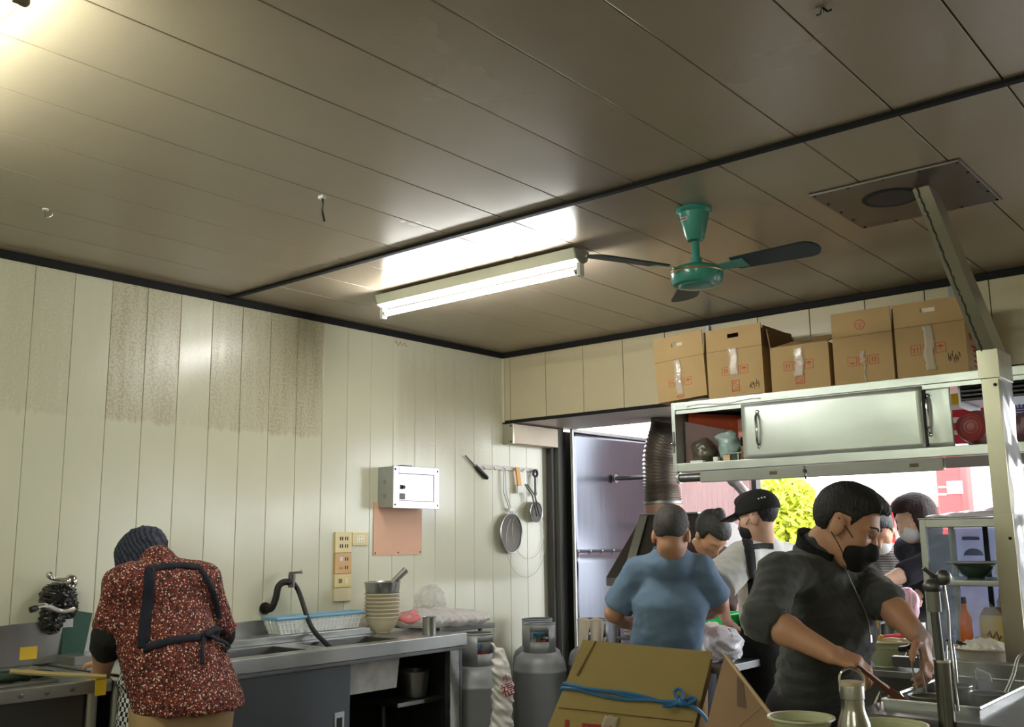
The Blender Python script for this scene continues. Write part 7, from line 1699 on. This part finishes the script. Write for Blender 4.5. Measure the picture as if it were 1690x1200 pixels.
# ---------------------------------------------------------------- cook with black cap
def cap_cook():
    fw = unit(-0.80*RH+0.55*FH); left = unit(np.cross(Z3, fw))
    hc = D(1250, 853, 4.80); A = axes_of(unit(-0.80*RH+0.60*FH-0.22*Z3))
    nek = D(1262, 895, 4.84); SL = D(1226, 922, 4.70); SR = D(1300, 922, 5.02)
    mid = (SL+SR)/2; lv = unit((SL-SR)*np.array((1, 1, 0)))
    EL = D(1182, 965, 4.62); WL = D(1196, 1016, 4.72); ER = D(1290, 985, 5.08); WR_ = D(1245, 1010, 5.16)
    pel = D(1272, 1090, 4.86); base = np.array((pel[0], pel[1], 0)); pel[2] = 0.86
    chs = mid-Z3*0.16; wst = pel*0.5+chs*0.5; ank = [base+lv*0.1+Z3*0.09, base-lv*0.1+Z3*0.09]
    def build(sd):
        trunk(sd, pel, wst, chs, nek, SL, SR, lv, -0.01, ratio=1.35)
        sd.chain([nek-Z3*0.03, hc-A[2]*0.05-A[0]*0.01], [0.052, 0.052], k=0.03); add_head(sd, hc, A, 0.98)
        arm(sd, SL, EL, WL); arm(sd, SR, ER, WR_); legs_into(sd, pel-Z3*0.05, lv, ank, foot=fw)
        add_hand(sd, WL, unit(WL-EL), unit(-RH*0.7-FH*0.5), 0.5, 0.92, thumb=1); add_hand(sd, WR_, unit(WR_-ER), Z3, 0.5, 0.92)
    tee = Sdf(0.008, 0.05); trunk(tee, pel, wst, chs, nek-Z3*0.01, SL, SR, lv, 0.012, ratio=1.38)
    sleeve(tee, SL, EL, WL, 0.92, 0.022, r=(0.064, 0.062, 0.05)); sleeve(tee, SR, ER, WR_, 0.9, 0.020, r=(0.060, 0.056, 0.05))
    w1 = wrinkle(0.0042, 28, 15); w2 = wrinkle(0.0025, 66, 16); tee.noise = lambda p: w1(p)+w2(p)
    tro = Sdf(0.011, 0.04); legs_into(tro, pel-Z3*0.05, lv, ank, r=(0.10, 0.078, 0.062)); tro.cone(pel-Z3*0.08, pel-Z3*0.01, 0.112, 0.110, ax=lv, ratio=1.35)
    sh = Sdf(0.01, 0.02)
    for e in (1, -1): a_ = base+lv*0.10*e; sh.chain([a_+Z3*0.05-fw*0.03, a_+Z3*0.042+fw*0.16], [0.048, 0.040])
    sh.cut(lambda p: p[..., 2]-0.002)
    hair = hair_sdf(hc, A, 0.98, 0.006, 'short', 0.006, 19)
    cap = Sdf(0.005, 0.015); cap.ell(hpt(hc, A, -0.012, 0, 0.040), (0.112, 0.092, 0.092), A); cap.box(hpt(hc, A, 0.118, 0, 0.026), (0.052, 0.070, 0.005), axes_of(unit(A[0]-0.20*A[2]), A[2]), 0.005, k=0.02)
    hcc = np.array(hc); cap.pr.append(('f', lambda p: np.where(((p-hcc)@A.T)[..., 0] > 0.075, ((p-hcc)@A.T)[..., 2]+0.02, ((p-hcc)@A.T)[..., 2]-0.018+0.03*0), 0.0, True)); cap.boxes.append(None)
    marks = []
    for k in range(3):
        p = hpt(hc, A, -0.088+0.012*k, 0.062+0.010*k, 0.075); dirn = unit(p-hpt(hc, A, -0.012, 0, 0.040)); p = hpt(hc, A, -0.012, 0, 0.040)+dirn*0.0
        u_ = np.array((dirn@A[0]/0.112, dirn@A[1]/0.092, dirn@A[2]/0.092)); p = p+dirn/np.linalg.norm(u_)
        marks.append(('cap_mark', MB().box((-0.0035, -0.0035, -0.001), (0.0035, 0.0035, 0.0022), 0, frame_m(p, tuple(A[2]), tuple(dirn))), WHITEP))
    use_cloth(*tee.mesh(), 4.7)
    st1 = ribbon([(1233, 892), (1237, 915), (1242, 955), (1245, 1000), (1244, 1040)], 0.050)
    st2 = ribbon([(1236, 905), (1255, 902), (1275, 902)], 0.028)
    skirt = Sdf(0.011, 0.03); skirt.cone(pel+Z3*0.10, pel-Z3*0.35, 0.135, 0.150, ax=lv, ratio=1.35); skirt.noise = wrinkle(0.006, 25, 22)
    pz = pel[2]; skirt.cut(lambda p: -(p[..., 2]-(pz+0.09))); skirt.cut(lambda p: p[..., 2]-(pz-0.36))
    mask = Sdf(0.005, 0.02); mask.ell(hpt(hc, A, 0.050, 0, -0.058), (0.056, 0.062, 0.054), A); mask.pr.append(('f', lambda p: ((p-hcc)@A.T)[..., 0]-0.032, 0.0, True)); mask.boxes.append(None)
    strap = MB().tube(spline([hpt(hc, A, 0.04, 0.068, -0.03), hpt(hc, A, 0.01, 0.080, -0.01), hpt(hc, A, -0.02, 0.085, 0.01)], 4), 0.0018, 5)
    make_person('young cook in black cap and black apron over pale grey shirt', base, build, [('shirt', tee, GREYTEE), ('trousers', tro, DENIM), ('shoes', sh, SHOE), ('hair', hair, HAIR), ('cap', cap, BLACKC, dict(sub=marks)),
        ('apron', skirt, BLACKC, dict(sub=[('apron_strap', st1, BLACKC, 0.004), ('apron_strap', st2, BLACKC, 0.004)])), ('face_mask', mask, BLACKM, dict(sub=[('mask_strap', strap, BLACKM)]))], h=0.007, skin=SKIN2)
cap_cook()

# ---------------------------------------------------------------- simple upright / bent helpers for the other people
def other(label, hpx, hdep, face, body_px, lean, shirt, hairstyle, hairm, mask=None, armpx=None, skin=SKIN2, trous=TROUS, s=1.0, extra=(), width=0.17, sleeves=1.7, h=0.009):
    fw = unit(np.array(face)*np.array((1, 1, 0))); lv = unit(np.cross(Z3, fw)); A = axes_of(face)
    hc = D(hpx[0], hpx[1], hdep); bc = D(body_px[0], body_px[1], body_px[2])
    nek = hc-A[2]*0.115*s-fw*0.045; mid = nek-Z3*0.055-fw*0.02
    SL = mid+lv*width; SR = mid-lv*width
    pel = np.array((bc[0], bc[1], 0.86)); base = np.array((pel[0], pel[1], 0.0 if pel[1] < 2.5 else -0.02))
    chs = mid-Z3*0.15+unit(pel-mid)*0.02; wst = (pel+chs)/2
    if armpx: (EL, WL, ER, WR_) = [D(*a) for a in armpx]
    else:
        EL = SL-Z3*0.25+fw*0.04; WL = EL+fw*0.20-Z3*0.06-lv*0.03; ER = SR-Z3*0.25+fw*0.04; WR_ = ER+fw*0.20-Z3*0.06+lv*0.03
    ank = [base+lv*0.1+Z3*0.09, base-lv*0.1+Z3*0.09]
    def build(sd):
        trunk(sd, pel, wst, chs, nek, SL, SR, lv, -0.012, ratio=1.35)
        sd.chain([nek-Z3*0.02, hc-A[2]*0.05-A[0]*0.01], [0.050, 0.050], k=0.03); add_head(sd, hc, A, s)
        arm(sd, SL, EL, WL, (0.046, 0.038, 0.026)); arm(sd, SR, ER, WR_, (0.046, 0.038, 0.026)); legs_into(sd, pel-Z3*0.05, lv, ank, foot=fw)
        add_hand(sd, WL, unit(WL-EL), Z3, 0.5, 0.9, thumb=-1); add_hand(sd, WR_, unit(WR_-ER), Z3, 0.5, 0.9)
    top_ = Sdf(h, 0.05); trunk(top_, pel-Z3*0.03, wst, chs, nek-Z3*0.012, SL, SR, lv, 0.010, ratio=1.38); sleeve(top_, SL, EL, WL, sleeves, 0.016); sleeve(top_, SR, ER, WR_, sleeves, 0.016); top_.noise = wrinkle(0.006, 28, int(hpx[0]))
    tro = Sdf(0.012, 0.04); legs_into(tro, pel-Z3*0.05, lv, ank, r=(0.10, 0.078, 0.062)); tro.cone(pel-Z3*0.08, pel-Z3*0.02, 0.106, 0.106, ax=lv, ratio=1.35)
    sh = Sdf(0.011, 0.02)
    for e in (1, -1): a_ = base+lv*0.10*e; sh.chain([a_+Z3*0.05-fw*0.03, a_+Z3*0.042+fw*0.15], [0.046, 0.038])
    bz = base[2]; sh.cut(lambda p: p[..., 2]-(bz+0.002))
    parts = [('shirt', top_, shirt), ('trousers', tro, trous), ('shoes', sh, SHOE), ('hair', hair_sdf(hc, A, s, 0.014, hairstyle, 0.006, int(hpx[1])), hairm)]
    if mask:
        mk = Sdf(0.005, 0.02); hcc = np.array(hc); mk.ell(hpt(hc, A, 0.050, 0, -0.056), (0.057, 0.062, 0.056), A); mk.pr.append(('f', lambda p: ((p-hcc)@A.T)[..., 0]-0.030, 0.0, True)); mk.boxes.append(None)
        parts.append(('face_mask', mk, mask))
    for e in extra: parts.append(e(hc, A))
    make_person(label, base, build, parts, h=h, skin=skin)
# woman with bun, bent over the table between the two men
other('woman with dark bun bent over the table behind the blue shirt', (1174, 882), 5.36, unit(0.30*RH-0.55*FH-0.85*Z3), (1172, 1000, 5.62), 0, mat('maroon_shirt', S(66, 44, 46), 0.85), 'bun', mat('dark_greying_hair', S(40, 37, 36), 0.5, 0, 0.6, 50, 0.5, 160), skin=SKIN, h=0.010, armpx=((1205, 975, 5.50), (1192, 1022, 5.32), (1140, 975, 5.50), (1155, 1022, 5.32)),
      extra=[lambda hc, A: ('earring', MB().sph(hpt(hc, A, 0.0, -0.088, -0.045), 0.007, u=8, v=6), WHITEP)])
# customers on the street side
other('customer in grey striped top with white mask at the stall', (1452, 878), 5.75, unit(-0.35*RH-0.75*FH-0.55*Z3), (1462, 1010, 5.95), 0, STRIPED, 'short', HAIR, MASKW, h=0.010, skin=SKIN)
other('customer with dark bobbed hair and navy shirt reaching over the counter', (1508, 856), 5.25, unit(-0.90*RH-0.35*FH-0.30*Z3), (1530, 1010, 5.35), 0, NAVY2, 'bob', HAIRR, MASKW, h=0.009,
      armpx=((1500, 945, 5.10), (1452, 962, 5.05), (1545, 960, 5.30), (1510, 985, 5.15)), sleeves=1.25)

# ---------------------------------------------------------------- woman in floral jacket bending over the sink
def floral_woman():
    fw = unit(np.array((-1.0, -0.15, 0))); left = unit(np.cross(Z3, fw))
    hc = D(238, 926, 3.88); A = axes_of(unit(fw*0.75-Z3*0.70+left*0.1))
    nek = D(262, 938, 3.80); SL = D(208, 968, 3.66); SR = D(330, 962, 3.86)
    EL = D(178, 1056, 3.62); WL = D(168, 1108, 3.74); ER = D(364, 1052, 3.94); WR_ = D(330, 1085, 4.12)
    pel = D(303, 1140, 3.66); base = np.array((pel[0], pel[1], 0)); pel[2] = 0.82
    chs = (SL+SR)/2-Z3*0.14+unit(pel-(SL+SR)/2)*0.03; wst = pel*0.5+chs*0.5-fw*0.02
    ank = [base+left*0.10+Z3*0.09, base-left*0.10+Z3*0.09]
    lv = unit((SL-SR)*np.array((1, 1, 0)))
    HLd = unit(WL-EL+fw*0.25-Z3*0.1)
    def build(sd):
        trunk(sd, pel, wst, chs, nek, SL, SR, lv, -0.01, ratio=1.35)
        sd.chain([nek-Z3*0.02, hc-A[2]*0.05], [0.054, 0.054], k=0.03); add_head(sd, hc, A, 0.97)
        arm(sd, SL, EL, WL, (0.052, 0.045, 0.034)); arm(sd, SR, ER, WR_); legs_into(sd, pel-Z3*0.05, lv, ank, foot=fw)
        add_hand(sd, WL, HLd, unit(-left*0.2-fw*0.6+Z3*0.3), 0.5, 0.95, thumb=1); add_hand(sd, WR_, unit(WR_-ER), Z3, 0.5, 0.95, thumb=-1)
    jk = Sdf(0.008, 0.05); trunk(jk, pel, wst, chs, nek-Z3*0.005, SL, SR, lv, 0.018, ratio=1.42, sh=0.064)
    hem = D(323, 1172, 3.62); jk.cone(wst-Z3*0.02, np.array((hem[0], hem[1], hem[2])), 0.116, 0.134, ax=lv, ratio=1.38, k=0.06)
    cL = sleeve(jk, SL, EL, WL, 0.86, 0.018, r=(0.056, 0.046, 0.05)); cR = sleeve(jk, SR, ER, WR_, 0.92, 0.018, r=(0.054, 0.046, 0.05))
    jk.cone(nek-Z3*0.02, nek+A[2]*0.01+Z3*0.015, 0.078, 0.066, k=0.02)
    w1 = wrinkle(0.0055, 24, 31, (0, 0, -0.5)); w2 = wrinkle(0.003, 62, 32); jk.noise = lambda p: w1(p)+w2(p)
    hz = hem[2]; jk.cut(lambda p: p[..., 2]-hz)
    cuf = Sdf(0.007, 0.01); cuf.cone(SL+(EL-SL)*0.93, EL+(WL-EL)*0.22, 0.064, 0.058); cuf.noise = wrinkle(0.004, 50, 33)
    cuf2 = Sdf(0.007, 0.01); cuf2.cone(SR+(ER-SR)*0.95, ER+(WR_-ER)*0.15, 0.062, 0.056)
    tro = Sdf(0.010, 0.04); legs_into(tro, pel-Z3*0.05, lv, ank, r=(0.11, 0.084, 0.068)); tro.cone(pel-Z3*0.10, pel-Z3*0.02, 0.115, 0.112, ax=lv, ratio=1.35)
    sh = Sdf(0.01, 0.02)
    for e in (1, -1): a_ = base+left*0.10*e; sh.chain([a_+Z3*0.05-fw*0.03, a_+Z3*0.042+fw*0.15], [0.046, 0.038])
    sh.cut(lambda p: p[..., 2]-0.002)
    hair = hair_sdf(hc, A, 0.97, 0.012, 'short', 0.006, 44, nape=-0.075)
    scf = Sdf(0.005, 0.02); scf.ell(hpt(hc, A, -0.012, 0, 0.036), (0.112, 0.094, 0.092), A); scf.ell(hpt(hc, A, -0.02, 0.04, 0.0), (0.095, 0.055, 0.075), A, k=0.03)
    hcc = np.array(hc); scf.pr.append(('f', lambda p: ((p-hcc)@A.T)[..., 2]+0.035+0.9*np.minimum(0, ((p-hcc)@A.T)[..., 1]+0.02)*-1.0, 0.0, True)); scf.boxes.append(None)
    scf.noise = wrinkle(0.006, 55, 41)
    # apron straps traced over the back surface of the jacket
    def surf(px, py, dep=3.3, off=0.006):
        # march along the view ray to the jacket field to lay the strap on the cloth
        return D(px, py, dep)
    return base, build, jk, cuf, cuf2, tro, sh, hair, scf, dict(nek=nek, SL=SL, SR=SR, wst=wst, chs=chs, pel=pel, lv=lv, fw=fw, hem=hem)
(base, build, jk, cuf, cuf2, tro, sh_, hair, scf, J) = floral_woman()
jv, jf = jk.mesh()
use_cloth(jv, jf)
strapL = ribbon([(247, 938), (246, 960), (243, 1000), (238, 1040), (236, 1070)], 0.040)
strapT = ribbon([(246, 940), (270, 936), (300, 934), (330, 938)], 0.026)
strapR = ribbon([(329, 938), (340, 955), (352, 980), (358, 1005), (361, 1020)], 0.022)
strapW = ribbon([(238, 1071), (255, 1066), (275, 1060), (305, 1055), (335, 1052), (362, 1046), (372, 1042)], 0.028)
bow = [ribbon([(338, 1050), (350, 1058), (365, 1064), (378, 1072)], 0.020, off=0.016), ribbon([(336, 1052), (330, 1070), (331, 1098)], 0.016, off=0.012), ribbon([(334, 1052), (345, 1044), (358, 1042)], 0.024, off=0.018)]
skirtg = MB()
def skfn(u, v):
    px = 216+(236-8*v)*0+ (22+8*v)*u - 6*v; py = 1066+134*v
    d_ = 3.62-0.01*v; return D(px, py, d_-0.02*u)
skirtg = Sdf(0.008, 0.02)
for a_, b_ in (((228, 1070), (225, 1125)), ((225, 1125), (222, 1200)), ((222, 1200), (221, 1290))):
    skirtg.cone(D(a_[0]+8, a_[1], 3.62), D(b_[0]+8, b_[1], 3.58), 0.036, 0.042, ax=unit(J['fw']), ratio=3.0)
skirtg.noise = wrinkle(0.005, 30, 51)
make_person('woman in red floral jacket and navy headscarf bending over the sink', base, build,
    [('floral_jacket', jk, FLORAL), ('black_cuff', cuf, BLACKC), ('black_cuff', cuf2, BLACKC), ('trousers', tro, KHAKI), ('shoes', sh_, SHOE), ('hair', hair, HAIR), ('headscarf', scf, SCARF),
     ('gingham_apron', skirtg, GINGHAM, dict(sub=[('apron_strap', strapL, NAVY, 0.0025), ('apron_strap', strapT, NAVY, 0.0025), ('apron_strap', strapR, NAVY, 0.0025), ('waist_tie', strapW, NAVY, 0.003)]+[('tie_bow', b_, NAVY, 0.003) for b_ in bow]))], h=0.007)

# faded red print on the heap of bags
use_cloth(*HEAP.mesh(), 5.4)
def heap_lay(u, v):
    px, py = 676+(4+14*v)*(1+0.2*math.sin(5*2*PI*u))*math.cos(2*PI*u), 1018+(3+9*v)*math.sin(2*PI*u); p, nn = lay(px, py, 0.002); return p
put_props(obj('red_printed_bag', MB().grid(heap_lay, 24, 3), mat('faded_red_logo', S(226, 130, 134), 0.5), None, solid=0.001), 'faded red printed bag piece lying at the left of the bag heap', 'bag')

# ================================================================== STEAM over the boiler
sm = bpy.data.materials.new('steam'); sm.use_nodes = True; N, L = sm.node_tree.nodes, sm.node_tree.links
N.remove(N['Principled BSDF']); vs_ = N.new('ShaderNodeVolumeScatter'); vs_.inputs['Color'].default_value = (0.95, 0.95, 0.95, 1)
tc = N.new('ShaderNodeTexCoord'); nz = N.new('ShaderNodeTexNoise'); nz.inputs['Scale'].default_value = 9; nz.inputs['Detail'].default_value = 3; L.new(tc.outputs['Object'], nz.inputs['Vector'])
mr = N.new('ShaderNodeMapRange'); mr.inputs[1].default_value = 0.48; mr.inputs[2].default_value = 0.75; mr.inputs[3].default_value = 0.0; mr.inputs[4].default_value = 9.0; L.new(nz.outputs[0], mr.inputs[0])
L.new(mr.outputs[0], vs_.inputs['Density']); L.new(vs_.outputs[0], N['Material Output'].inputs['Volume'])
stm = obj('steam', MB().lathe([(0, 0.885), (0.10, 0.89), (0.12, 0.95), (0.11, 1.05), (0.13, 1.14), (0.06, 1.22), (0, 1.23)], (3.35, -1.93, 0), 20), sm)
put_props(stm, 'thin white steam rising from the noodle boiler', 'steam', kind='stuff')
